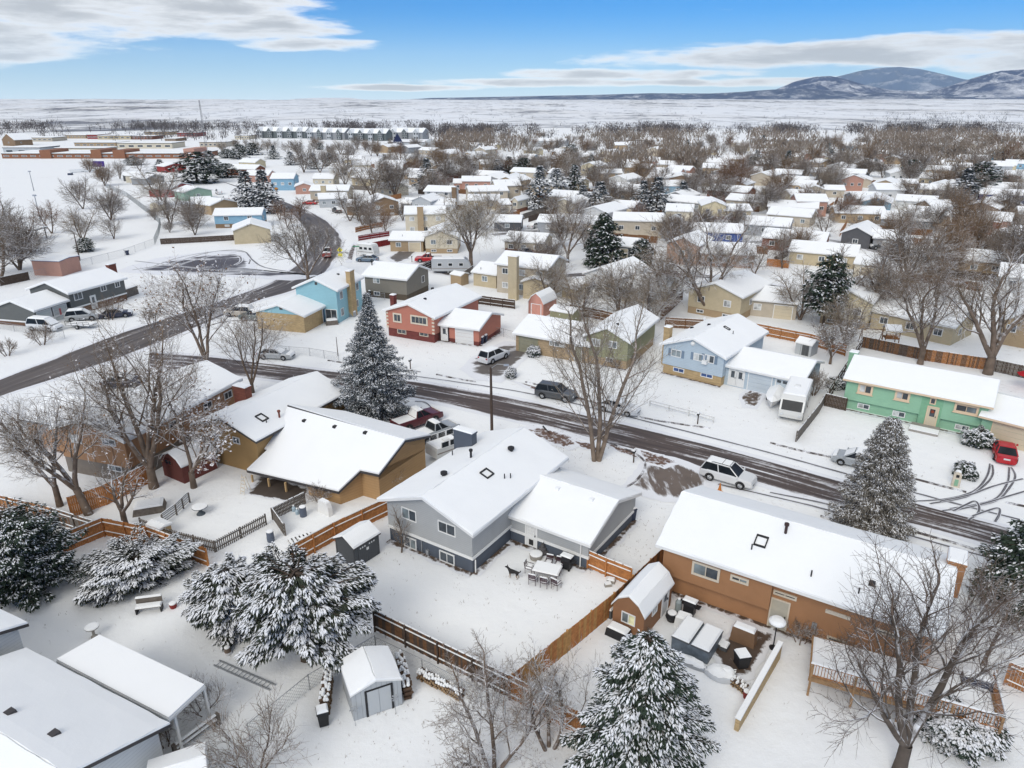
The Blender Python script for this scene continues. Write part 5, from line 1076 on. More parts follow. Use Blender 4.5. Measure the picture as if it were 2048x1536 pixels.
def conifer(label, px, py, height, radius, seed, n_bough=220, sprays=26, snow=0.5, needle=None, shape='spruce', group=None, spray_len=0.42, spray_w=0.13, base=0.06, droop=0.25, trunk_r=None, frame=None, snow_s=0.9, name='conifer_tree', upd=0.0, prof=None, lobe=0.22, clump=0.5, lat=0.9, fan=0.32):
    r = np.random.RandomState(seed); fr = frame or Fr(P(px, py), seed * 1.3); root = thing(name, label, 'tree', fr, group); U = r.uniform
    tr = trunk_r or height * 0.016
    u = (np.arange(n_bough) + r.rand(n_bough)) / n_bough; z = height * (base + (0.985 - base) * (1 - (1 - u) ** 1.25 if shape == 'spruce' else u)); v = z / height
    if prof: pr = np.interp(v, [a for a, _ in prof], [b for _, b in prof])
    else: pr = (1 - v) ** 0.85 * np.where(v > 0.12, 1.0, 0.8 + 1.7 * v)
    az = np.cumsum(2.39996 + U(-0.3, 0.3, n_bough)); dv = np.stack([np.cos(az), np.sin(az), np.zeros(n_bough)], 1)
    lob = 1 + lobe * np_noise(np.stack([np.cos(az) * 1.8, np.sin(az) * 1.8, z * (0.5 if shape == 'spruce' else 0.8)], 1), 1.0, seed)
    L_ = radius * pr * U(0.7, 1.08, n_bough) * lob + 0.1
    rise = (0.25 - 0.35 * (1 - v)) if shape == 'spruce' else U(-0.1, 0.5, n_bough); rise = rise + upd
    p0 = np.stack([np.zeros(n_bough), np.zeros(n_bough), z], 1)
    ax = lambda w: p0 + dv * (L_ * w)[:, None] + np.stack([np.zeros(n_bough), np.zeros(n_bough), rise * L_ * w - droop * L_ * w * w * 0.3], 1)
    bp = np.stack([ax(np.full(n_bough, 0.0)), ax(np.full(n_bough, 0.5)), ax(np.full(n_bough, 0.93))], 1)
    tp = np.array([[(0, 0, -0.15), (0, 0, height * 0.5), (0, 0, height * 0.97)]], dtype=float)
    V, F = np_tubes([(tp, np.array([[tr, tr * 0.6, tr * 0.12]]), 7), (bp, np.tile([[tr * 0.22, tr * 0.14, 0.01]], (n_bough, 1)), 3)])
    o = bpy.data.objects.new('trunk', np_mesh('trunk', V, F, CBARK)); scene.collection.objects.link(o); o.parent = root
    ns = np.maximum(4, (sprays * (L_ / radius) ** 1.1 * (0.42 / spray_len) ** 1.6).astype(int)); B = np.repeat(np.arange(n_bough), ns); M = len(B)
    w = 0.15 + 0.85 * r.rand(M) ** 0.7; d = dv[B]; sd = np.stack([-d[:, 1], d[:, 0], np.zeros(M)], 1)
    off = U(-1, 1, M) * (fan * L_[B] * (1.08 - w) + 0.08)
    q = p0[B] + d * (L_[B] * w)[:, None] + sd * off[:, None]; q[:, 2] += rise[B] * L_[B] * w - droop * L_[B] * w * w * 0.3 + U(-0.16, 0.05, M) - np.abs(off) * 0.25
    lt = np.sign(off) * U(0.1, lat, M) + U(-0.25, 0.25, M); dd = d * U(0.5, 1.0, M)[:, None] + sd * lt[:, None]; dd /= np.linalg.norm(dd, axis=1, keepdims=True)
    sl = spray_len * U(0.6, 1.35, M); dr = -sl * droop * U(0.2, 2.2, M); sw = spray_w * U(0.7, 1.3, M)
    d2 = dd + U(-0.7, 0.7, (M, 3)); d2[:, 2] -= 0.4; d2 /= np.linalg.norm(d2, axis=1, keepdims=True); k2 = r.rand(M) < 0.6; q2 = q.copy(); q2[:, 2] -= 0.07
    Q = np.concatenate([np_sprays(q, dd, sl, sw, dr), np_sprays(q2[k2], d2[k2], sl[k2] * 0.9, sw[k2], dr[k2])])
    oc = bpy.data.objects.new('crown', quad_mesh('crown', Q, needle or NEEDLE)); scene.collection.objects.link(oc); oc.parent = root
    pn = snow * (0.5 + 0.55 * w) + clump * np_noise(q, 2.6, seed) + 0.5 * clump * np_noise(q, 7.0, seed + 3)
    ks = r.rand(M) < pn; qs = q[ks] + dd[ks] * (sl[ks] * 0.1)[:, None]; qs[:, 2] += 0.03 + 0.03 * r.rand(ks.sum())
    Q = np_sprays(qs, dd[ks], sl[ks] * snow_s * 0.85, sw[ks] * snow_s, dr[ks] * 0.8)
    o2 = bpy.data.objects.new('snow', quad_mesh('snow', Q, SNOWTUFT)); scene.collection.objects.link(o2); o2.parent = oc; o2['kind'] = 'stuff'
    return root
# ---- foreground trees
EL = dict(kids=[6, 6, 6, 5], ang=[0.68, 0.72, 0.75, 0.8], len=[0.95, 0.66, 0.58, 0.62], up=[0.04, 0.05, 0.03, 0.02, 0.02], wig=[0.14, 0.24, 0.3, 0.35, 0.35], rr=[0.40, 0.38, 0.40, 0.5], start=[0.35, 0.25, 0.2, 0.1])
bare('large spreading bare tree with several stems by the brown board house', 308, 975, 17.0, 11, forks=[(1.0, 0.30, 2.4), (1.05, 0.12, 1.2), (0.95, 0.42, 0.3), (0.85, 0.5, 3.6)], tr=0.36, crotch=3.0, leaves=(1100, 0.10, LEAFB), **EL)
bare('bare tree with clinging brown leaves beside the picket-fenced yard', 388, 975, 10.5, 12, forks=[(1.0, 0.12, 1.5), (0.75, 0.65, -0.3), (0.7, 0.55, 0.6)], tr=0.24, crotch=2.2, leaves=(1500, 0.12, LEAFB), cm=TWIGW, **dict(EL, levels=3, kids=[6, 6, 5]))
bare('leaning bare tree at the left behind the grey weathered fence', 178, 1028, 11, 13, lean=(-0.25, 0.05), forks=[(1.0, 0.55, 2.9), (1.0, 0.25, 2.2), (0.8, 0.6, 3.8)], tr=0.3, crotch=3.2, cm=TWIGW, **EL)
bare('second leaning bare tree at the left edge', 120, 1012, 10, 14, forks=[(1.0, 0.6, 3.0), (0.9, 0.3, 2.0)], tr=0.24, crotch=2.5, cm=TWIGW, **dict(EL, kids=[7, 6, 5, 4]))
bare('stubby bare tree with few brown leaves by the stacked boards', 252, 1055, 6.5, 15, forks=[(1.0, 0.15, 1.5), (0.7, 0.6, 3.0), (0.7, 0.7, 0.2)], tr=0.22, crotch=2.2, leaves=(160, 0.09, LEAFB), cm=TWIGW, **dict(EL, levels=3, kids=[5, 5, 4]))
bare('tall three-stemmed bare tree on the snowy front lawn', 1193, 922, 18.0, 16, forks=[(1.0, 0.10, 3.0), (1.02, 0.05, 1.2), (0.97, 0.17, 0.1)], tr=0.25, cm=snowmix('twigs_tan', (0.21, 0.165, 0.12), 0.5, 0.95, 0.7), tm=snowmix('bark_tan', (0.20, 0.155, 0.12), 0.45, 0.85, 0.7), leaves=(500, 0.06, LEAFB), **dict(kids=[8, 6, 5, 4], ang=[0.8, 0.62, 0.7, 0.8], len=[0.74, 0.58, 0.52, 0.55], start=[0.16, 0.25, 0.2, 0.1], up=[0.02, 0.07, 0.08, 0.05], rr=[0.34, 0.4, 0.45, 0.6]))
bare('big dark bare tree with snowy limbs in front of the wooden deck', 1797, 1545, 13.0, 17, forks=[(1.0, 0.10, 1.4), (1.0, 0.62, 0.35), (0.85, 0.42, 2.8), (0.7, 0.7, 3.3)], tr=0.30, crotch=2.6, cm=TWIGD, tm=snowmix('bark_dark', (0.10, 0.08, 0.065), 0.25, 0.6, 0.95, nscale=2.0), **dict(EL, kids=[6, 5, 5, 4], len=[1.0, 0.7, 0.6, 0.62]))
bare('thin weeping bare tree in front of the fence at the bottom', 985, 1545, 7.5, 18, forks=[(1.0, 0.25, 1.2), (0.9, 0.4, 2.6), (0.9, 0.5, 0.2), (0.8, 0.5, 4.2)], tr=0.13, cm=TWIG, **dict(EL, kids=[6, 6, 6, 5], up=[0.05, 0.0, -0.04, -0.08], ang=[0.7, 0.8, 0.9, 0.9], len=[0.7, 0.6, 0.55, 0.5]))
bare('bare snow-lined tree between the fence and the snowy spruce', 1100, 1500, 6.0, 19, forks=[(1.0, 0.3, 1.8), (0.9, 0.5, 0.4), (0.9, 0.5, 3.2)], tr=0.12, cm=TWIGW, **dict(EL, kids=[6, 6, 5, 4], levels=4))
bare('bushy bare shrub-tree at the bottom left of the fence', 515, 1545, 4.6, 20, forks=[(1.0, 0.3, 1.2), (0.9, 0.5, 2.6), (0.9, 0.5, 0.0), (0.9, 0.4, 4.0), (0.9, 0.55, 5.2)], tr=0.07, cm=TWIG, **dict(EL, kids=[8, 6, 5, 4], levels=3, minr=0.014))
bare('bare tree with sparse brown leaves at the street corner', 416, 745, 15.5, 21, forks=[(1.0, 0.1, 1.8), (0.95, 0.3, 0.2), (0.95, 0.3, 3.2)], tr=0.3, crotch=2.0, cm=TWIGW, leaves=(2200, 0.14, LEAFB), **dict(EL, kids=[7, 6, 5, 5]))
bare('smaller bare tree right of the street corner', 506, 785, 10.5, 22, forks=[(1.0, 0.1, 1.8), (0.95, 0.3, 0.2), (0.9, 0.3, 3.2)], tr=0.2, crotch=1.5, cm=TWIG, **dict(EL, kids=[6, 5, 5, 4]))
bare('small bare tree against the grey house wall', 803, 1105, 4.6, 23, tr=0.07, cm=TWIG, **dict(EL, levels=3, kids=[16, 7, 5], start=[0.12, 0.2, 0.2], len=[0.45, 0.5, 0.5], ang=[0.5, 0.6, 0.7], minr=0.010))
bare('wide bare tree beside the curved road', 617, 565, 12.5, 24, forks=[(1.0, 0.5, 2.6), (0.9, 0.2, 1.6), (0.9, 0.7, 0.3), (0.9, 0.75, 3.3)], tr=0.32, crotch=1.8, cm=snowmix('twigs_greybrown', (0.20, 0.165, 0.13), 0.5, 0.95, 0.6), **dict(EL, kids=[6, 6, 5, 5], minr=0.02))
bare('round-crowned pale willow beside the travel trailer', 942, 535, 15.5, 25, forks=[(1.0, 0.2, 2.6), (0.95, 0.4, 0.6), (0.9, 0.5, 4.0), (0.9, 0.6, 1.6)], tr=0.4, crotch=4.0, cm=snowmix('willow_twigs', (0.30, 0.24, 0.16), 0.3, 0.85, 0.7), tm=BARK, **dict(EL, kids=[7, 6, 6, 6], up=[0.05, 0.0, -0.1, -0.16], ang=[0.7, 0.8, 0.85, 0.9], minr=0.022))
bare('leaning bare tree with long snowy limbs behind the two-storey house', 1135, 525, 15, 26, forks=[(1.0, 0.15, 1.0), (1.0, 0.5, 2.7), (0.9, 0.5, 0.2)], tr=0.32, crotch=2.5, cm=TWIGW, **dict(EL, kids=[6, 6, 5, 5], minr=0.02))
bare('spreading bare tree in front of the cream house', 1412, 630, 17, 27, forks=[(1.0, 0.2, 1.0), (1.0, 0.55, 2.9), (1.0, 0.5, 0.4), (0.9, 0.7, 3.4)], tr=0.38, crotch=1.5, cm=TWIGW, **dict(EL, kids=[6, 6, 5, 5], minr=0.02))
bare('tall bare tree behind the mint green house', 1840, 728, 16, 28, forks=[(1.0, 0.2, 2.2), (1.0, 0.4, 0.3), (0.9, 0.5, 3.2)], tr=0.34, crotch=2.5, cm=TWIG, **dict(EL, kids=[6, 5, 5, 5], minr=0.018))
bare('big bare tree with thick snowy trunk at the right behind the green house', 1975, 748, 17, 29, forks=[(1.0, 0.15, 2.4), (1.0, 0.4, 0.2), (0.9, 0.6, 3.0), (0.8, 0.6, 1.0)], tr=0.5, crotch=3.0, cm=TWIGW, **dict(EL, kids=[6, 5, 5, 5], minr=0.018))
bare('round evergreen-brown apple tree by the small grey shed', 1660, 728, 6.0, 30, forks=[(1.0, 0.4, 2.2), (1.0, 0.5, 0.3), (0.9, 0.6, 4.2)], tr=0.16, crotch=1.4, cm=TWIG, leaves=(1500, 0.09, snowmix('olive_leaves', (0.10, 0.085, 0.055), 0.3, 0.7, 0.8)), **dict(EL, kids=[7, 6, 6, 4], levels=4))
bare('slim bare tree at the right edge above the deck', 1965, 1330, 7.0, 31, lean=(0.2, 0.1), tr=0.12, cm=TWIG, **dict(EL, levels=4, kids=[6, 5, 5, 4]))
# ---- foreground conifers
SPP = [(0.0, 0.6), (0.06, 0.95), (0.14, 1.0), (0.35, 0.92), (0.5, 0.74), (0.62, 0.52), (0.72, 0.34), (0.82, 0.18), (0.9, 0.09), (1.0, 0.02)]
conifer('tall snow-speckled spruce beside the street in the centre', 752, 838, 13.8, 4.3, 41, 430, 46, 0.68, NEEDLEB, spray_len=0.21, spray_w=0.045, prof=SPP, base=0.03)
conifer('grey snow-flecked spruce on the right beside the street', 1738, 1068, 9.9, 3.3, 42, 400, 42, 0.56, GREYN, spray_len=0.18, spray_w=0.034, prof=[(0, 0.75), (0.08, 1.0), (0.3, 0.9), (0.6, 0.62), (0.85, 0.32), (1, 0.06)], base=0.03)
conifer('snow-laden spruce at the bottom right of the centre fence', 1272, 1560, 8.9, 3.7, 43, 240, 84, 0.6, NEEDLEG, spray_len=0.20, spray_w=0.036, lat=0.7, lobe=0.3, prof=[(0, 0.8), (0.1, 1.0), (0.35, 0.9), (0.6, 0.66), (0.8, 0.42), (0.93, 0.2), (1, 0.05)], base=0.03, droop=0.4, snow_s=1.15)
conifer('dark green spruce cut off by the right edge', 2062, 1215, 10.5, 3.6, 44, 360, 40, 0.3, NEEDLEG, spray_len=0.30, spray_w=0.08, base=0.03, prof=SPP)
conifer('dark snow-dusted pine at the left edge in front of the orange fence', 45, 1190, 6.3, 3.5, 45, 400, 44, 0.46, NEEDLEG, shape='round', spray_len=0.22, spray_w=0.045, base=0.08, prof=[(0, 0.5), (0.12, 0.95), (0.4, 1.0), (0.7, 0.75), (0.9, 0.4), (1, 0.1)], upd=0.1, lobe=0.4)
conifer('low spreading juniper heaped with snow against the orange fence', 280, 1158, 1.9, 3.9, 46, 130, 100, 0.9, JUN, shape='round', spray_len=0.24, spray_w=0.042, base=0.02, prof=[(0, 0.85), (0.2, 1.0), (0.5, 0.9), (0.8, 0.65), (1, 0.3)], snow_s=1.2, droop=0.3, upd=0.12, name='juniper_tree', lobe=0.45, lat=0.5)
conifer('broad snow-laden juniper tree left of the dark grey shed', 612, 1318, 6.4, 3.5, 47, 170, 125, 0.6, JUN, shape='round', spray_len=0.24, spray_w=0.040, base=0.36, prof=[(0.2, 0.5), (0.35, 0.85), (0.6, 1.0), (0.8, 0.85), (0.92, 0.55), (1, 0.2)], snow_s=1.25, droop=0.5, trunk_r=0.36, name='juniper_tree', lobe=0.55, lat=0.5)
conifer('snow-laden juniper joined to the broad one on its left', 470, 1258, 4.6, 2.9, 48, 130, 105, 0.64, JUN, shape='round', spray_len=0.24, spray_w=0.040, base=0.08, prof=[(0, 0.5), (0.3, 1.0), (0.6, 0.9), (0.85, 0.5), (1, 0.1)], snow_s=1.25, droop=0.45, name='juniper_tree', lobe=0.5, lat=0.5)
conifer('tall dark pine behind the white house', 1205, 530, Hat(P(1205, 530), 424), 4.4, 49, 300, 40, 0.3, NEEDLEG, shape='round', spray_len=0.7, spray_w=0.2, base=0.03, prof=[(0, 0.7), (0.15, 1.0), (0.35, 0.85), (0.55, 0.75), (0.75, 0.5), (0.9, 0.28), (1, 0.06)])
conifer('round snowy evergreen beside the drive right of the dark pine', 1283, 535, 6.0, 2.3, 50, 200, 34, 0.5, NEEDLEG, shape='round', spray_len=0.45, spray_w=0.14, base=0.03, prof=[(0, 0.5), (0.2, 0.9), (0.5, 1.0), (0.75, 0.7), (1, 0.15)])
conifer('tall ragged pine among bare branches behind the light blue house', 1645, 655, Hat(P(1645, 655), 505), 3.3, 51, 170, 26, 0.3, NEEDLEG, shape='round', spray_len=0.6, spray_w=0.17, base=0.25, prof=[(0.2, 0.6), (0.4, 1.0), (0.65, 0.9), (0.85, 0.6), (1, 0.12)])
# ---- snowy shrubs
def shrub(label, px, py, h, r, seed, n=60, leaf=None, snow=0.7, needle=None):
    conifer(label, px, py, h, r, seed, n, 26, snow, needle or NEEDLEG, shape='round', spray_len=0.2, spray_w=0.055, base=0.03, prof=[(0, 0.7), (0.3, 1.0), (0.7, 0.85), (1, 0.2)], name='shrub', snow_s=1.15, trunk_r=0.05)['category'] = 'shrub'
shrub('round clipped shrub capped with snow beneath the deck', 1905, 1475, 1.5, 1.7, 60, 130, snow=0.9); shrub('snowy round shrub beside the round clipped one', 1955, 1480, 1.4, 1.3, 61, 100, snow=0.9)
shrub('snowy shrub by the green house garage', 1955, 890, 1.6, 1.3, 62, 90); shrub('dark berry shrub beside the stone mailbox', 1929, 952, 1.2, 0.9, 63, 80, snow=0.35); shrub('small snowy shrub by the green house fence', 1672, 775, 1.2, 1.0, 64, 70)
shrub('snow-capped shrub by the olive garage', 1068, 712, 1.4, 0.8, 65, 60, snow=1.0); shrub('larger shrub beside the snow-capped one', 1082, 705, 1.5, 1.0, 66, 70); shrub('snowy cone shrub by the wet driveway', 1022, 755, 1.3, 0.5, 67, 50, snow=1.0)
for i, (px, py, h, lab) in enumerate(((85, 690, 3.2, 'bare bush on the verge below the white van'), (15, 712, 2.6, 'bare bush on the verge at the left edge'), (222, 640, 4.5, 'bare bush in front of the parked suv'), (305, 655, 3.5, 'bare bush by the collector road'))):
    bare(lab, px, py, h, 70 + i, forks=[(1.0, 0.3, 1.2), (0.9, 0.5, 2.6), (0.9, 0.5, 0.0), (0.9, 0.4, 4.0)], tr=0.07, cm=TWIG, **dict(EL, kids=[6, 5, 5], levels=3, minr=0.02))
# ================================================================== vehicles
TYRE = mat('tyre_rubber', (0.018, 0.018, 0.018), 0.85); RIM = mat('alloy_rim', (0.45, 0.46, 0.47), 0.35, 0.05, metal=0.7); CARGL = glass('car_glass', (0.012, 0.015, 0.018), 0.3, 0.22); TAIL = mat('tail_lamp', (0.35, 0.02, 0.02), 0.3); HEADL = mat('head_lamp', (0.6, 0.62, 0.62), 0.2); PLATE = mat('number_plate', (0.6, 0.6, 0.58), 0.5); TRIMB = mat('black_plastic', (0.02, 0.02, 0.021), 0.6)
def carpaint(name, col): return mat(name, col, 0.28, 0.03, 1.0, spec=0.55)
def wheel(root, fr, x, y, r, wd=0.22):
    t = MB(); n = 18; prof = [(r * 0.62, -wd / 2), (r * 0.93, -wd / 2), (r, -wd * 0.3), (r, wd * 0.3), (r * 0.93, wd / 2), (r * 0.62, wd / 2)]
    vs = [fr(x + q * cos(2 * pi * k / n), y + o_, r + q * sin(2 * pi * k / n)) for q, o_ in prof for k in range(n)]; fs = []
    for i in range(5):
        for k in range(n): fs.append((i * n + k, i * n + (k + 1) % n, (i + 1) * n + (k + 1) % n, (i + 1) * n + k))
    t.add(vs, fs); o = t.build('wheel', TYRE, root); s = 1 if y > 0 else -1; d = MB()
    for k in range(5):       # spokes
        a = 2 * pi * k / 5; p = fr(x, y + s * (wd / 2 - 0.03), r); e = fr(x + r * 0.6 * cos(a), y + s * (wd / 2 - 0.03), r + r * 0.6 * sin(a)); d.tube([p, e], [0.055, 0.04], 4)
    d.tube([fr(x, y + s * 0.02, r), fr(x, y + s * (wd / 2 - 0.05), r)], [r * 0.63, r * 0.63], 14); d.build('rim', RIM, o)
def car(label, px, py, ang, kind, col, snow=0.0, name=None, cat='car', L=None, W=1.82, Hh=None, ground=True, scale=1.0, bed=True):
    """px, py: pixel of the middle of the car on the ground; ang: heading (degrees, world)"""
    c = P(px, py); fr = Fr((c[0], c[1], 0), radians(ang)); name = name or {'sedan': 'parked_car', 'suv': 'suv', 'pickup': 'pickup_truck', 'van': 'van', 'hatch': 'parked_car'}[kind]
    root = thing(name, label, cat, fr); Lc = L or {'sedan': 4.7, 'suv': 4.65, 'pickup': 5.6, 'van': 5.0, 'hatch': 4.2}[kind]; Hc = Hh or {'sedan': 1.43, 'suv': 1.72, 'pickup': 1.85, 'van': 1.85, 'hatch': 1.5}[kind]
    h = Lc / 2; w = W / 2; hi = {'sedan': 0.62, 'suv': 0.78, 'pickup': 0.85, 'van': 0.8, 'hatch': 0.66}[kind]
    zb = {'sedan': 0.2, 'suv': 0.27, 'pickup': 0.34, 'van': 0.26, 'hatch': 0.2}[kind]; belt = {'sedan': 0.93, 'suv': 1.08, 'pickup': 1.2, 'van': 1.12, 'hatch': 0.98}[kind]
    # stations along the length: (x, top of body below the glass, half width)
    S = {'sedan': [(-1, .62, .78), (-.97, .86, .88), (-.62, .93, 1), (-.2, .93, 1), (.3, .93, 1), (.36, .92, 1), (.75, .83, .97), (.94, .72, .88), (1, .5, .72)],
         'suv': [(-1, .7, .84), (-.98, 1.02, .92), (-.6, 1.06, 1), (0, 1.06, 1), (.3, 1.06, 1), (.42, 1.04, 1), (.8, .98, .97), (.95, .86, .9), (1, .6, .78)],
         'pickup': [(-1, 1.12, .93), (-.97, 1.16, 1), (-.5, 1.16, 1), (-.08, 1.16, 1), (.3, 1.18, 1), (.42, 1.16, 1), (.85, 1.08, .98), (.96, .98, .94), (1, .7, .86)],
         'van': [(-1, .75, .85), (-.98, 1.08, .95), (-.5, 1.1, 1), (0, 1.1, 1), (.5, 1.08, 1), (.66, 1.02, .99), (.86, .92, .96), (.96, .76, .88), (1, .5, .75)],
         'hatch': [(-1, .62, .82), (-.98, .92, .9), (-.6, .98, 1), (0, .98, 1), (.3, .97, 1), (.42, .94, 1), (.8, .84, .95), (.95, .7, .86), (1, .45, .7)]}[kind]
    G = {'sedan': (-.78, -.48, .08, .44), 'suv': (-.97, -.82, .12, .48), 'pickup': (-.2, -.13, .14, .46), 'van': (-.97, -.85, .34, .74), 'hatch': (-.93, -.72, .12, .5)}[kind]   # glasshouse: rear base, rear roof, front roof, windscreen base
    b = MB(); rows = []
    for (x, zt, ww) in S: rows.append([fr(x * h, y_, z_) for (y_, z_) in ((-w * ww * .9, zb), (-w * ww, zb + .12), (-w * ww, zt - .14), (-w * ww * .93, zt), (w * ww * .93, zt), (w * ww, zt - .14), (w * ww, zb + .12), (w * ww * .9, zb))])
    vs = [v for r_ in rows for v in r_]; n = 8; fs = []
    for i in range(len(S) - 1):
        for k in range(n): fs.append((i * n + k, (i + 1) * n + k, (i + 1) * n + (k + 1) % n, i * n + (k + 1) % n))
    fs += [tuple(range(n)), tuple(range(len(vs) - 1, len(vs) - n - 1, -1))]
    b.add(vs, fs)
    zt = interp([(s_[0], s_[1]) for s_ in S], G[1]) - 0.03; r0 = Hc; wb, wt = w * .92, w * .72
    # roof shell
    xs = [G[0] * h, G[1] * h, G[2] * h, G[3] * h]
    b.add([fr(xs[1], -wt, r0 - .06), fr(xs[2], -wt, r0 - .06), fr(xs[2], wt, r0 - .06), fr(xs[1], wt, r0 - .06), fr(xs[1] + .12, -wt * .8, r0), fr(xs[2] - .12, -wt * .8, r0), fr(xs[2] - .12, wt * .8, r0), fr(xs[1] + .12, wt * .8, r0)], [(4, 5, 6, 7), (0, 1, 5, 4), (1, 2, 6, 5), (2, 3, 7, 6), (3, 0, 4, 7), (3, 2, 1, 0)])
    for sy in (-1, 1):       # pillars
        for (xa, xb) in ((xs[0], xs[1]), (xs[3], xs[2]), ((xs[0] + xs[3]) / 2 - .05, (xs[1] + xs[2]) / 2)): b.tube([fr(xa, sy * wb, zt), fr(xb, sy * wt, r0 - .05)], [.06, .05], 4)
    bo = b.build('body', col, root)
    gl = lambda nm, q: (lambda mb: (mb.add(q, [(0, 1, 2, 3)]), mb.build(nm, CARGL, root)))(MB())
    i_ = .02
    gl('windscreen', [fr(xs[3], -wb + .05, zt), fr(xs[3], wb - .05, zt), fr(xs[2], wt - .03, r0 - .05), fr(xs[2], -wt + .03, r0 - .05)])
    gl('rear_window', [fr(xs[0], wb - .05, zt), fr(xs[0], -wb + .05, zt), fr(xs[1], -wt + .03, r0 - .05), fr(xs[1], wt - .03, r0 - .05)])
    for sy in (-1, 1):
        xm = (xs[0] + xs[3]) / 2 - .05; xt = (xs[1] + xs[2]) / 2
        for (a0, a1, t0, t1) in ((xs[0], xm, xs[1], xt), (xm, xs[3], xt, xs[2])): gl('side_window', [fr(a0, sy * wb, zt), fr(a1, sy * wb, zt), fr(t1, sy * wt, r0 - .05), fr(t0, sy * wt, r0 - .05)])
    if kind == 'pickup' and bed:
        m = MB(); m.box(fr, -h * .95, -h * .24, -w * .82, w * .82, 1.0, 1.17); m.build('bed_liner', TRIMB if snow < .5 else ROOFSNOW, root)
    r = {'sedan': .32, 'suv': .36, 'pickup': .40, 'van': .34, 'hatch': .31}[kind]; wx = Lc * .29
    for x in (-wx, wx):
        for y in (-w * .93, w * .93):
            wheel(root, fr, x, y, r)
            m = MB(); n = 10; sy = 1 if y > 0 else -1; yy = sy * (w + .006)    # arch
            vs = [fr(x + q * cos(pi * k / n), yy, r + q * sin(pi * k / n)) for q in (r * 1.02, r * 1.22) for k in range(n + 1)]
            m.add(vs, [(k, k + 1, n + 2 + k, n + 1 + k) for k in range(n)]); m.build('wheel_arch', TRIMB, root)
    hl = S[-2][1] - .12
    for sy in (-1, 1):
        m = MB(); m.tbox(fr, h * .93, h * .985, min(sy * w * .5, sy * w * .85), max(sy * w * .5, sy * w * .85), hl - .1, hl + .05, .01, .01); m.build('headlight', HEADL, root)
        m = MB(); m.box(fr, -h * .995, -h * .95, min(sy * w * .6, sy * w * .86), max(sy * w * .6, sy * w * .86), S[1][1] - .3, S[1][1] - .05); m.build('taillight', TAIL, root)
        m = MB(); m.tbox(fr, xs[3] - .15, xs[3] + .0, min(sy * w, sy * (w + .18)), max(sy * w, sy * (w + .18)), zt + .02, zt + .18, .02, .02); m.build('mirror', col, root)
    m = MB(); m.box(fr, -h * 1.004, -h * .98, -.26, .26, .55, .7); m.build('number_plate', PLATE, root)
    m = MB(); m.box(fr, h * .97, h * 1.0, -w * .5, w * .5, .35, .55); m.build('grille', TRIMB, root)
    if snow > 0:
        s = MB(); t = .05 + .09 * snow
        s.tbox(fr, xs[1] + .02, xs[2] - .02, -wt * .96, wt * .96, r0 - .02, r0 + t, .12, .1); so_ = s.build('snow', SNOW, bo)
        if snow > .4:
            s = MB(); st = [q for q in S if q[0] >= G[3] - .01]
            for a, c_ in zip(st, st[1:]): s.add([fr(a[0] * h, -w * a[2] * .9, a[1] + .01), fr(c_[0] * h, -w * c_[2] * .9, c_[1] + .01), fr(c_[0] * h, w * c_[2] * .9, c_[1] + .01), fr(a[0] * h, w * a[2] * .9, a[1] + .01), fr(a[0] * h, -w * a[2] * .8, a[1] + t), fr(c_[0] * h, -w * c_[2] * .8, c_[1] + t), fr(c_[0] * h, w * c_[2] * .8, c_[1] + t), fr(a[0] * h, w * a[2] * .8, a[1] + t)], [(4, 5, 6, 7), (0, 1, 5, 4), (1, 2, 6, 5), (2, 3, 7, 6), (3, 0, 4, 7)])
            s.add([fr(xs[3] + .03, -wb + .1, zt + .03), fr(xs[3] + .03, wb - .1, zt + .03), fr(xs[2] + .03, wt - .03, r0), fr(xs[2] + .03, -wt + .03, r0)], [(0, 1, 2, 3)])
            st = [q for q in S if q[0] <= G[0] + .02]
            if len(st) > 1 and kind == 'sedan':
                a, c_ = (-.95, .9), (G[0], .95); s.box(fr, a[0] * h, c_[0] * h, -w * .8, w * .8, .88, .95 + t * .6)
            if snow > .7: s.add([fr(xs[0] - .03, wb - .1, zt + .03), fr(xs[0] - .03, -wb + .1, zt + .03), fr(xs[1] - .03, -wt + .03, r0), fr(xs[1] - .03, wt - .03, r0)], [(0, 1, 2, 3)])
            s.build('snow', SNOW, bo)
    return root
WHT = carpaint('white_car_paint', (0.62, 0.63, 0.63)); SIL = carpaint('silver_car_paint', (0.34, 0.36, 0.37)); DGR = carpaint('dark_grey_car_paint', (0.07, 0.075, 0.08)); REDP = carpaint('red_car_paint', (0.42, 0.012, 0.018)); NAVY = carpaint('navy_car_paint', (0.02, 0.025, 0.05)); MARO = carpaint('maroon_car_paint', (0.10, 0.02, 0.025)); BEIGEP = carpaint('pale_gold_car_paint', (0.42, 0.38, 0.32)); SLBL = carpaint('slate_blue_car_paint', (0.12, 0.17, 0.22)); BLUP = carpaint('blue_grey_car_paint', (0.20, 0.25, 0.28))
rv4 = car('white suv with dark roof rails parked beside the street', 1455, 962, -35, 'suv', WHT, 0.25)
m = MB(); f_ = Fr(rv4.location, rv4.rotation_euler.z)
for y in (-0.6, 0.6): m.tube([f_(-1.4, y, 1.73), f_(-1.2, y, 1.8), f_(0.3, y, 1.8), f_(0.5, y, 1.73)], 0.03, 5)
for x in (-0.5, 0.2): m.tube([f_(x, -0.6, 1.8), f_(x, 0.6, 1.8)], 0.02, 4)
m.build('roof_rail', TRIMB, rv4)
car('bright red car on the green house driveway', 2006, 912, 62, 'sedan', REDP, 0.0, L=4.4)
car('dark grey suv under the three-stemmed tree across the street', 1112, 796, -24, 'suv', DGR, 0.0)
car('snow-covered white sedan right of the dark grey suv', 1236, 823, -30, 'sedan', WHT, 0.9)
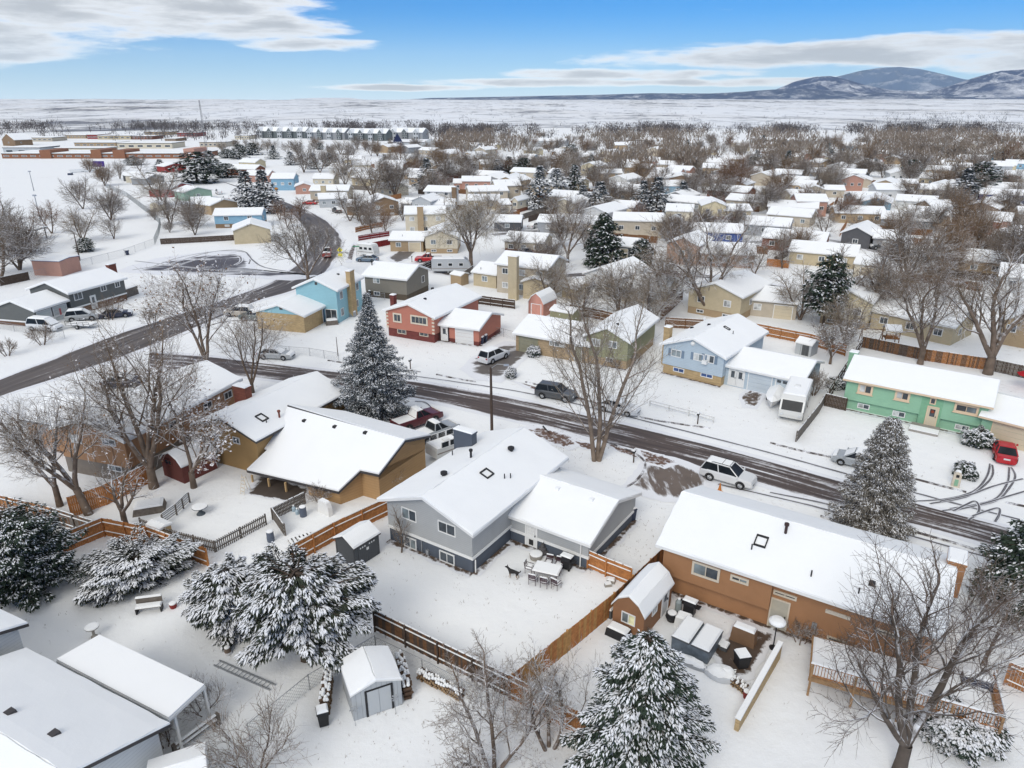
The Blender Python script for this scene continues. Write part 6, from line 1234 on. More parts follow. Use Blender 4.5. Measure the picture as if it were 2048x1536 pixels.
car('snow-buried silver car half behind the grey spruce', 1712, 930, 147, 'hatch', SIL, 1.0)
car('silver sedan with snowy top by the chain-link fence', 553, 716, -8, 'sedan', SIL, 0.9)
car('white and beige old suv on the wet driveway', 988, 720, 52, 'suv', WHT, 0.3)
car('pale silver pickup-bodied suv behind the tan house', 870, 876, 42, 'pickup', SIL, 0.55, L=5.3)
car('maroon pickup under snow beside the silver one', 835, 850, 42, 'pickup', MARO, 1.0)
car('red pickup truck near the travel trailer', 857, 524, 178, 'pickup', REDP, 0.2)
car('dark blue car beside the white camper', 735, 523, 170, 'sedan', SLBL, 0.1)
car('red and white truck driving on the curved road', 655, 512, 100, 'pickup', carpaint('brick_red_car_paint', (0.28, 0.06, 0.05)), 0.7)
car('pale grey suv on the dark grey house driveway', 167, 640, 20, 'suv', SIL, 0.7)
car('navy car with snowy hood left of the walking person', 233, 634, 22, 'sedan', NAVY, 0.8)
car('white snow-covered van behind the chain-link fence', 92, 660, -12, 'van', WHT, 1.0)
car('pale gold suv at the turquoise house kerb', 480, 632, 170, 'suv', BEIGEP, 0.9)
car('green-grey suv next to the brick garage', 510, 640, 170, 'suv', carpaint('green_grey_car_paint', (0.12, 0.14, 0.13)), 0.4)
car('red sports car covered with snow on the road curve', 620, 409, 175, 'sedan', REDP, 0.5)
car('white car partly hidden by the round evergreen', 1268, 522, 80, 'sedan', WHT, 0.8)
car('maroon car under snow in front of the cream house', 1335, 552, -5, 'sedan', MARO, 0.7)
car('dark snow-topped car beside the charcoal garage', 1760, 498, 175, 'suv', DGR, 0.6)
car('snow-covered car by the mid grey house', 1068, 456, 60, 'sedan', WHT, 1.0)
car('dark car below the beige and red brick house', 1058, 508, 5, 'sedan', NAVY, 0.4)
car('pale car at the tan house garage', 1006, 425, 90, 'suv', SIL, 0.7)
car('dark car behind the brown board house by the street', 250, 772, 10, 'sedan', NAVY, 0.85)
car('white truck beside the big conifers up the road', 438, 388, 120, 'van', WHT, 0.8)
car('parked white car up the road beside the green gable', 452, 400, 120, 'sedan', WHT, 0.9)
car('dark car near the white porch house', 674, 425, 120, 'suv', DGR, 0.9)
# motorhome, trailers and campers
def rv(label, px, py, ang, L, W, Hh, name, motor=False, col=None):
    c = P(px, py); fr = Fr((c[0], c[1], 0), radians(ang)); root = thing(name, label, 'motorhome' if motor else 'trailer', fr); h = L / 2; w = W / 2
    pr = [(-h, .55), (h * .97, .5), (h, .9), (h, 1.35), (h * .86, Hh - .35), (h * .72, Hh), (-h * .93, Hh), (-h, Hh - .2)]
    m = MB(); m.extrude(fr, pr, -w, w); bo = m.build('body', col or carpaint('rv_white', (0.66, 0.66, 0.63)), root)
    s = MB(); s.tbox(fr, -h * .92, h * .7, -w * .95, w * .95, Hh + .005, Hh + .12, .15, .15); s.build('snow', ROOFSNOW, bo)
    if motor:
        m = MB(); q = [(h * 1.004, 1.38), (h * .873, Hh - .4)]; m.add([fr(q[0][0], -w * .85, q[0][1]), fr(q[0][0], w * .85, q[0][1]), fr(q[1][0] + .02, w * .85, q[1][1]), fr(q[1][0] + .02, -w * .85, q[1][1])], [(0, 1, 2, 3)]); m.build('windscreen', CARGL, root)
        for sy in (-1, 1):
            m = MB(); m.box(fr, h * .995, h * 1.015, min(sy * w * .6, sy * w * .9), max(sy * w * .6, sy * w * .9), .8, 1.0); m.build('headlight', HEADL, root)
    for sy in (-1, 1):
        m = MB(); y0, y1 = sorted((sy * w, sy * (w + .015))); m.box(fr, -h * .95, h * .9, y0, y1, 1.0, 1.12); m.build('stripe', mat('rv_stripe', (0.25, 0.22, 0.2)), root)
        for k in range(3):
            x = -h * .7 + k * h * .55; m = MB(); y0, y1 = sorted((sy * w, sy * (w + .03))); m.box(fr, x, x + .9, y0, y1, 1.5, 2.15); o = m.build('window', WHITE, root); m = MB(); y0, y1 = sorted((sy * w, sy * (w + .04))); m.box(fr, x + .08, x + .82, y0, y1, 1.57, 2.08); m.build('pane', CARGL, o)
        for x in ((-h * .5, h * .62) if motor else (-h * .15, h * .02)): wheel(root, fr, x, sy * (w - .12), .36)
    m = MB(); m.tbox(fr, -.35, .35, -.3, .3, Hh, Hh + .28, .06, .06); m.build('roof_vent', WHITE, root)
    return root
rv('white motorhome with snowy roof on the light blue house drive', 1588, 822, -118, 7.0, 2.35, 2.75, 'motorhome', True)
rv('grey and white travel trailer near the willow', 903, 545, 2, 7.5, 2.4, 2.9, 'travel_trailer', False, carpaint('trailer_grey', (0.42, 0.44, 0.45)))
rv('small white truck camper beside the red fence', 737, 512, -25, 4.4, 2.1, 2.7, 'camper')
rv('low camper shell under snow parked behind the grey house', 893, 912, 40, 3.4, 1.9, 1.55, 'camper', False, carpaint('camper_pale', (0.55, 0.55, 0.53)))
# covered boat next to the motorhome
c = P(1548, 806); fr = Fr((c[0], c[1], 0), radians(-118)); bt = thing('boat', 'snow-covered boat on a trailer beside the motorhome', 'boat', fr)
m = MB(); st = [(-2.4, .85), (-1, .95), (.6, .9), (1.7, .6), (2.5, .08)]; vs = []; fs = []
for x, w_ in st: vs += [fr(x, -w_ * .6, .5), fr(x, -w_, 1.0), fr(x, 0, 1.0 + .45 * (w_ > .5)), fr(x, w_, 1.0), fr(x, w_ * .6, .5)]
for i in range(4):
    for k in range(4): fs.append((i * 5 + k, (i + 1) * 5 + k, (i + 1) * 5 + k + 1, i * 5 + k + 1))
    fs.append((i * 5 + 4, (i + 1) * 5 + 4, (i + 1) * 5, i * 5))
fs += [(0, 1, 2, 3, 4), (24, 23, 22, 21, 20)]; m.add(vs, fs); hull = m.build('hull', carpaint('boat_hull', (0.5, 0.5, 0.5)), bt)
m = MB(); m.add([(q[0], q[1], q[2] + .05) for i, q in enumerate([tuple(v) for v in vs]) if i % 5 in (1, 2, 3)], [(i * 3 + k, (i + 1) * 3 + k, (i + 1) * 3 + k + 1, i * 3 + k + 1) for i in range(4) for k in range(2)]); m.build('snow', ROOFSNOW, hull)
for sy in (-.85, .85): wheel(bt, fr, -.6, sy, .3)
# flat utility trailer by the left driveway
c = P(165, 655); fr = Fr((c[0], c[1], 0), radians(-10)); ut = thing('utility_trailer', 'low flat trailer with rails beside the pale grey suv', 'trailer', fr)
m = MB(); m.box(fr, -2, 2, -.9, .9, .5, .6); dk = m.build('deck', GREYMETAL, ut); m = MB(); m.tbox(fr, -1.95, 1.95, -.85, .85, .605, .72, .1, .1); m.build('snow', ROOFSNOW, dk)
m = MB()
for y in (-.9, .9):
    for z in (.85, 1.1): m.tube([fr(-2, y, z), fr(2, y, z)], .03, 4)
    for x in (-2, -1, 0, 1, 2): m.tube([fr(x, y, .5), fr(x, y, 1.1)], .03, 4)
m.build('rail', BLACK, ut)
for sy in (-1, 1): wheel(ut, fr, 0, sy, .32)
# ================================================================== fences
WOODS = {'orange': (0.42, 0.175, 0.058), 'tan': (0.44, 0.24, 0.085), 'brown': (0.15, 0.075, 0.035), 'dark': (0.075, 0.052, 0.038), 'grey': (0.15, 0.13, 0.11), 'white': (0.6, 0.6, 0.58), 'red': (0.20, 0.02, 0.022), 'cedar': (0.34, 0.15, 0.055)}
def wood(c):
    return mat('wood_' + c, WOODS[c], 0.8, 0.35, 4.0, bump=0.3, bscale=20)
PLK = {}
def plank_mesh(w, h, t, col, pointed=False):
    k = (round(w, 3), round(h, 2), round(t, 3), col, pointed)
    if k not in PLK:
        m = MB()
        if pointed: m.extrude(W0, [(-w / 2, 0), (w / 2, 0), (w / 2, h - .06), (0, h), (-w / 2, h - .06)], -t / 2, t / 2)
        else: m.extrude(W0, [(-w / 2, 0), (w / 2, 0), (w / 2, h - .03), (w / 2 - .03, h), (-w / 2 + .03, h), (-w / 2, h - .03)], -t / 2, t / 2)
        PLK[k] = m.mesh('plank', wood(col))
    return PLK[k]
def fence(label, pix, h, col, pw=0.14, gap=0.008, rails=1, post=2.4, cols=None, z0=0.05, world=None, planks=True, jit=0.03, snowcap=True, pointed=False, name='fence', railz=None, group=None, z=0.0):
    """rails: +1 on the camera side of the planks, -1 behind, 0 none"""
    pts = [Vector(P(q[0], q[1], z)) for q in pix] if world is None else [Vector(q) for q in world]
    for q in pts: q.z = 0
    t0 = pts[1] - pts[0]; fr0 = Fr(pts[0], atan2(t0.y, t0.x)); root = thing(name, label, 'fence', fr0, group); r = random.Random(len(label) * 7 + 3)
    nseg = len(pts) - 1
    for i in range(nseg):
        a, b = pts[i], pts[i + 1]; L_ = (b - a).length; ang = atan2(b.y - a.y, b.x - a.x); f = Fr(a, ang)
        side = -1 if (f.ey.y * -1 < 0) else 1          # towards the camera is -y of the frame when ey points away
        sgn = (-1 if f.ey.y > 0 else 1) * (1 if rails >= 0 else -1)
        pc = max(1, round(L_ / post))
        for k in range(pc + (1 if i == nseg - 1 else 0)):
            x = L_ * k / pc; m = MB(); m.box(f, x - .05, x + .05, sgn * .09 - .045, sgn * .09 + .045, -.1, h - .06 if rails else h); m.build('post', wood(col), root)
        if rails:
            for zz in (railz or (0.32, h * .55, h - .25)):
                m = MB(); m.box(f, 0.06, L_ - 0.06, min(sgn * .02, sgn * .06), max(sgn * .02, sgn * .06), zz - .045, zz + .045); ro = m.build('rail', wood(col), root)
                m = MB(); m.tbox(f, 0.06, L_ - 0.06, min(sgn * .018, sgn * .085), max(sgn * .018, sgn * .085), zz + .047, zz + .10, .01, .012); m.build('snow', SNOW, ro)
        if planks:
            n = int(L_ / (pw + gap)); 
            for k in range(n):
                x = (k + .5) * L_ / n; c = (cols[i] if cols else col)
                if isinstance(c, (list, tuple)): c = c[0] if r.random() < c[2] else c[1]
                me = plank_mesh(pw, h - z0, .022, c, pointed); q = FRAME[root.name].inv(f(x, 0, z0 + r.uniform(-jit, jit * .4)))
                inst('plank', me, root, q, ang - fr0.ang)
        if snowcap and not pointed:
            m = MB(); nn = max(2, int(L_ / .5)); 
            for k in range(nn):
                if r.random() < .15: continue
                x0, x1 = L_ * k / nn, L_ * (k + 1) / nn - r.uniform(0, .1); m.tbox(f, x0, x1, -.03, .03, h - .02, h + .025 + r.uniform(0, .03), .02, .012)
            o = m.build('snow', SNOW, root); o['kind'] = 'stuff'
    return root
fence('dark weathered plank fence behind the central back yard', [(752, 1262), (1020, 1397)], 1.65, 'dark', cols=[['brown', 'dark', .35]], railz=(0.35, 1.3))
fence('orange plank fence continuing right from the dark fence', [(1020, 1397), (1190, 1490)], 1.7, 'cedar', railz=(0.35, 1.3))
fence('golden tan plank fence slanting between the two back yards', [(1027, 1395), (1228, 1228), (1333, 1127)], 1.75, 'tan', rails=-1, cols=[['tan', 'orange', .6], ['cedar', 'brown', .6]], snowcap=False)
fence('short orange fence with gate joining the grey house wing', [(1176, 1136), (1212, 1152), (1262, 1172)], 1.5, 'orange', railz=(0.3, 1.15))
fence('orange plank fence running behind the dark grey shed', [(585, 1130), (670, 1082), (778, 1030)], 1.65, 'orange', railz=(0.4, 1.2))
fence('orange fence angle enclosing the snowy juniper corner', [(115, 1113), (212, 1072), (300, 1090), (420, 1135)], 1.65, 'orange', railz=(0.45, 1.25))
fence('orange fence piece low at the left edge', [(-30, 1190), (25, 1165), (70, 1142)], 1.5, 'brown', rails=-1)
fence('weathered grey-brown fence at the far left', [(-20, 1015), (112, 1048), (195, 1075)], 1.5, 'grey', cols=[['cedar', 'brown', .6], ['grey', 'brown', .6]], railz=(0.3, 1.15))
fence('tall burnt-orange fence below the brown board house', [(145, 1035), (215, 1010), (297, 968)], 1.9, 'orange', rails=-1)
fence('grey picket fence around the small garden', [(281, 1058), (345, 1082), (432, 1105), (534, 1050)], 1.05, 'grey', pw=.085, gap=.08, rails=-1, railz=(.3, .8), snowcap=False, post=2)
fence('grey slat fence left of the small garden', [(325, 1050), (352, 1030), (378, 1005)], 1.0, 'grey', rails=1, planks=False, railz=(.2, .4, .6, .8, .95), post=1.2, snowcap=False)
fence('grey board screen by the blue barrels', [(569, 1072), (547, 1040), (612, 1008)], 1.15, 'grey', pw=.1, gap=.03, rails=-1)
fence('cedar fence right of the deck', [(2008, 1368), (2060, 1392)], 1.6, 'cedar', railz=(.35, 1.3))
fence('brown fence between the motorhome and the green lawn', [(1593, 884), (1638, 826), (1652, 800)], 1.25, 'grey', rails=-1)
fence('dark fence up the side of the green house', [(1655, 800), (1700, 730), (1722, 695)], 1.5, 'dark', rails=1, railz=(.4, 1.1))
fence('short dark fence joining the green house corner', [(1648, 812), (1690, 822)], 1.5, 'dark', rails=-1)
fence('long brown fence behind the mint green house', [(1722, 695), (1850, 722), (1980, 742), (2070, 762)], 1.6, 'brown', cols=[['brown', 'dark', .6], ['brown', 'cedar', .5], ['grey', 'dark', .6]], rails=-1)
fence('dark brown fence behind the salmon house yard', [(935, 605), (1030, 618)], 1.5, 'dark', railz=(.4, 1.1))
fence('brown fence behind the olive house', [(1140, 628), (1200, 640), (1262, 655)], 1.6, 'brown', railz=(.4, 1.2))
fence('brown fence behind the light blue house', [(1330, 655), (1410, 660), (1480, 668)], 1.6, 'brown', railz=(.4, 1.2))
fence('red-brown fence right of the light blue house', [(1510, 668), (1560, 678), (1620, 690), (1690, 712)], 1.6, 'cedar', railz=(.4, 1.2))
fence('diagonal brown fence beside the cream house', [(1322, 640), (1365, 600)], 1.6, 'brown', rails=-1)
fence('lowest bright red fence tier on the corner lot', [(716, 508), (730, 500), (780, 490)], 1.4, 'red', rails=0, snowcap=True)
fence('middle red fence tier on the corner lot', [(717, 482), (740, 478), (778, 472)], 1.3, 'red', railz=(.4, 1.0))
fence('upper orange-red fence tier on the corner lot', [(711, 465), (730, 460), (765, 453)], 1.3, 'cedar', railz=(.4, 1.0))
fence('dark fence beside the travel trailer', [(833, 548), (870, 530)], 1.4, 'dark', rails=1)
fence('grey fence right of the small tan shed', [(912, 568), (946, 545)], 1.4, 'grey', rails=-1)
fence('weathered fence beside the vacant lot', [(322, 489), (380, 486), (487, 480)], 1.4, 'dark', rails=-1)
fence('brown fence at the right of the dark grey house', [(255, 596), (278, 588)], 1.5, 'grey', rails=-1)
fence('orange fence left of the tan brick house', [(1533, 532), (1576, 537)], 1.6, 'orange', rails=-1)
fence('white low rail fence on the light blue house lawn', [(1300, 812), (1378, 832), (1427, 846)], 0.75, 'white', planks=False, railz=(.35, .65), post=3, snowcap=False)
fence('orange fence near the charcoal houses', [(1940, 478), (1978, 466)], 1.6, 'cedar', rails=-1)
fence('brown fence behind the long yellow wing', [(1800, 560), (1900, 572), (1960, 585)], 1.6, 'brown', rails=-1)
fence('dark park-side fence near the dark house', [(0, 573), (60, 560)], 1.6, 'dark', rails=-1)
# chain-link
WIRE = mat('galvanised_wire', (0.30, 0.32, 0.32), 0.45, 0.1, metal=0.4)
def chain(label, pix, h=1.1, post=2.8, tall=None, sp=.24, wr=.006):
    pts = [Vector(P(*q)) for q in pix]; t0 = pts[1] - pts[0]; root = thing('chain_link_fence', label, 'fence', Fr(pts[0], atan2(t0.y, t0.x))); wires = MB()
    for i in range(len(pts) - 1):
        a, b = pts[i], pts[i + 1]; L_ = (b - a).length; f = Fr(a, atan2(b.y - a.y, b.x - a.x)); n = max(1, round(L_ / post))
        for k in range(n + (i == len(pts) - 2)):
            m = MB(); m.tube([f(L_ * k / n, 0, -.1), f(L_ * k / n, 0, h + .04)], .03, 6); m.build('post', GREYMETAL, root)
        m = MB(); m.tube([f(0, 0, h), f(L_, 0, h)], .022, 5); m.build('top_rail', GREYMETAL, root)
        k = -h
        while k < L_:
            for s in (1, -1):
                x0, x1 = (k, k + h) if s > 0 else (k + h, k); z0, z1 = 0.03, h - .02
                xa, xb = max(min(x0, L_), 0), max(min(x1, L_), 0)
                if abs(x1 - x0) < 1e-6 or xa == xb: continue
                za = z0 + (z1 - z0) * (xa - x0) / (x1 - x0); zb = z0 + (z1 - z0) * (xb - x0) / (x1 - x0); wires.tube([f(xa, 0.0, za), f(xb, 0.0, zb)], wr, 3, False)
            k += sp
    o = wires.build('mesh_wire', WIRE, root); o['kind'] = 'stuff'; return root
chain('chain-link fence along the lawn by the silver sedan', [(540, 706), (620, 712), (678, 722)])
chain('slanting chain-link fence beside the grey metal shed', [(500, 1480), (620, 1380), (752, 1300)], 1.1, wr=.008)
chain('chain-link fence in front of the dark plank fence', [(752, 1300), (845, 1345), (1010, 1432)], 1.0)
chain('low chain-link fence below the white van', [(0, 658), (60, 668), (130, 677)])
chain('tall park fence along the back gardens', [(212, 375), (255, 395), (300, 430), (322, 450), (318, 470), (310, 490)], 1.8, 4, sp=.7, wr=.02)
chain('park fence behind the brick hut', [(60, 560), (150, 538), (250, 512), (310, 490)], 1.5, 4, sp=.5, wr=.012)
chain('garden chain-link beside the salmon house', [(985, 668), (1030, 680)], 1.2)
chain('wire fence by the turquoise house lawn', [(716, 610), (770, 600)], 1.2)
# ================================================================== sheds, yard things, street furniture
def shed(label, p0, p1, e, D, ridge, rise, col, name='shed', gambrel=False, fascia=None, doors=None, wins=(), oe=.12, og=.12, cat='shed'):
    f, Lx = edge(p0, p1, e); root = thing(name, label, cat, f)
    if not gambrel: return root, block(root, f, Lx, D, e, rise, ridge, col, None, oe=oe, og=og, fascia=fascia or WHITE, thick=.1, step=.5)
    # barn roof: profile across x (ridge along y)
    W_ = Lx; pr = [(0, e), (W_ * .2, e + rise * .62), (W_ * .5, e + rise), (W_ * .8, e + rise * .62), (W_, e)]
    w = MB(); w.extrude(f, [(.1, 0), (W_ - .1, 0)] + [(min(max(x, .1), W_ - .1), z - .06) for x, z in pr[::-1]], .12, D - .12); w.build('wall', col, root)
    r = MB(); s = MB()
    for a, c in zip(pr, pr[1:]):
        r.add([f(a[0], 0, a[1]), f(c[0], 0, c[1]), f(c[0], D, c[1]), f(a[0], D, a[1]), f(a[0], 0, a[1] - .08), f(c[0], 0, c[1] - .08), f(c[0], D, c[1] - .08), f(a[0], D, a[1] - .08)], [(0, 1, 2, 3), (7, 6, 5, 4), (1, 0, 4, 5), (0, 3, 7, 4), (3, 2, 6, 7), (2, 1, 5, 6)])
        snow_slab(s, [f(a[0], 0, a[1]), f(c[0], 0, c[1]), f(c[0], D, c[1]), f(a[0], D, a[1])], .08, .5, .02, RND)
    ro = r.build('roof', fascia or WHITE, root); s.build('snow', ROOFSNOW, ro)
    b = Blk(); b.fr = f; b.L = Lx; b.D = D; b.root = root; b.F = Fr(f(.1, .12), ex=f.ex, ey=f.ey); b.R = Fr(f(Lx - .1, .12), ex=f.ey, ey=-f.ex); b.Lf = Fr(f(.1, D - .12), ex=-f.ey, ey=f.ex); b.wF = Lx - .2; b.wR = D - .24; b.roof = ro
    return root, b
def ddoor(root, fc, s0, s1, z1, col, trim=None, win=0):
    for a, c in ((s0, (s0 + s1) / 2 - .01), ((s0 + s1) / 2 + .01, s1)):
        m = MB(); m.box(fc, a, c, -.035, .01, .05, z1); d = m.build('door', col, root)
        for k in range(win):
            m = MB(); w = (c - a) / (win + 1); x = a + w * (k + .75); m.box(fc, x, x + w * .5, -.045, 0, z1 - .3, z1 - .18); m.build('pane', WHITE, d)
    if trim:
        m = MB(); m.box(fc, s0 - .12, s0, -.05, .01, 0, z1 + .08); m.build('door_track', trim, root); m = MB(); m.box(fc, s1, s1 + .12, -.05, .01, 0, z1 + .08); m.build('door_track', trim, root); m = MB(); m.box(fc, s0, s1, -.05, .01, z1, z1 + .08); m.build('lintel', trim, root)
DSHED = paint('charcoal_plastic', (0.085, 0.09, 0.095), 'board', lines=.2, var=.06); SHEDM = paint('pale_metal_siding', (0.42, 0.44, 0.45), 'board', lines=.28, var=.03)
# dark shed: gable faces right; near eave on the left
rt, b = shed('charcoal resin shed with snowy gable roof beside the orange fence', (665, 1077), (707, 1099), 1.75, 2.6, 'y', .62, DSHED, oe=.12, og=.12, fascia=DARKFASCIA)
bpy.data.objects.remove(rt) if False else None
ddoor(rt, b.R, .35, 2.05, 1.65, DSHED, win=3); m = MB(); m.box(b.R, 1.1, 1.3, -.07, -.03, 1.0, 1.2); m.build('latch', WHITE, rt)
rt, b = shed('pale grey metal shed with double doors between the log piles', (700, 1393), (805, 1358), 1.85, 2.75, 'y', .5, SHEDM, oe=.08, og=.08)
ddoor(rt, b.F, b.wF * .3, b.wF * .78, 1.7, paint('pale_metal_door', (0.45, 0.47, 0.48), None, var=.03), BLACK)
BSHED = paint('brown_shed_stucco', (0.26, 0.13, 0.065), None, bump=.2, var=.1)
rt, b = shed('brown barn-roofed shed beside the hot tub', (1222, 1208), (1290, 1238), 1.75, 4.3, 'y', 1.15, BSHED, gambrel=True)
wc(rt, b.F, 1257, 1237, .95, .8, fw=.06, pane=[CURT, YELGL]); wc(rt, b.R, 1309, 1217, .7, .8, fw=.06, pane=[BLIND]); s_ = b.R.hit(1329, 1208)[0]; door(rt, b.R, s_ - .4, s_ + .4, .05, 1.75, light=True)
PINKS = paint('pink_shed', (0.55, 0.27, 0.21), 'board', lines=.2, var=.04)
rt, b = shed('pink barn-roofed shed behind the salmon house', (1055, 604), (1087, 609), 2.1, 4.6, 'y', 1.6, PINKS, gambrel=True); ddoor(rt, b.F, .6, 2.2, 1.9, PINKS, WHITE)
rt, b = shed('small buff barn-roofed shed near the pink one', (1122, 572), (1156, 580), 1.9, 3.5, 'x', 1.1, pmat('buff'))
rt, b = shed('low olive shed with snowy roof right of the pink one', (1098, 620), (1146, 628), 1.9, 3, 'x', .5, OLIVE)
rt, b = shed('small grey garden shed beside the round apple tree', (1590, 684), (1625, 692), 1.6, 2.4, 'x', .5, SHEDM); ddoor(rt, b.F, .9, 1.8, 1.5, DSHED)
REDSH = paint('oxblood_shed', (0.16, 0.05, 0.04), 'board', lines=.25, var=.12)
rt, b = shed('oxblood barn-roofed shed behind the leafy bare tree', (318, 917), (362, 935), 1.7, 3.6, 'y', 1.0, REDSH, gambrel=True); wc(rt, b.F, 337, 924, 1.0, .5, fw=.05, frame=REDSH)
rt, b = shed('small tan shed beside the travel trailer', (899, 548), (922, 552), 1.9, 2.4, 'x', .4, pmat('tan'))
rt, b = shed('tiny white round-roofed shed behind the park fence', (298, 410), (318, 410), 1.9, 4, 'y', .9, pmat('cream'), gambrel=True)
rt, b = shed('small white shed with dark opening behind the park fence', (277, 376), (300, 376), 2.2, 3, 'x', .6, pmat('white'))
rt, b = shed('salmon brick park hut with slanting blue-edged roof', (60, 521), (118, 523), 2.9, 5.5, 'x', .25, pmat('salmon'), fascia=paint('blue_fascia', (0.06, 0.08, 0.16)), cat='hut', name='park_hut')
rt, b = shed('wooden box hutch against the picket fence', (290, 1050), (318, 1062), .9, 1.2, 'x', .12, PINE, name='hutch', cat='hutch')
# ---- fences' neighbours: log piles
LOG = mat('log_bark', (0.09, 0.055, 0.035), .9, .3, 5); LOGEND = mat('log_end', (0.30, 0.20, 0.11), .9, .2, 6)
def logpile(label, p0, p1, rows, h, depth=.4, seed=1):
    a = Vector(P(*p0)); b = Vector(P(*p1)); f = Fr(a, atan2(b.y - a.y, b.x - a.x)); L_ = (b - a).length; root = thing('log_pile', label, 'log pile', f); r = random.Random(seed); st = h / rows
    me = MB(); n = 7; d = depth
    me.add([(0.5 * cos(2 * pi * k / n), y, .5 * sin(2 * pi * k / n)) for y in (-.5, .5) for k in range(n)], [tuple(range(n)), tuple(range(2 * n - 1, n - 1, -1))] + [((k + 1) % n, k, n + k, n + (k + 1) % n) for k in range(n)]); ml = me.mesh('log', LOG); ml.materials.append(LOGEND); ml.polygons[0].material_index = 1; ml.polygons[1].material_index = 1
    cnt = max(2, int(L_ / st))
    for j in range(rows):
        for i in range(cnt - (j % 2)):
            x = (i + .5 + .5 * (j % 2)) * L_ / cnt; o = inst('log', ml, root, (x, r.uniform(-.04, .04), (j + .5) * st), 0, (st * r.uniform(.85, 1.1), d * r.uniform(.9, 1.1), st * r.uniform(.85, 1.1)))
    s = MB()
    for i in range(cnt):
        x = (i + .5) * L_ / cnt; k = st * .62; s.lathe(f, [(k * 1.0, h - .02), (k * .95, h + .06), (k * .55, h + .13 + r.uniform(0, .05)), (.02, h + .15)], 8, x, r.uniform(-.1, .1)); s.lathe(f, [(k * .9, h - .03), (k * .5, h + .1), (.02, h + .12)], 7, x, r.choice((-.2, .2)))
    o = s.build('snow', SNOW, root); o['kind'] = 'stuff'
logpile('snow-topped log pile left of the metal shed', (650, 1432), (660, 1362), 6, 1.05, .45, 1); logpile('snow-topped log pile right of the metal shed', (818, 1400), (800, 1330), 6, 1.0, .45, 2); logpile('long low log pile by the dark fence', (838, 1352), (925, 1398), 3, .5, .5, 3)
logpile('split logs heaped beside the wet patio', (1465, 1365), (1492, 1385), 3, .4, .5, 4)
# ---- bins, barrels, pots
def lathe_thing(name, label, cat, px, py, prof, m, snow=True, n=14, group=None, cap=.09):
    c = P(px, py); f = Fr(c, 0.3); root = thing(name, label, cat, f, group); b = MB(); b.lathe(f, prof, n); bo = b.build('body', m, root)
    if snow:
        r, z = prof[-1][0] if prof[-1][0] > .05 else prof[-2][0], prof[-1][1]; s = MB(); s.lathe(f, [(r * .97, z + .003), (r * .98, z + cap * .6), (r * .7, z + cap), (.02, z + cap * 1.1)], n); s.build('snow', SNOW, bo)
    return root
def bin_(label, px, py, ang, col=None, h=1.05, w=.6, group=None, snow=True):
    c = P(px, py); f = Fr(c, radians(ang)); root = thing('wheelie_bin', label, 'bin', f, group); m = MB()
    m.add([f(x * k, y * k, z) for z, k in ((.06, .8), (h * .9, 1.0)) for x, y in ((-w / 2, -w / 2), (w / 2, -w / 2), (w / 2, w / 2), (-w / 2, w / 2))], [(3, 2, 1, 0), (4, 5, 6, 7), (0, 1, 5, 4), (1, 2, 6, 5), (2, 3, 7, 6), (3, 0, 4, 7)]); bo = m.build('body', col or TRIMB, root)
    m = MB(); m.tbox(f, -w * .55, w * .55, -w * .55, w * .55, h * .9, h, .05, .05); lid = m.build('lid', col or TRIMB, root)
    for x in (-w * .35, w * .35): m = MB(); m.tube([f(x - .04, w * .42, .1), f(x + .04, w * .42, .1)], .1, 10); m.build('wheel', TYRE, root)
    if snow: s = MB(); s.tbox(f, -w * .5, w * .5, -w * .5, w * .5, h + .003, h + .14, .08, .08); s.build('snow', SNOW, lid)
DB = mat('navy_plastic', (0.025, 0.035, 0.07), .5)
bin_('black bin capped with snow left of the metal shed', 648, 1448, 20); bin_('dark bin at the far corner of the grey house wing', 1262, 1040, 30, DB, h=1.15)
bin_('dark bin beside the salmon house garage, left one', 963, 688, -20, DB); bin_('dark bin beside the salmon house garage, right one', 970, 684, -20, DB)
bin_('black bin by the blue house garage', 1536, 785, -35, DB); bin_('dark bin by the cream corner house', 790, 497, 0); bin_('grey bin beside the park fence', 255, 510, 0, DB)
bin_('dark bin between the turquoise house and the grey-brown house', 741, 593, 10)
bin_('dark bin at the turquoise garage wall', 620, 655, 0, BLACK, h=.8); bin_('square black patio bin with snow lid', 1482, 1332, 10, BLACK, h=.95, w=.75)
BARB = mat('slate_blue_barrel', (0.09, 0.11, 0.15), .5); BARP = [(.02, 0), (.27, 0), (.29, .3), (.27, .55), (.27, .85), (.02, .851)]
lathe_thing('barrel', 'slate blue barrel by the board screen', 'barrel', 607, 1032, BARP[:-1], BARB); lathe_thing('barrel', 'lone slate blue barrel behind the juniper', 'barrel', 542, 1082, BARP[:-1], BARB)
for i, (x, y) in enumerate(((588, 1022), (595, 1028))): lathe_thing('water_jug', ['pale blue water jug by the board screen, back one', 'pale blue water jug by the board screen, front one'][i], 'jug', x, y, [(.02, 0), (.16, 0), (.17, .3), (.08, .42), (.05, .48)], mat('pale_blue_plastic', (0.35, 0.45, 0.52), .3), True)
lathe_thing('flower_pot', 'small red pot beside the snowy bench', 'pot', 347, 1215, [(.02, 0), (.2, 0), (.25, .32), (.24, .33)], mat('red_pot', (0.22, 0.03, 0.025)), True)
lathe_thing('bird_bath', 'snow-topped bird bath above the flat patio roof', 'bird bath', 189, 1274, [(.02, 0), (.2, 0), (.2, .06), (.09, .15), (.08, .5), (.14, .6), (.4, .72), (.42, .78)], CONCRETE)
lathe_thing('round_table', 'round garden table under snow inside the picket fence', 'table', 402, 1028, [(.02, 0), (.35, 0), (.3, .1), (.12, .3), (.12, .62), (.62, .66), (.62, .7)], mat('slate_table', (0.07, 0.085, 0.10)))
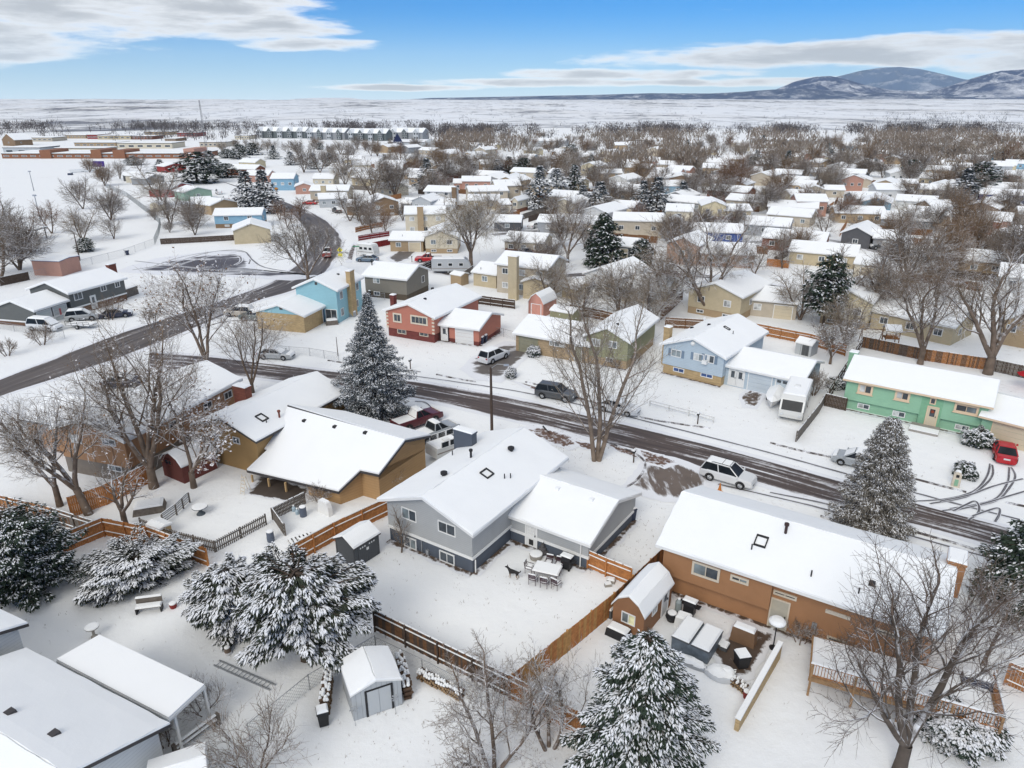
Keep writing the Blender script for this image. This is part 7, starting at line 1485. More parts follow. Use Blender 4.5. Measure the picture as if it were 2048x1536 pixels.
lathe_thing('planter', 'round planter tub under snow beside the patio chairs', 'planter', 1072, 1116, [(.02, 0), (.45, 0), (.5, .35), (.48, .36)], CONCRETE)
lathe_thing('garden_fountain', 'stacked stone fountain under snow by the grey house wing', 'fountain', 1085, 1107, [(.02, 0), (.38, 0), (.42, .25), (.3, .28), (.28, .5), (.16, .55), (.15, .78), (.08, .82), (.08, 1.0)], mat('dark_stone', (0.09, 0.085, 0.085)))
lathe_thing('propane_tank', 'upright propane tank by the brown house corner', 'tank', 1356, 1222, [(.02, 0), (.19, 0), (.22, .1), (.22, .75), (.12, .9), (.1, .95)], mat('tank_grey_green', (0.28, 0.32, 0.32), .4))
lathe_thing('planter', 'dark round planter by the shed door', 'planter', 1343, 1240, [(.02, 0), (.3, 0), (.42, .3), (.38, .55), (.3, .56)], BLACK); lathe_thing('tree_stump', 'snowy stump near the ladder', 'stump', 456, 1306, [(.02, 0), (.3, 0), (.2, .12), (.17, .42)], BARK)
lathe_thing('stump_post', 'short snow-capped post by the picket corner', 'post', 407, 1105, [(.02, 0), (.13, 0), (.12, .75)], BARK); lathe_thing('flower_pot', 'red and white pot at the end of the brick wall', 'pot', 1492, 1395, [(.02, 0), (.16, 0), (.2, .3), (.19, .45)], mat('red_pot', (0.22, 0.03, 0.025)))
# patio heater / tall umbrella-shaped lamp by the brown house door
c = P(1546, 1296); f = Fr(c, 0); ph = thing('patio_heater', 'tall patio heater with a snow-heaped round hood', 'heater', f); m = MB(); m.lathe(f, [(.02, 0), (.25, 0), (.25, .06), (.04, .1), (.035, 1.7), (.1, 1.75), (.1, 1.9), (.02, 1.95)], 10); m.build('stand', BLACK, ph); m = MB(); m.lathe(f, [(.5, 1.93), (.5, 1.96), (.1, 2.08)], 16); hd_ = m.build('hood', GREYMETAL, ph); m = MB(); m.lathe(f, [(.5, 1.965), (.5, 2.05), (.35, 2.2), (.02, 2.26)], 16); m.build('snow', SNOW, hd_)
# ---- furniture
FRAMEM = mat('bronze_chair_frame', (0.05, 0.02, 0.03), .5)
def chair(label, px, py, ang, group=None, world=None):
    c = world or P(px, py); f = Fr((c[0], c[1], 0), ang); root = thing('patio_chair', label, 'chair', f, group)
    for x in (-.24, .24):
        for y in (-.24, .24): m = MB(); m.tube([f(x, y, 0), f(x, y, .44)], .02, 5); m.build('leg', FRAMEM, root)
        m = MB(); m.tube([f(x, -.24, .62), f(x, .26, .66)], .022, 5); m.build('armrest', FRAMEM, root); m = MB(); m.tube([f(x, .25, .42), f(x, .33, .95)], .022, 5); m.build('back_post', FRAMEM, root)
    m = MB(); m.box(f, -.26, .26, -.26, .26, .42, .46); st = m.build('seat', FRAMEM, root); m = MB(); m.tbox(f, -.25, .25, -.25, .22, .463, .56, .07, .07); m.build('snow', SNOW, st)
    for k in range(4): z = .58 + k * .11; m = MB(); m.box(f, -.24, .24, .25 + (z - .42) * .15, .275 + (z - .42) * .15, z, z + .06); m.build('back_slat', FRAMEM, root)
    m = MB(); m.tbox(f, -.26, .26, .28, .36, .95, 1.01, .02, .02); m.build('snow', SNOW, root)
tc_ = Vector(P(1094, 1154)); tf = Fr(tc_, radians(-20)); tb = thing('patio_table', 'snow-covered rectangular patio table in the back yard', 'table', tf)
m = MB(); m.box(tf, -.95, .95, -.6, .6, .68, .72); tt = m.build('table_top', FRAMEM, tb); m = MB(); m.tbox(tf, -.95, .95, -.6, .6, .723, .83, .06, .06); m.build('snow', SNOW, tt)
for x in (-.8, .8):
    for y in (-.45, .45): m = MB(); m.tube([tf(x, y, 0), tf(x, y, .68)], .03, 6); m.build('leg', FRAMEM, tb)
CH = [(-.7, -1.0, pi, 'front left'), (.15, -1.05, pi, 'front middle'), (.95, -.95, pi - .3, 'front right'), (-1.35, .1, pi / 2, 'left end'), (-.2, 1.0, 0, 'back middle'), (.55, 1.0, 0, 'back right')]
for x, y, a, n in CH: chair('bronze patio chair at the snowy table, %s' % n, 0, 0, tf.ang + a, 'chairs around the patio table', tf(x, y))
def bbq(label, px, py, ang, cover=False):
    f = Fr(P(px, py), radians(ang)); root = thing('grill', label, 'grill', f); col = mat('tan_cover', (0.20, 0.12, 0.07), .8) if cover else BLACK; w = .75 if cover else .55
    if cover:
        m = MB(); m.tbox(f, -w, w, -.35, .35, .02, 1.05, .08, .06); bo = m.build('cover', col, root)
    else:
        m = MB(); m.box(f, -.35, .35, -.25, .25, .1, .75); m.build('cabinet', col, root); m = MB(); m.tbox(f, -.38, .38, -.28, .28, .78, 1.12, .08, .12); bo = m.build('hood', col, root)
        for s in (-1, 1): m = MB(); m.box(f, min(s * .4, s * .7), max(s * .4, s * .7), -.22, .22, .76, .8); m.build('side_shelf', col, root); m = MB(); m.tube([f(s * .3, -.26, .08), f(s * .3, -.2, .08)], .08, 8); m.build('wheel', TYRE, root)
    s = MB(); s.tbox(f, -w + .1, w - .1, -.28, .28, 1.06 if cover else 1.12, 1.2, .08, .08); s.build('snow', SNOW, bo)
bbq('black grill under snow against the grey house wing', 1133, 1137, -33); bbq('tan-covered grill under snow against the brown house wall', 1486, 1283, -35, True); bbq('black smoker grill with snow by the brown house wall', 1378, 1228, -35)
# hot tub
f = Fr(P(1392, 1292), radians(-36)); ht_ = thing('hot_tub', 'square hot tub with folded snowy cover on the patio', 'hot tub', f); TUB = mat('tub_grey_wrap', (0.13, 0.155, 0.18), .5, .3, 3, bump=.4, bscale=6)
m = MB(); m.tbox(f, -1.15, 1.15, -1.1, 1.1, 0, .88, -.02, -.02); m.build('shell', TUB, ht_)
for x0, x1 in ((-1.2, -.05), (.05, 1.2)):
    m = MB(); m.tbox(f, x0, x1, -1.17, 1.17, .885, .99, .02, .02); cv = m.build('cover', DSHED, ht_); m = MB(); m.tbox(f, x0 + .02, x1 - .02, -1.15, 1.15, .993, 1.1, .1, .1); m.build('snow', SNOW, cv)
for i in range(2):
    ff = Fr(P(1440 + i * 9, 1291 + i * 6), radians(-36)); tg = thing('tub_step', 'snowy step block right of the hot tub, %s one' % ('near', 'far')[i], 'step', ff); m = MB(); m.box(ff, -.22, .22, -.32, .32, 0, .3); st = m.build('block', DSHED, tg); m = MB(); m.tbox(ff, -.21, .21, -.31, .31, .303, .4, .05, .05); m.build('snow', SNOW, st)
def snow_heap(label, cat, name, px, py, rx, ry, h, ang, under, seed=0):
    f = Fr(P(px, py), radians(ang)); root = thing(name, label, cat, f); m = MB(); m.tbox(f, -rx, rx, -ry, ry, 0, h, rx * .12, ry * .12); b = m.build('body', under, root); m = MB(); m.tbox(f, -rx * .9, rx * .9, -ry * .9, ry * .9, h + .004, h + .13, rx * .2, ry * .2); m.build('snow', SNOW, b); return root
def mound(label, cat, name, px, py, rx, ry, h, ang, under, poles=0):
    f = Fr(P(px, py), radians(ang)); root = thing(name, label, cat, f)
    for nm, k, m_ in (('body', 1.0, under), ('snow', 0.93, SNOW)):
        m = MB(); n = 22; vs = []; fs = []
        for j in range(7):
            t = j / 6; r_ = cos(t * pi / 2) ** .7
            for i in range(n):
                a = 2 * pi * i / n; q = 1 + .22 * noise.noise(Vector((cos(a) * 1.7 + px, sin(a) * 1.7, t * 2))); z = h * (sin(t * pi / 2) ** .8) * (1 + .3 * noise.noise(Vector((cos(a) * 2, sin(a) * 2 + py, t * 3)))) if nm == 'body' else 0
                zz = h * (sin(t * pi / 2) ** .8) * (1 + .3 * noise.noise(Vector((cos(a) * 2, sin(a) * 2 + py, t * 3)))) + (.07 if nm == 'snow' else 0); vs.append(f(rx * r_ * q * k * cos(a), ry * r_ * q * k * sin(a), max(zz - (.05 if nm == 'snow' and j == 0 else 0), 0)))
        for j in range(6):
            for i in range(n): fs.append((j * n + i, j * n + (i + 1) % n, (j + 1) * n + (i + 1) % n, (j + 1) * n + i))
        m.add(vs, fs); o = m.build(nm, m_, root, smooth=True)
    for k in range(poles): a = k * 1.1; m = MB(); m.tube([f(-rx * 1.1 + k * .2, ry * sin(a) * .8, .08), f(rx * .8, ry * cos(a) * .7, h * .75)], .03, 5); m.build('pole', WHITE, root)
    return root
snow_heap('black storage box with snow lid beside the brown shed', 'box', 'deck_box', 1236, 1272, .75, .38, .62, -36, BLACK); snow_heap('grey box between the brown shed and the tan fence', 'box', 'storage_box', 1217, 1230, .35, .3, .6, -36, DSHED)
mound('folded lounger buried under snow on the patio edge', 'lounger', 'lounger', 1380, 1328, 1.1, .35, .4, -35, GREYMETAL)
f = Fr(P(645, 1030), radians(-38)); cs = thing('camper_shell', 'white truck cap standing on end against the tan house wall', 'truck cap', f); m = MB(); m.extrude(f, [(-.72, 0), (.72, 0), (.66, .8), (.5, 1.15), (-.5, 1.15), (-.66, .8)], .1, .5); m.build('shell', WHITE, cs); m = MB(); m.extrude(f, [(-.5, 1.153), (.5, 1.153), (.4, 1.25), (-.4, 1.25)], .12, .48); m.build('snow', SNOW, cs)
snow_heap('board table under snow at the hot tub corner', 'table', 'side_table', 1366, 1250, .5, .4, .7, -30, WHITE); snow_heap('stack of boards under snow left of the slat fence', 'board stack', 'board_stack', 300, 1020, 1.2, .8, .6, 20, wood('grey')); mound('snowy heap of tarpaulin and poles by the wet patio', 'tarpaulin', 'tarpaulin', 1442, 1352, .95, .6, .55, -25, mat('white_tarp', (0.5, 0.52, 0.54)), 6)
snow_heap('low wooden platform under snow beside the orange fence', 'platform', 'platform', 628, 1085, 1.1, .6, .35, 28, wood('grey')); snow_heap('cinder blocks under snow by the short gate', 'blocks', 'cinder_block', 1222, 1164, .3, .2, .22, -20, CONCRETE); snow_heap('single cinder block in front of the snowy blocks', 'blocks', 'cinder_block', 1216, 1172, .25, .14, .2, 10, CONCRETE)
snow_heap('air conditioner box by the turquoise house chimney', 'air conditioner', 'air_conditioner', 706, 633, .45, .4, .8, -10, GREYMETAL); snow_heap('snowy picnic table on the turquoise house lawn', 'picnic table', 'picnic_table', 664, 648, .9, .7, .7, 20, wood('grey')); snow_heap('round dark water tub by the yellow house wall', 'tub', 'water_tub', 1719, 650, .6, .6, 1.0, 0, DSHED)
# pallet
f = Fr(P(604, 1080), radians(35)); pl_ = thing('pallet', 'snowy pallet lying behind the juniper', 'pallet', f)
for k in range(6): m = MB(); m.box(f, -.9 + k * .3, -.72 + k * .3, -.55, .55, .1, .13); sl_ = m.build('slat', wood('grey'), pl_); m = MB(); m.tbox(f, -.9 + k * .3, -.72 + k * .3, -.55, .55, .132, .2, .02, .02); m.build('snow', SNOW, sl_)
for y in (-.5, 0, .5): m = MB(); m.box(f, -.9, .85, y - .05, y + .05, 0, .1); m.build('bearer', wood('grey'), pl_)
# garden bench
f = Fr(P(300, 1222), radians(12)); bn = thing('garden_bench', 'snow-covered garden bench in front of the juniper', 'bench', f)
for x in (-.75, .75): m = MB(); m.box(f, x - .04, x + .04, -.25, .25, 0, .42); m.build('leg', BLACK, bn)
m = MB(); m.box(f, -.8, .8, -.28, .2, .42, .46); st = m.build('seat', wood('grey'), bn); m = MB(); m.tbox(f, -.8, .8, -.28, .2, .463, .58, .06, .06); m.build('snow', SNOW, st); m = MB(); m.box(f, -.8, .8, .24, .28, .5, .95); bk = m.build('backrest', wood('grey'), bn); m = MB(); m.tbox(f, -.8, .8, .16, .34, .952, 1.03, .03, .03); m.build('snow', SNOW, bk)
# ladder lying on the snow
a = Vector(P(428, 1332)); b_ = Vector(P(540, 1382)); f = Fr(a, atan2(b_.y - a.y, b_.x - a.x)); L_ = (b_ - a).length; ld = thing('ladder', 'aluminium ladder lying on the snow', 'ladder', f)
for y in (0, .42): m = MB(); m.box(f, 0, L_, y - .03, y + .03, .03, .12); m.build('stile', GREYMETAL, ld)
for k in range(int(L_ / .3)): m = MB(); m.tube([f(.15 + k * .3, .03, .08), f(.15 + k * .3, .39, .08)], .02, 5); m.build('rung', GREYMETAL, ld)
# a-frame step ladder on the patio
f = Fr(P(492, 985), radians(60)); sl2 = thing('step_ladder', 'cream step ladder standing by the open patio', 'ladder', f)
for y in (-.22, .22):
    for s in (-.4, .4): m = MB(); m.tube([f(s, y, 0), f(0, y, 1.7)], .03, 4); m.build('stile', CREAM, sl2)
for k in range(5): m = MB(); m.box(f, -.38 + k * .075, -.30 + k * .075, -.2, .2, .28 + k * .3, .31 + k * .3); m.build('step', CREAM, sl2)
# brick garden wall
a = Vector(P(1472, 1462)); b_ = Vector(P(1556, 1316)); f = Fr(a, atan2(b_.y - a.y, b_.x - a.x)); L_ = (b_ - a).length; gw = thing('garden_wall', 'low tan brick wall with snowy top beside the patio', 'wall', f)
m = MB(); m.extrude(f, [(0, -.1), (L_, -.1), (L_, 1.15), (.6, .85), (0, .8)], -.12, .12); m.build('wall', TANBRICK, gw); m = MB(); m.extrude(f, [(0, .803), (.6, .853), (L_, 1.153), (L_, 1.27), (.6, .97), (0, .9)], -.15, .15); m.build('snow', SNOW, gw)
# ---- wooden deck
DECKW = wood('cedar'); DECKT = mat('wood_deck', (0.30, 0.18, 0.09), .8, .3, 4)
zt_ = 1.25; a = Vector(P(1618, 1352, zt_)); b_ = Vector(P(2002, 1462, zt_)); ang_ = H4B.fr.ang; a.z = 0; b_.z = 0
f = Fr(a, atan2(b_.y - a.y, b_.x - a.x)); L_ = (b_ - a).length; dep = 3.6; dk = thing('deck', 'raised wooden deck with railing on the back of the brown house', 'deck', f)
nb = int(dep / .15)
for k in range(nb): m = MB(); m.box(f, 0, L_, k * .15, k * .15 + .14, zt_ - .03, zt_); m.build('board', DECKT, dk)
m = MB(); m.tbox(f, .1, L_ - .1, .15, dep - .1, zt_ + .003, zt_ + .09, .1, .1); m.build('snow', SNOW, dk)
m = MB(); m.box(f, -.02, L_ + .02, -.06, -.005, zt_ - .28, zt_ + .0); m.build('rim_joist', DECKT, dk); m = MB(); m.box(f, L_ + .005, L_ + .06, -.05, dep, zt_ - .28, zt_); m.build('rim_joist', DECKT, dk)
for x in (.1, L_ * .25, L_ * .5, L_ * .75, L_ - .1): m = MB(); m.box(f, x - .06, x + .06, -.16, -.065, -.1, zt_ + .95); m.build('post', DECKT, dk)
m = MB(); m.box(f, L_ + .065, L_ + .16, dep - .15, dep - .03, -.1, zt_ + .95); m.build('post', DECKT, dk)
for (x0, x1, y0, y1) in ((0, L_, -.06, -.01), (L_, L_ + .05, 0, dep)):
    for z in (.12, .88): m = MB(); m.box(f, x0, x1, y0, y1, zt_ + z, zt_ + z + .07); ro = m.build('rail', DECKW, dk)
    m = MB(); m.tbox(f, x0 - .02, x1 + .02, y0 - .03, y1 + .03, zt_ + .953, zt_ + 1.03, .015, .02); m.build('snow', SNOW, ro)
bal = MB(); bal.box(W0, -.018, .018, -.018, .018, 0, .7); bm_ = bal.mesh('baluster', DECKW)
for k in range(int(L_ / .16)): inst('baluster', bm_, dk, (.1 + k * .16, -.035, zt_ + .19))
for k in range(int(dep / .16)): inst('baluster', bm_, dk, (L_ + .025, .1 + k * .16, zt_ + .19))
q = f(L_ - .6, dep - .5); snow_heap('long blue-black cooler chest on the deck', 'chest', 'chest', 0, 0, .9, .3, .55, math.degrees(f.ang), NAVY).location = q + Vector((0, 0, zt_))
# ---- swing set, umbrella, play house
f = Fr(P(1760, 690), radians(-12)); sw = thing('swing_set', 'brown wooden swing set with snowy play roof behind the long fence', 'swing set', f); WD = wood('brown')
for x in (-2.6, 0): 
    for s in (-1, 1): m = MB(); m.tube([f(x, s * .9, 0), f(x, 0, 2.2)], .06, 5); m.build('leg', WD, sw)
m = MB(); m.tube([f(-2.7, 0, 2.2), f(2.2, 0, 2.2)], .06, 5); m.build('beam', WD, sw)
for x in (.3, 2.0):
    for y in (-.8, .8): m = MB(); m.box(f, x - .05, x + .05, y - .05, y + .05, 0, 2.5); m.build('post', WD, sw)
m = MB(); m.box(f, .25, 2.05, -.85, .85, 1.15, 1.22); m.build('platform', WD, sw)
for k in range(9): m = MB(); m.box(f, .35 + k * .19, .45 + k * .19, -.88, -.85, 1.2, 1.9); m.build('slat', wood('cedar'), sw)
for s in (-1, 1): m = MB(); m.add([f(.1, s * 1.0, 2.35), f(2.2, s * 1.0, 2.35), f(2.2, 0, 3.05), f(.1, 0, 3.05), f(.1, s * 1.0, 2.28), f(2.2, s * 1.0, 2.28), f(2.2, 0, 2.98), f(.1, 0, 2.98)], [(0, 1, 2, 3), (7, 6, 5, 4), (0, 4, 5, 1), (1, 5, 6, 2), (3, 7, 4, 0)]); r_ = m.build('roof', ROOFSNOW, sw)
for x in (-1.8, -.9):
    for dx_ in (-.2, .2): m = MB(); m.tube([f(x + dx_, 0, 2.2), f(x + dx_, 0, .5)], .012, 3); m.build('chain', GREYMETAL, sw)
    m = MB(); m.box(f, x - .22, x + .22, -.1, .1, .47, .5); m.build('seat', BLACK, sw)
f = Fr(P(2052, 780), 0); um = thing('parasol', 'red garden parasol at the right edge behind the green house', 'parasol', f); m = MB(); m.tube([f(0, 0, 0), f(0, 0, 2.3)], .03, 6); m.build('pole', WHITE, um); m = MB(); m.lathe(f, [(1.3, 1.85), (1.28, 1.9), (.05, 2.4)], 8); m.build('canopy', mat('red_canvas', (0.38, 0.01, 0.015)), um)
# ---- poles, signs, lamps
POLEW = mat('pole_wood', (0.075, 0.052, 0.04), .85, .2, 4)
f = Fr(P(984, 868), 0); up_ = thing('utility_pole', 'brown wooden utility pole behind the grey house', 'pole', f); hh = Hat(f.o, 735); m = MB(); m.tube([f(0, 0, -.1), f(-.05, 0, hh)], [.16, .11], 8); m.build('pole', POLEW, up_); m = MB(); m.tube([f(-.05, 0, hh - .1), f(.6, -.4, hh + .5), f(1.3, -.7, hh + .55)], .035, 5); m.build('arm', GREYMETAL, up_); m = MB(); m.tbox(f, 1.2, 1.75, -.85, -.6, hh + .45, hh + .6, .05, .04); m.build('lamp_head', GREYMETAL, up_)
def pole(label, px, py, top, r=.09, col=None, head=True, name='lamp_post'):
    f = Fr(P(px, py), 0); h = Hat(f.o, top); root = thing(name, label, 'pole', f); m = MB(); m.tube([f(0, 0, -.1), f(0, 0, h)], [r, r * .6], 7); m.build('pole', col or GREYMETAL, root)
    if head: m = MB(); m.tbox(f, -.5, .5, -.25, .15, h - .15, h + .25, .08, .05); m.build('lamp_head', GREYMETAL, root)
pole('tall field light pole, upper one on the snowy school field', 68, 382, 343, .18); pole('tall field light pole, lower one on the snowy school field', 81, 441, 391, .18)
pole('dark pole beside the small park conifer', 160, 521, 466, .14, POLEW, False); pole('dark pole beside the picnic shelter', 47, 500, 440, .12, POLEW, False); pole('thin street pole near the white two-storey house', 890, 450, 397, .12, POLEW, False)
pole('wooden pole beside the leaning bare tree', 1078, 480, 460, .14, POLEW, False); pole('short white post on the salmon house lawn', 676, 712, 674, .06, POLEW, False); pole('wooden pole beside the dark red fence', 1024, 420, 396, .1, POLEW, False)
c = P(413, 300); f = Fr(c, 0); h = Hat(f.o, 200); mt = thing('radio_mast', 'very tall thin radio mast above the shops', 'mast', f)
for k in range(3): a = 2.1 * k; m = MB(); m.tube([f(.9 * cos(a), .9 * sin(a), 0), f(.35 * cos(a), .35 * sin(a), h)], .11, 4); m.build('leg', mat('mast_steel', (0.16, 0.16, 0.17)), mt)
for k in range(14):
    z = h * (k + .5) / 14; w_ = .9 - .55 * z / h; m = MB(); pts = [f(w_ * cos(2.1 * q), w_ * sin(2.1 * q), z) for q in range(4)]; m.tube(pts, .06, 3); m.build('brace', MATS['mast_steel'], mt)
YEL = mat('sign_yellow', (0.85, 0.72, 0.02), .5, .03); ORG = mat('sign_orange', (0.75, 0.30, 0.02), .5, .03); SGN = mat('sign_green', (0.02, 0.22, 0.1), .5)
def diamond(label, px, py, top, col, s):
    f = Fr(P(px, py), 0.1); h = Hat(f.o, top); root = thing('road_sign', label, 'sign', f); m = MB(); m.tube([f(0, 0.03, 0), f(0, .03, h)], .04, 5); m.build('post', GREYMETAL, root); m = MB(); z = h - s * .2; m.extrude(f, [(-s, z), (0, z - s), (s, z), (0, z + s)], -.03, 0); p_ = m.build('panel', col, root)
    if col is YEL:
        m = MB(); m.lathe(Fr(f(0, -.03, 0), f.ang), [(.01, z + .32), (.09, z + .38), (.01, z + .47)], 6); m.extrude(f, [(-.05, z - .02), (-.2, z - .4), (-.08, z - .4), (.02, z - .1), (.16, z - .4), (.26, z - .36), (.1, z + .0), (.12, z + .28), (-.1, z + .28), (-.2, z + .02), (-.12, z), (-.06, z + .12)], -.045, -.031); m.build('walker_symbol', BLACK, p_)
        m = MB(); m.extrude(f, [(-s * .75, z - s - .75), (s * .75, z - s - .75), (s * .75, z - s - .1), (-s * .75, z - s - .1)], -.03, 0); m.build('lower_panel', col, root)
diamond('yellow diamond crossing sign on the curve of the road', 681, 516, 499, YEL, .62); diamond('orange diamond sign beside the big conifers', 554, 392, 377, ORG, .75)
f = Fr(P(714, 516), 0); sg = thing('street_sign', 'small green street name sign by the red fence', 'sign', f); m = MB(); m.tube([f(0, 0, 0), f(0, 0, 2.6)], .04, 5); m.build('post', GREYMETAL, sg); m = MB(); m.box(f, -.7, .7, -.03, 0, 2.4, 2.62); m.build('panel', SGN, sg)
f = Fr(P(1439, 982), .3); cn = thing('traffic_cone', 'orange pennant cone in front of the white suv', 'cone', f); m = MB(); m.box(f, -.2, .2, -.2, .2, 0, .04); m.build('base', ORG, cn); m = MB(); m.lathe(f, [(.16, .04), (.04, .75)], 10); m.build('cone', mat('cone_orange', (0.5, 0.17, 0.03)), cn)
f = Fr(P(590, 776), .5); ts = thing('road_sign', 'back of a small triangular sign beside the street left of the spruce', 'sign', f); m = MB(); m.tube([f(0, 0, 0), f(0, 0, 1.6)], .03, 5); m.build('post', GREYMETAL, ts); m = MB(); m.extrude(f, [(-.35, .9), (.35, .9), (0, 1.6)], -.03, 0); m.build('panel', GREYMETAL, ts)
def mailbox(label, px, py, ang, stone=False):
    f = Fr(P(px, py), radians(ang)); root = thing('mailbox', label, 'mailbox', f)
    if stone:
        m = MB(); m.extrude(f, [(-.32, 0), (.32, 0), (.3, 1.15), (.2, 1.38), (0, 1.45), (-.2, 1.38), (-.3, 1.15)], -.25, .25); b = m.build('pillar', CREAM, root); m = MB(); m.box(f, -.14, .14, -.27, -.24, .15, .75); m.build('plaque', GREEN, b); m = MB(); m.box(f, -.12, .12, -.28, -.24, .95, 1.2); m.build('door', BLACK, b); m = MB(); m.lathe(f, [(.24, 1.36), (.2, 1.5), (.02, 1.54)], 8); m.build('snow', SNOW, b)
    else:
        m = MB(); m.box(f, -.05, .05, -.05, .05, 0, 1.05); m.build('post', POLEW, root); m = MB(); m.extrude(f, [(-.1, 1.05), (.1, 1.05), (.1, 1.2), (0, 1.3), (-.1, 1.2)], -.25, .25); b = m.build('box', BLACK, root); m = MB(); m.tbox(f, -.12, .12, -.26, .26, 1.26, 1.36, .04, .03); m.build('snow', SNOW, b)
mailbox('arched stone mailbox with green plaque by the snowy kerb', 1910, 972, -30, True); mailbox('dark mailbox at the end of the lawn by the leaf-strewn drive', 1267, 925, -30); mailbox('mailbox by the salmon house kerb', 821, 738, -20); mailbox('mailbox post by the white rail fence', 1395, 848, -30); mailbox('stone-coloured mailbox near the red pickup', 824, 524, 0)
# picnic shelter, scoreboard
f = Fr(P(55, 480), radians(5)); ps = thing('picnic_shelter', 'flat-roofed dark picnic shelter in the snowy park', 'shelter', f)
for x in (-3.5, 0, 3.5):
    for y in (-2, 2): m = MB(); m.box(f, x - .1, x + .1, y - .1, y + .1, 0, 2.6); m.build('post', BLACK, ps)
m = MB(); m.box(f, -4, 4, -2.6, 2.6, 2.6, 2.8); r_ = m.build('roof', DARKFASCIA, ps); m = MB(); m.tbox(f, -4, 4, -2.6, 2.6, 2.803, 2.95, .1, .1); m.build('snow', ROOFSNOW, r_)
f = Fr(P(200, 342), .2); sb = thing('scoreboard', 'purple scoreboard at the edge of the school field', 'scoreboard', f); PUR = mat('purple_panel', (0.06, 0.03, 0.22), .5)
for x in (-1.6, 1.6): m = MB(); m.box(f, x - .1, x + .1, 0, .2, 0, 3.6); m.build('post', BLACK, sb)
m = MB(); m.box(f, -2.6, 2.6, -.2, 0, 2.0, 4.6); m.build('board', PUR, sb)
f = Fr(P(180, 343), radians(62)); bl = thing('bleachers', 'slanting pale blue bleacher bank left of the scoreboard', 'bleachers', f)
for k in range(4): m = MB(); m.box(f, -9, 6, k * .6, k * .6 + .4, .3 + k * .3, .36 + k * .3); m.build('bench', mat('pale_blue_metal', (0.3, 0.38, 0.45)), bl)
for x in (-8.5, -3, 2, 5.5): m = MB(); m.box(f, x - .05, x + .05, 0, 2.2, 0, .3); m.build('support', GREYMETAL, bl)
f = Fr(P(141, 350), 0); sl_ = thing('utility_box', 'pair of small dark boxes alone on the snowy field', 'box', f); m = MB(); m.tbox(f, -.9, .9, -.8, .8, 0, .9, .1, .1); m.build('body', NAVY, sl_); m = MB(); m.tbox(f, -.8, .8, -.7, .7, .903, 1.05, .1, .1); m.build('snow', SNOW, sl_)
# whirligigs by the metal shed
for i, (x, y, n) in enumerate(((711, 1452, 'left'), (792, 1428, 'right'))):
    f = Fr(P(x, y), 0.4); wg = thing('garden_spinner', 'metal flower spinner on a stake, %s one before the metal shed' % n, 'spinner', f); m = MB(); m.tube([f(0, 0, 0), f(0, 0, 1.15)], .015, 4); m.build('stake', GREYMETAL, wg)
    for k in range(6): a = k * pi / 3; m = MB(); m.extrude(f, [(.03 * cos(a), 1.15 + .03 * sin(a)), (.2 * cos(a - .25), 1.15 + .2 * sin(a - .25)), (.24 * cos(a), 1.15 + .24 * sin(a)), (.2 * cos(a + .25), 1.15 + .2 * sin(a + .25))], -.01, .01); m.build('petal', GREYMETAL, wg)
# foot-bridge style bench rail beside the vine-grown patio
a = Vector(P(352, 1512)); b_ = Vector(P(438, 1448)); f = Fr(a, atan2(b_.y - a.y, b_.x - a.x)); L_ = (b_ - a).length; gr = thing('garden_rail', 'snowy wooden rail bench beside the vine-covered patio', 'rail', f)
for x in (0, L_): m = MB(); m.box(f, x - .08, x + .08, -.12, .12, 0, .75); m.build('post', wood('grey'), gr)
for z in (.35, .65): m = MB(); m.box(f, .085, L_ - .085, -.05, .05, z - .05, z + .05); r_ = m.build('beam', wood('grey'), gr); m = MB(); m.tbox(f, .085, L_ - .085, -.07, .07, z + .053, z + .15, .02, .03); m.build('snow', SNOW, r_)
for i, (x, y, h_, lab) in enumerate(((408, 1425, 2.4, 'tangled vine climbing the patio roof corner'), (330, 1490, 2.2, 'tangled brown vine at the white house wall'))):
    o = bare(lab, x, y, h_, 90 + i, forks=[(1, .25, a) for a in (0.4, 1.5, 2.6, 3.7, 4.8, 5.9)], tr=.04, cm=TWIGW, **dict(EL, kids=[7, 6, 5], levels=3, minr=.008, wig=[.3, .4, .4, .4])); o.name = 'vine'; o['category'] = 'vine'
for i, (x, y, h_, lab) in enumerate(((1600, 1285, 1.8, 'brown tangled bush against the brown house wall'), (1690, 1330, 1.7, 'tangled bush beside the deck steps'), (1290, 1275, .7, 'low dry plant by the brown shed'), (1120, 705, 1.2, 'dry bush by the olive house wall'), (1230, 735, 1.6, 'red-brown bush between the olive and blue houses'), (1270, 728, 1.8, 'bare bush between the olive and blue houses'), (1625, 790, 3.5, 'bare tree beside the motorhome'), (640, 1005, 2.0, 'small bare shrub by the tan wall'), (775, 975, 2.2, 'thin bare shrub at the tan house gable'), (745, 455, 3.0, 'bare bush by the upper red fence'), (735, 455, 3.4, 'second bare bush by the upper red fence'))):
    o = bare(lab, x, y, h_, 110 + i, forks=[(1, .35, a) for a in (0.4, 1.7, 3.0, 4.3, 5.6)], tr=.04 if h_ < 3 else .08, cm=TWIG, **dict(EL, kids=[6, 5, 4], levels=3, minr=.010 if h_ < 2.5 else .018)); o.name = 'bush'; o['category'] = 'bush'
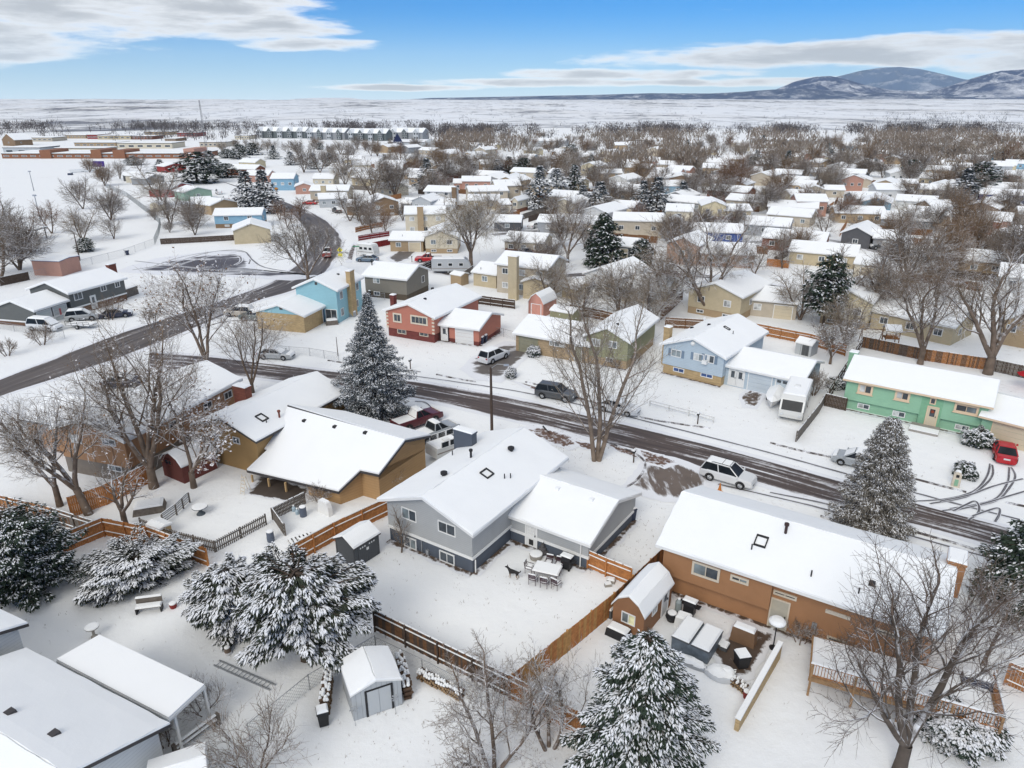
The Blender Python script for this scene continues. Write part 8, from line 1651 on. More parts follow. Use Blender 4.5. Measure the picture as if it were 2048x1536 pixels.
# ---- dog
def skin_body(name, verts, edges, m, parent, sub=1, root_v=0):
    me = bpy.data.meshes.new(name); me.from_pydata([v[:3] for v in verts], edges, []); me.materials.append(m); o = bpy.data.objects.new(name, me); scene.collection.objects.link(o); o.parent = parent
    sk = o.modifiers.new('skin', 'SKIN'); sk.use_smooth_shade = True
    lay = me.skin_vertices[0] if len(me.skin_vertices) else None
    if lay is None:
        bm = bmesh.new(); bm.from_mesh(me); bm.verts.layers.skin.verify(); bm.to_mesh(me); bm.free(); lay = me.skin_vertices[0]
    for i, v in enumerate(verts): lay.data[i].radius = (v[3], v[3]); lay.data[i].use_root = (i == root_v)
    sb_ = o.modifiers.new('subdivision', 'SUBSURF'); sb_.levels = sub; sb_.render_levels = sub; return o
def dog_mat():
    m, nt, b = new_mat('dog_fur'); tcn = N(nt, 'ShaderNodeTexCoord'); sp_ = N(nt, 'ShaderNodeSeparateXYZ'); nt.links.new(tcn.outputs['Object'], sp_.inputs[0])
    nz = N(nt, 'ShaderNodeTexNoise', ins={'Scale': 9.0, 'Detail': 3.0}); nt.links.new(tcn.outputs['Object'], nz.inputs['Vector'])
    v = fnode(nt, 'ADD', sp_.outputs[2], fnode(nt, 'MULTIPLY_ADD', nz.outputs[0], .2, -.1)); mr = N(nt, 'ShaderNodeMapRange', ins={1: .34, 2: .42}); nt.links.new(v, mr.inputs[0])
    mx = N(nt, 'ShaderNodeMix', data_type='RGBA'); mx.inputs['A'].default_value = (.35, .27, .2, 1); mx.inputs['B'].default_value = (.022, .02, .02, 1); nt.links.new(mr.outputs[0], mx.inputs['Factor']); nt.links.new(mx.outputs['Result'], b.inputs['Base Color']); b.inputs['Roughness'].default_value = .9; return m
f = Fr(P(1027, 1156), radians(155)); dg = thing('dog', 'black and tan dog standing in the snowy yard', 'dog', f)
V = [(-.28, 0, .55, .12), (-.05, 0, .54, .115), (.2, 0, .54, .145), (.33, 0, .62, .10), (.42, 0, .74, .085), (.50, 0, .80, .085), (.60, 0, .77, .05), (.68, 0, .755, .035),
     (-.40, 0, .58, .05), (-.52, 0, .66, .045), (-.55, 0, .78, .03),
     (-.30, .10, .42, .075), (-.24, .11, .28, .05), (-.34, .11, .16, .032), (-.31, .11, .03, .035), (-.30, -.10, .42, .075), (-.26, -.11, .28, .05), (-.36, -.11, .16, .032), (-.33, -.11, .03, .035),
     (.24, .10, .40, .06), (.23, .10, .22, .04), (.22, .10, .14, .03), (.24, .10, .03, .035), (.27, -.10, .40, .06), (.29, -.10, .22, .04), (.28, -.10, .14, .03), (.30, -.10, .03, .035)]
E_ = [(0, 1), (1, 2), (2, 3), (3, 4), (4, 5), (5, 6), (6, 7), (0, 8), (8, 9), (9, 10), (0, 11), (11, 12), (12, 13), (13, 14), (0, 15), (15, 16), (16, 17), (17, 18), (2, 19), (19, 20), (20, 21), (21, 22), (2, 23), (23, 24), (24, 25), (25, 26)]
skin_body('body', V, E_, dog_mat(), dg, 1, 1)
for s in (-1, 1): m = MB(); m.add([(.44, s * .03, .86), (.52, s * .035, .86), (.47, s * .085, .84), (.46, s * .055, 1.0)], [(0, 1, 3), (1, 2, 3), (2, 0, 3), (0, 2, 1)]); o = bpy.data.objects.new('ear', m.mesh('ear', mat('dog_ear', (.02, .018, .018)))); scene.collection.objects.link(o); o.parent = dg
# ---- walking person
f = Fr(P(322, 627), radians(70)); pe = thing('person', 'person in dark clothes walking beside the road', 'person', f)
V = [(0, 0, .98, .15), (0, 0, 1.18, .145), (0, 0, 1.40, .17), (0, 0, 1.53, .065), (.02, 0, 1.60, .09), (.03, 0, 1.70, .095), (0, .11, .88, .10), (.16, .11, .5, .075), (.08, .11, .1, .05), (.2, .11, .04, .045), (0, -.11, .88, .10), (-.12, -.11, .5, .075), (-.28, -.11, .14, .05), (-.18, -.11, .05, .045), (0, .2, 1.42, .075), (-.08, .25, 1.16, .055), (.03, .24, .94, .042), (.07, .24, .86, .035), (0, -.2, 1.42, .075), (.08, -.25, 1.16, .055), (.2, -.24, .98, .042), (.25, -.24, .92, .035)]
E_ = [(0, 1), (1, 2), (2, 3), (3, 4), (4, 5), (0, 6), (6, 7), (7, 8), (8, 9), (0, 10), (10, 11), (11, 12), (12, 13), (2, 14), (14, 15), (15, 16), (16, 17), (2, 18), (18, 19), (19, 20), (20, 21)]
skin_body('body', V, E_, mat('dark_clothes', (.022, .024, .03), .9, .3, 6), pe, 1, 0)
m = MB(); m.lathe(W0, [(.06, 1.55), (.098, 1.62), (.1, 1.68), (.05, 1.7)], 10, .045, 0); o = bpy.data.objects.new('face', m.mesh('face', mat('skin', (.42, .25, .18), .6))); scene.collection.objects.link(o); o.parent = pe
# ================================================================== the far town
LM = [(950, 362, 'the salmon brick house'), (1454, 382, 'the orange-red brick house'), (1430, 405, 'the bright yellow gabled house'), (2000, 388, 'the bright blue house'), (1865, 378, 'the cream two-level house'), (1585, 413, 'the long white house'), (1250, 376, 'the spruce pair'), (1085, 395, 'the snowy spruce cluster'), (875, 380, 'the white two-storey house'), (770, 402, 'the brown gabled house'), (657, 378, 'the long beige house'), (515, 410, 'the twin roadside spruces'), (395, 340, 'the big round pine'), (200, 335, 'the purple scoreboard'), (1700, 470, 'the charcoal gabled house'), (1640, 505, 'the tan brick house'), (1430, 590, 'the cream house'), (1270, 440, 'the beige two-storey house'), (1140, 320, 'the tall column pine'), (1350, 310, 'the far middle roofs'), (1500, 300, 'the far right-centre roofs'), (1760, 310, 'the far right roofs'), (930, 310, 'the big flat-roofed store'), (640, 290, 'the apartment blocks'), (1950, 310, 'the right-edge far trees'), (100, 280, 'the far shops on the left'), (60, 480, 'the picnic shelter'), (160, 480, 'the dark park pole')]
ORD = ['', 'second', 'third', 'fourth', 'fifth', 'sixth', 'seventh', 'eighth', 'ninth', 'tenth', 'eleventh', 'twelfth']
PEND = {}
def near_lm(px, py): return min(LM, key=lambda l: (l[0] - px) ** 2 + 6 * (l[1] - py) ** 2)[2]
def pend(o, base, px): PEND.setdefault(base, []).append((px, o))
def flush_labels():
    for base, l in PEND.items():
        l.sort(key=lambda t: t[0])
        for i, (px, o) in enumerate(l):
            if len(l) == 1: o['label'] = base
            elif i < 12: o['label'] = base + ', ' + ('leftmost' if i == 0 else 'rightmost' if i == len(l) - 1 else ORD[i] + ' from left')
            elif i == len(l) - 1: o['label'] = base + ', rightmost'
            else: o['label'] = base + ', %s from right' % ORD[min(len(l) - 1 - i, 11)]
FARH = [(1192, 1226, 334), (1160, 1190, 331), (1189, 1206, 321), (1100, 1121, 328), (1055, 1077, 331), (926, 949, 328), (961, 984, 328), (893, 916, 328), (903, 952, 316), (1102, 1120, 303), (1154, 1170, 313), (1199, 1221, 305), (945, 1002, 356), (998, 1036, 358), (990, 1044, 372), (1340, 1373, 306), (1334, 1368, 316), (1367, 1386, 316), (1361, 1383, 330), (1404, 1443, 335), (1445, 1476, 331), (1423, 1457, 344), (1484, 1513, 341), (1474, 1498, 293), (1461, 1478, 285), (1488, 1511, 312), (1523, 1543, 315), (1513, 1539, 327), (1552, 1574, 306), (1578, 1597, 305), (1578, 1617, 337), (1615, 1652, 344), (1328, 1398, 358), (1324, 1390, 372), (1236, 1277, 382), (1293, 1330, 355), (1546, 1578, 382), (1583, 1612, 392), (1593, 1636, 402), (1665, 1683, 308), (1749, 1782, 307), (1700, 1720, 339), (1780, 1812, 347), (1837, 1886, 355), (1932, 1958, 352), (1683, 1728, 358), (1753, 1782, 379), (1710, 1745, 397), (1882, 1905, 304), (1831, 1876, 290), (1866, 1907, 415), (475, 510, 324), (445, 510, 337), (486, 537, 350), (539, 570, 357), (623, 652, 357), (701, 727, 330), (687, 715, 319), (830, 852, 326), (816, 842, 355), (765, 792, 338), (1010, 1040, 318), (1046, 1072, 300), (1240, 1262, 306), (1285, 1310, 322), (1405, 1430, 300), (1625, 1650, 312), (1640, 1668, 326), (1715, 1740, 318), (1800, 1826, 322), (1850, 1875, 327), (1985, 2015, 332), (2010, 2045, 350), (1915, 1940, 318), (1965, 1990, 305), (1540, 1560, 290), (1600, 1620, 290), (1690, 1712, 292), (1790, 1810, 287), (1940, 1962, 288), (1380, 1400, 286), (1300, 1322, 288), (1230, 1250, 290), (1160, 1180, 292), (1085, 1105, 290), (1500, 1640, 278), (1060, 1130, 281), (1250, 1330, 279), (870, 900, 340), (700, 730, 350), (655, 675, 335)]
FC = ['tan', 'beige', 'brown', 'cream', 'white', 'grey', 'pale grey', 'buff', 'salmon', 'tan', 'beige', 'red brick', 'sky blue', 'yellow']
rf = random.Random(5); HBOX = []
for (x0, x1, y) in FARH:
    col = rf.choice(FC); wide = (x1 - x0)
    if wide > 55 and y < 300: col = 'pale grey'
    e = 2.9 if rf.random() < .7 else 4.4
    sk = rf.uniform(-0.03, 0.06) * wide; gable = rf.random() < .3
    a = P(x0, y, e); b_ = P(x1, y + sk, e); L_ = hypot(a[0] - b_[0], a[1] - b_[1])
    if L_ < 9:  x1 = x0 + (x1 - x0) * 9 / L_
    if L_ > 24 and y > 284: x1 = x0 + (x1 - x0) * 20 / L_
    r_ = bg_house('x', [((x0, y), (x1, y + sk), e, 9 if not gable else 12, 'y' if gable and L_ < 14 else 'x', 1.6, col, None, 2 if y < 320 else 3)])
    r_['group'] = 'far houses among the trees'; pend(r_, 'far %s snow-roofed house near %s' % (col, near_lm(x0, y)), x0); HBOX.append((x0, x1, y))
# ---- more houses packed into the rows, and the fences of their back lots
SEGS = [[P(*q) for q in pix] for pix in ([(1120, 552), (1260, 545), (1400, 552), (1500, 566), (1640, 590)], [(985, 470), (1080, 462), (1180, 468)], [(1500, 486), (1640, 478), (1800, 512)])]
def segd(w, a, b): t = max(0, min(1, ((w[0] - a[0]) * (b[0] - a[0]) + (w[1] - a[1]) * (b[1] - a[1])) / max((b[0] - a[0]) ** 2 + (b[1] - a[1]) ** 2, 1e-6))); return hypot(w[0] - a[0] - t * (b[0] - a[0]), w[1] - a[1] - t * (b[1] - a[1]))
COLC = [((P(*l)[0] + P(*r)[0]) / 2, (P(*l)[1] + P(*r)[1]) / 2) for l, r in zip(colL, colR)]
def free(w, d): return all(hypot(w[0] - c.x, w[1] - c.y) > d for c in BLKC) and all(segd(w, a, b) > 6 for s in SEGS for a, b in zip(s, s[1:])) and all(segd(w, a, b) > 10 for a, b in zip(COLC, COLC[1:]))
nh = 0
for _ in range(9000):
    if nh >= 105: break
    px = rf.uniform(650, 2070); py = 296 + (rf.random() ** .8) * 300
    if py > 385 + (px - 640) * .15: continue
    w = P(px, py); ang = radians(rf.choice((-30, -32, 58)) + rf.uniform(-6, 6)); L_ = rf.uniform(11, 15); f = Fr((w[0], w[1], 0), ang); c = f(L_ / 2, 4.3)
    if not free(c, 14.5): continue
    nh += 1; col = rf.choice(FC); e = rf.choice((2.8, 2.8, 3.8)); r_ = thing('house', 'x', 'house', f, 'far houses among the trees'); b = block(r_, f, L_, 8.6, e, 1.5, 'x', pmat(col), None, oe=.4, og=.35, step=2.5); pend(r_, '%s snow-roofed house in the packed rows near %s' % (col, near_lm(px, py)), px); HBOX.append((px, px + 20, py))
    for k in range(3): s = b.wF * (k + .5) / 3; window(r_, b.F, s - .6, s + .6, 1.0, 2.1, fw=.1, pane=[rf.choice([GLASS, CURT])])
nf = 0
for _ in range(6000):
    if nf >= 85: break
    px = rf.uniform(650, 2060); py = rf.uniform(335, 610)
    if py > 405 + (px - 640) * .15: continue
    w = P(px, py); ang = radians(rf.choice((-30, 60)) + rf.uniform(-5, 5)); n = rf.randint(4, 8); f = Fr((w[0], w[1], 0), ang)
    if not all(free(f(2.4 * k, 0), 6.5) for k in (0, n / 2, n)): continue
    nf += 1; wc_ = rf.choice(('dark', 'brown', 'cedar', 'grey', 'brown')); r_ = thing('back_fence', 'x', 'fence', f, 'fences of the back lots'); pend(r_, '%s board fence near %s' % ({'dark': 'dark', 'brown': 'brown', 'cedar': 'reddish', 'grey': 'grey'}[wc_], near_lm(px, py)), px)
    for k in range(n): m = MB(); m.box(f, 2.4 * k + .02, 2.4 * k + 2.38, -.03, .03, 0, 1.65 + rf.uniform(-.05, .05)); m.build('panel', wood(wc_), r_)
# ---- far bare trees: prototypes, then copies that share their meshes
PROTO = []
for i in range(9):
    P_ = dict(BASE, levels=3, kids=[8, 8, 8], segs=[4, 3, 2, 1], len=[0.72, 0.72, 0.62], ang=[0.75, 0.8, 0.85], start=[.2, .15, .1], minr=.026, rr=[.40, .42, .55], up=[.04, .04, .02, .02], wig=[.12, .25, .3, .35]); t = Tree(300 + i)
    for k in range(2 + i % 3): a = k * 2.2 + i; t.grow(Vector((0, 0, -.1)), Vector((.4 * cos(a), .4 * sin(a), 1)).normalized(), 5.6, .17, 0, P_)
    zm = max(q.z for l in t.segs.values() for pts, _ in l for q in pts)
    for l in t.segs.values():
        for j, (pts, rad) in enumerate(l): l[j] = ([q * (10 / zm) for q in pts], rad)
    cm = FARBARE[(0, 0, 1, 0, 2, 0, 1, 2, 0)[i]]; lv = None
    if i in (2, 6): cm = RUST if i == 6 else FARBARE[1]
    PROTO.append((t.mesh('trunk', range(0, 1), (5, 4, 3, 3), BARK), t.mesh('crown', range(1, 9), (5, 4, 3, 3), cm)))
TN = {0: 'grey bare', 1: 'grey bare', 2: 'brown bare', 3: 'grey bare', 4: 'pale bare', 5: 'grey bare', 6: 'rust-brown', 7: 'pale bare', 8: 'grey bare'}
def far_tree(px, py, h, k, ang=None):
    f = Fr(P(px, py), rf.uniform(0, 6.28)); o = thing('bare_tree', 'x', 'tree', f, 'bare trees of the far town'); s = h / 10; o.scale = (s * rf.uniform(1.0, 1.3), s * rf.uniform(1.0, 1.3), s)
    for nm, me in zip(('trunk', 'crown'), PROTO[k]): c = bpy.data.objects.new(nm, me); scene.collection.objects.link(c); c.parent = o
    pend(o, '%s tree near %s' % (TN[k], near_lm(px, py)), px); return o
def blocked(x, y):
    return any(a - 4 < x < b + 4 and c - 3 < y < c + 11 for a, b, c in HBOX)
def onroad(x, y): w = P(x, y); return any(segd(w, a, b) < 9 for a, b in zip(COLC, COLC[1:])) or any(segd(w, a, b) < 4 for q in SEGS for a, b in zip(q, q[1:])) or any(hypot(w[0] - c.x, w[1] - c.y) < 5 for c in BLKC)
zones = [(880, 2060, 276, 290, 40, (6, 10)), (430, 880, 296, 312, 20, (7, 11)), (880, 2060, 290, 312, 52, (7, 12)), (640, 2060, 312, 345, 66, (8, 13)), (690, 2060, 345, 385, 46, (8, 13)), (1180, 2060, 385, 440, 22, (7, 11)), (1480, 2060, 440, 560, 13, (7, 10)), (1020, 1480, 395, 560, 20, (6, 9.5)), (700, 1020, 380, 470, 10, (6, 9))]
for (x0, x1, y0, y1, n, hr) in zones:
    k = 0; tries = 0
    while k < n and tries < 4000:
        tries += 1; x = x0 + (k + rf.random()) * (x1 - x0) / n; y = rf.uniform(y0, y1)
        if blocked(x, y) or onroad(x, y): continue
        far_tree(x, y, rf.uniform(*hr), rf.randrange(9)); k += 1
for (x, y, h, k) in ((608, 345, 13, 1), (690, 350, 14, 0), (640, 345, 13, 3), (745, 395, 14, 4), (790, 395, 15, 5), (725, 450, 11, 0), (700, 442, 10, 3), (1330, 610, 11, 4), (1475, 385, 15, 6), (1455, 388, 14, 6), (1560, 400, 12, 2), (1920, 470, 13, 2), (1810, 580, 13, 5), (1890, 560, 12, 2), (1720, 640, 13, 0), (1600, 640, 9, 4), (2030, 560, 14, 8), (1300, 650, 9, 4), (1240, 640, 10, 7), (1160, 640, 8, 7), (1945, 520, 12, 2), (600, 440, 7, 6), (575, 455, 6, 6), (560, 440, 6, 6), (158, 400, 8, 0), (166, 418, 11, 3), (222, 440, 10, 5), (228, 478, 7, 3), (165, 482, 9, 4), (210, 372, 10, 2), (240, 358, 9, 0), (280, 342, 9, 0), (325, 412, 13, 4), (342, 450, 9, 1), (390, 470, 8, 1), (385, 455, 9, 5), (26, 500, 14, 0), (0, 560, 16, 3), (40, 540, 12, 5), (-10, 520, 14, 8), (340, 465, 3.5, 1), (310, 440, 4, 1), (180, 345, 8, 2), (1100, 600, 8, 4), (1190, 715, 6, 7), (1690, 690, 8, 7), (1770, 640, 10, 5)): far_tree(x, y, h, k)
o = far_tree(104, 467, 9, 6)
# ---- conifers of the far town
CP_ = []
for i, (nd, sn, pr) in enumerate(((NEEDLEB, .7, SPP), (NEEDLE, .5, SPP), (NEEDLEG, .22, [(0, .5), (.12, .9), (.4, 1), (.7, .85), (.9, .5), (1, .1)]), (NEEDLEB, .85, [(0, .6), (.1, 1), (.4, .85), (.7, .5), (1, .04)]), (NEEDLEG, .3, [(0, .6), (.15, .9), (.5, 1), (.85, .8), (1, .2)]))):
    t = conifer('x', 1024, 900, 10, 3.0, 500 + i, 110, 24, sn, nd, spray_len=.62, spray_w=.2, base=.03, prof=pr, snow_s=1.0, clump=.6); CP_.append(t)
used = set()
CN = ['snow-laden spruce', 'snowy spruce', 'dark round pine', 'blue-white spruce', 'dark green column conifer']
def con(px, py, top, wpx_, k):
    f = Fr(P(px, py), rf.uniform(0, 6)); h = Hat(f.o, top); d = hypot(f.o.x, f.o.y); w = wpx_ / FPX * d * 1.4; sc = (w / 6.0, w / 6.0, h / 10)
    if k not in used: used.add(k); o = CP_[k]; o.location = f.o; o.rotation_euler = (0, 0, f.ang); o.scale = sc; o['group'] = 'conifers of the far town'
    else: o = copy_thing(CP_[k], f, 'x', sc, 'conifers of the far town')
    pend(o, '%s near %s' % (CN[k], near_lm(px, py)), px)
for a in ((395, 366, 302, 62, 2), (422, 345, 300, 40, 1), (455, 355, 326, 34, 2), (498, 420, 340, 50, 0), (532, 425, 338, 52, 0), (548, 318, 290, 20, 1), (582, 330, 302, 20, 3), (628, 338, 305, 22, 3), (660, 332, 305, 24, 1), (480, 318, 288, 26, 2), (505, 310, 285, 26, 2), (322, 342, 318, 24, 1), (455, 316, 298, 24, 2), (268, 330, 313, 24, 2), (855, 372, 315, 36, 0), (845, 380, 350, 24, 0), (995, 350, 318, 26, 3), (1018, 348, 312, 30, 1), (1048, 352, 315, 34, 2), (1078, 418, 330, 44, 0), (1112, 400, 335, 42, 3), (1148, 392, 328, 40, 1), (1198, 425, 362, 50, 0), (1165, 415, 370, 36, 0), (1142, 325, 288, 22, 4), (1182, 345, 308, 22, 1), (1284, 422, 360, 38, 0), (1312, 425, 352, 48, 0), (1364, 405, 362, 38, 0), (1293, 305, 280, 14, 3), (1373, 305, 278, 18, 1), (1390, 340, 312, 22, 1), (1502, 345, 312, 24, 2), (1512, 332, 300, 22, 1), (1550, 325, 300, 22, 3), (1572, 345, 300, 24, 1), (1925, 405, 335, 44, 0), (1958, 385, 322, 46, 2), (1935, 400, 355, 30, 2), (1822, 352, 318, 26, 2), (1816, 356, 338, 20, 3), (1730, 342, 316, 24, 3), (1750, 340, 318, 22, 1), (1695, 338, 318, 22, 1), (1768, 300, 278, 16, 1), (1912, 322, 294, 30, 2), (1648, 425, 402, 24, 0), (1190, 352, 328, 30, 3), (1445, 400, 385, 24, 3), (1460, 290, 275, 14, 2), (1525, 290, 270, 16, 1), (1655, 310, 285, 16, 1), (1662, 318, 298, 18, 1), (1985, 292, 268, 18, 2), (1945, 280, 268, 16, 3), (1355, 425, 405, 34, 3), (2000, 325, 298, 26, 2), (172, 503, 475, 24, 2), (1042, 420, 405, 16, 0), (640, 300, 285, 12, 2), (1790, 320, 295, 20, 2), (1230, 300, 284, 14, 2), (880, 300, 288, 12, 1), (700, 335, 310, 20, 2), (770, 330, 308, 18, 1)): con(*a)
flush_labels()
# ---- school, shops, apartments
def flat(label, x0, x1, yb, yt, D, col, name='shop_building', cat='building', nwin=6, brick=False, accents=()):
    a = P(x0, yb); b_ = P(x1, yb); f = Fr(a, atan2(b_[1] - a[1], b_[0] - a[0])); L_ = hypot(b_[0] - a[0], b_[1] - a[1]); h = Hat(Vector(((a[0] + b_[0]) / 2, (a[1] + b_[1]) / 2, 0)), yt); root = thing(name, label, cat, f)
    m = MB(); m.box(f, 0, L_, 0, D, -.1, h); m.build('wall', pmat(col), root); m = MB(); m.box(f, -.2, L_ + .2, -.2, D + .2, h + .004, h + .35); r_ = m.build('roof', DARKFASCIA, root); m = MB(); m.tbox(f, -.2, L_ + .2, -.2, D + .2, h + .354, h + .6, .4, .4); m.build('snow', ROOFSNOW, r_)
    for k in range(nwin): s = L_ * (k + .5) / nwin; w = min(L_ / nwin * .3, 2.2); window(root, f, s - w, s + w, 1.0, min(h * .7, 3.0), cols=1, fw=.12)
    for (xa, xb, dz, c, pj) in accents: m = MB(); m.box(f, L_ * xa, L_ * xb, -pj, D * .6, -.1, h + dz); m.build('entrance_block', pmat(c), root)
    return root
sc_ = flat('long red brick school beyond the snowy field', 5, 398, 317, 308, 30, 'school brick', 'school', 'school', 22, accents=((.2, .255, 2.2, 'school brick', 1), (.46, .51, 2.4, 'school brick', 1), (.57, .63, 2.2, 'school brick', 1), (.93, .985, 3, 'salmon', 1)))
flat('cream gymnasium with three windows above the school', 8, 82, 308, 296, 22, 'pale grey', 'gymnasium', 'school', 3); flat('long low cream wing behind the brick school', 110, 212, 306, 297, 16, 'cream', 'school_wing', 'school', 8)
for i, a in enumerate(((150, 232, 294, 286, 'tan', 'tan store block above the school wing'), (236, 345, 297, 287, 'cream', 'wide cream store with three peaks'), (45, 105, 283, 276, 'beige', 'low beige shop left of the red shop'), (175, 196, 278, 270, 'red', 'bright red shop in the far retail row'), (196, 262, 279, 272, 'buff', 'buff strip of shops right of the red shop'), (265, 305, 279, 273, 'red brick', 'brick shop with red band'), (355, 395, 273, 266, 'red', 'orange-red shop near the radio mast'), (290, 340, 270, 264, 'tan', 'tan warehouse left of the radio mast'), (400, 452, 294, 285, 'beige', 'beige store right of the radio mast'), (470, 498, 279, 272, 'cream', 'cream hall left of the apartments'), (130, 172, 277, 271, 'tan', 'tan shop behind the dark gable'), (330, 352, 283, 278, 'brown', 'brown low shop near the red signs'))): flat(a[5], a[0], a[1], a[2], a[3], 22, a[4])
bg_house('dark gabled shop front at the far left edge', [((2, 279), (28, 280), 4.5, 14, 'y', 4.5, 'brown', None, 1)], name='shop_building', cat='building')
for i, (x0, x1, y, n) in enumerate(((513, 612, 276, 5), (613, 690, 279, 4), (695, 773, 281, 4), (778, 846, 279, 3))):
    # apartment blocks: a long roof with a row of front gables
    a = P(x0, y); b_ = P(x1, y + 1); f = Fr(a, atan2(b_[1] - a[1], b_[0] - a[0])); L_ = hypot(b_[0] - a[0], b_[1] - a[1]); nm = ['leftmost', 'second', 'third', 'rightmost'][i]; root = thing('apartment_block', 'pale roofed apartment block with a row of gables, %s of four' % nm, 'building', f, 'apartment blocks below the plain'); wl_ = pmat(['slate', 'grey', 'slate', 'grey'][i])
    block(root, f, L_, 16, 6.2, 3.6, 'x', wl_, None, oe=.6, og=.5, step=5)
    for k in range(n):
        w = L_ / n; fk = f.sub(w * (k + .2), -2.2); block(root, fk, w * .5, 9, 6.4, 3.0, 'y', pmat('slate' if k % 2 else 'pale grey'), None, oe=.4, og=.3, step=5)
        for z in (1.0, 4.3): 
            for s in (.3, .7): window(root, Fr(fk(0, .3), ex=fk.ex, ey=fk.ey), w * .55 * s - .9, w * .55 * s + .9, z, z + 1.8, cols=1, fw=.12)
st_ = flat('long grey store with dark navy gable entrance', 776, 938, 294, 285, 40, 'pale grey', 'store', 'store', 0)
f = FRAME[st_.name]; s_ = Fr(f.o, f.ang).hit(796, 285)[0]; h_ = Hat(f.o, 285); NV = mat('navy_sign', (0.012, 0.018, 0.06), .6)
m = MB(); w_ = P(805, 294)[0] - P(788, 294)[0]; m.extrude(f, [(s_ - w_ / 2, 0), (s_ + w_ / 2, 0), (s_ + w_ / 2, h_ + 1.2), (s_, h_ + 6.5), (s_ - w_ / 2, h_ + 1.2)], -2.5, -.4); ent = m.build('entrance_gable', NV, st_)
def sign_text(txt, fr, x, z, size, m_, parent, name='lettering', y=-.05):
    cu = bpy.data.curves.new(name, 'FONT'); cu.body = txt; cu.size = size; cu.align_x = 'CENTER'; cu.extrude = .02; tmp = bpy.data.objects.new('tmp', cu); scene.collection.objects.link(tmp); dg_ = bpy.context.evaluated_depsgraph_get(); me = bpy.data.meshes.new_from_object(tmp.evaluated_get(dg_)); bpy.data.objects.remove(tmp)
    for v in me.vertices: q = fr(x + v.co.x, y - v.co.z, z + v.co.y); v.co = FRAME[parent.name].inv(q)
    me.materials.clear(); me.materials.append(m_); o = bpy.data.objects.new(name, me); scene.collection.objects.link(o); o.parent = parent; return o
sign_text("LOWE'S", f, s_, h_ - .6, w_ * .3, WHITE, ent, 'lettering', -2.55)
s2 = Fr(f.o, f.ang).hit(862, 288)[0]; m = MB(); m.extrude(f, [(s2 - 5, 0), (s2 + 5, 0), (s2 + 5, h_ + .5), (s2, h_ + 3), (s2 - 5, h_ + .5)], -1.5, -.4); m.build('side_gable', pmat('pale grey'), st_)
# ---- the wooded river belt and scrub on the plain (nobody could count these)
rs = np.random.RandomState(9); Q = []
def belt(n, pxr, pyr, hr, wr, per):
    for i in range(n):
        px = rs.uniform(*pxr); py = rs.uniform(*pyr)
        if rs.rand() < .5 - .9 * sin(px * .021 + 1.3 * sin(px * .0083)) * .5: continue
        q = P(px, py); z0 = plain_z(q[0], q[1], hypot(q[0], q[1]), 0) if hypot(q[0], q[1]) > 1000 else 0
        h = rs.uniform(*hr); w = rs.uniform(*wr) * h; c = rs.normal(0, .33, (per, 3)); c[:, 0] *= w; c[:, 1] *= w; c[:, 2] = h * (.15 + .85 * rs.rand(per)); b = np.array([q[0], q[1], z0]) + c * [1, 1, 0] + [0, 0, 0]
        t = b.copy(); t[:, 2] = z0 + c[:, 2]; d = rs.normal(0, .25, (per, 3)) * h * .35; d[:, 2] = np.abs(d[:, 2]) + h * .12; sd = np.stack([rs.uniform(.25, .6, per), rs.uniform(-.2, .2, per), np.zeros(per)], 1) * h * .05
        Q.append(np.stack([t - sd, t + sd, t + d + sd * .4, t + d - sd * .4], 1)); Q.append(np.array([[[q[0] - .3, q[1], z0], [q[0] + .3, q[1], z0], [q[0] + .2, q[1], z0 + h * .6], [q[0] - .2, q[1], z0 + h * .6]]]))
belt(900, (840, 2060), (262, 271), (5, 10), (.8, 1.3), 55); belt(420, (-20, 860), (256, 263), (6, 10), (.8, 1.3), 55); belt(150, (850, 1250), (270, 281), (6, 9), (.8, 1.3), 45); belt(160, (-20, 520), (264, 282), (5, 8), (.8, 1.2), 40)
o = bpy.data.objects.new('river_woods', quad_mesh('river_woods', np.concatenate(Q), snowmix('river_wood_twigs', (0.085, 0.075, 0.075), .7, 1.2, .4, nscale=.3))); scene.collection.objects.link(o); stuff(o, 'dark belt of bare riverside woods between the town and the snowy plain', 'woods')
Q = []; belt(240, (900, 2060), (274, 290), (6, 10), (.9, 1.3), 70); belt(150, (880, 2060), (290, 315), (6, 11), (.9, 1.3), 110); belt(90, (1150, 2060), (315, 350), (7, 11), (.9, 1.3), 160)
o = bpy.data.objects.new('far_bare_trees', quad_mesh('far_bare_trees', np.concatenate(Q), snowmix('far_mass_twigs', (0.20, 0.16, 0.125), .45, 1.0, .7, nscale=.4))); scene.collection.objects.link(o); stuff(o, 'mass of bare treetops between the far snow-covered roofs', 'trees')
Q = []; belt(500, (-20, 2060), (225, 256), (3, 6), (1.2, 2.5), 22); belt(120, (1750, 2060), (232, 250), (5, 8), (1.2, 2.5), 22)
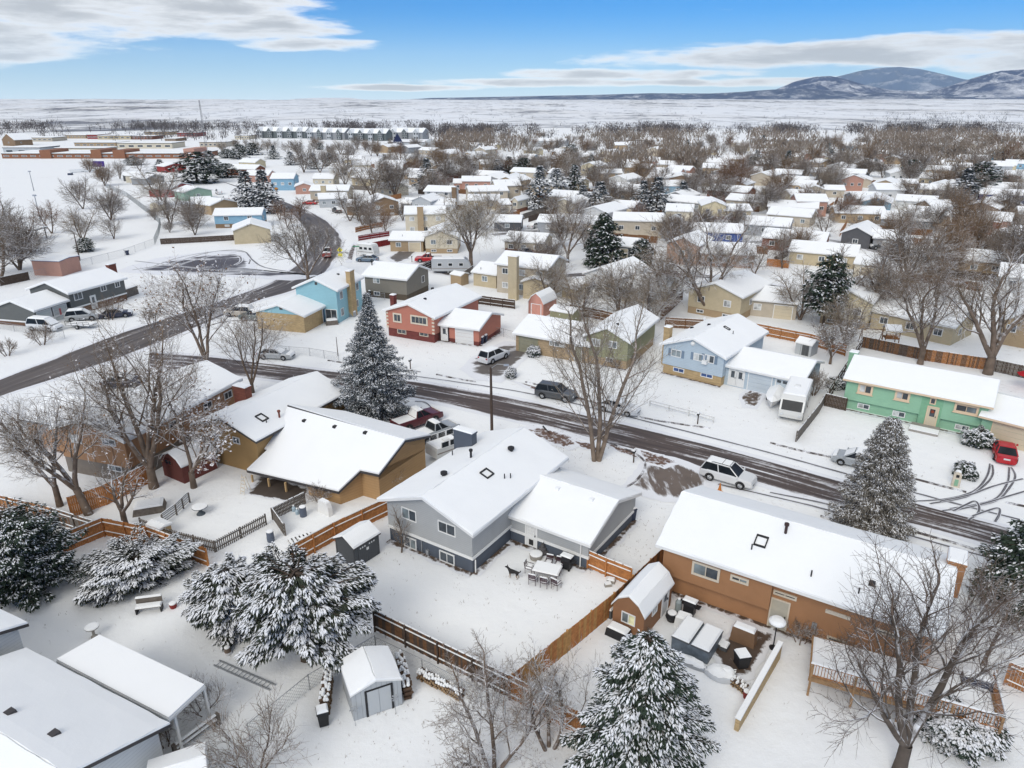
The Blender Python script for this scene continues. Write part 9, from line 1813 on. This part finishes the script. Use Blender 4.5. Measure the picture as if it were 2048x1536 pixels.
o = bpy.data.objects.new('plain_scrub', quad_mesh('plain_scrub', np.concatenate(Q), mat('scrub', (0.06, 0.065, 0.075), .9, .2, .1))); scene.collection.objects.link(o); stuff(o, 'dark scrub scattered over the snowy plain', 'scrub')
# ---- dead grass and twigs poking through the snow (uncountable)
rs = np.random.RandomState(21); Q = []
for (x0, x1, y0, y1, n) in ((560, 1250, 1100, 1330, 240), (20, 700, 1180, 1530, 160), (700, 1300, 1380, 1530, 160), (1300, 1700, 1000, 1500, 120), (1000, 1250, 850, 960, 260), (1050, 1500, 700, 860, 220), (1550, 2040, 780, 1000, 160), (500, 1000, 620, 800, 240), (1180, 1330, 1010, 1130, 120), (0, 520, 400, 640, 300), (560, 720, 400, 520, 160)):
    px = rs.uniform(x0, x1, n); py = rs.uniform(y0, y1, n)
    for a, b in zip(px, py):
        q = P(a, b); k = rs.randint(1, 4)
        for _ in range(k):
            x, y = q[0] + rs.normal(0, .12), q[1] + rs.normal(0, .12); h = rs.uniform(.05, .16); t = rs.normal(0, .06, 2); w = rs.uniform(.006, .014)
            Q.append([[x - w, y, -.01], [x + w, y, -.01], [x + t[0] + w * .4, y + t[1], h], [x + t[0] - w * .4, y + t[1], h]])
o = bpy.data.objects.new('dead_grass', quad_mesh('dead_grass', np.array(Q), mat('dead_grass_blades', (0.17, 0.12, 0.075), .9, .3, 3))); scene.collection.objects.link(o); stuff(o, 'sparse dead grass blades poking through the snowy lawns', 'grass')
# ---- thin winter air over the plain: far hills fade towards blue
hm, hnt, hb_ = new_mat('winter_air'); hnt.nodes.remove(hb_); pv = N(hnt, 'ShaderNodeVolumePrincipled'); pv.inputs['Color'].default_value = (0.80, 0.90, 1.0, 1); pv.inputs['Density'].default_value = 2.6e-5; pv.inputs['Anisotropy'].default_value = 0.0
hout = [n for n in hnt.nodes if n.type == 'OUTPUT_MATERIAL'][0]; hnt.links.new(pv.outputs[0], hout.inputs['Volume'])
mb = MB(); mb.box(W0, -20000, 20000, -1500, 20000, -4.0, 1200); ho_ = mb.build('haze', hm); stuff(ho_, 'thin pale winter haze filling the air over the plain', 'haze')
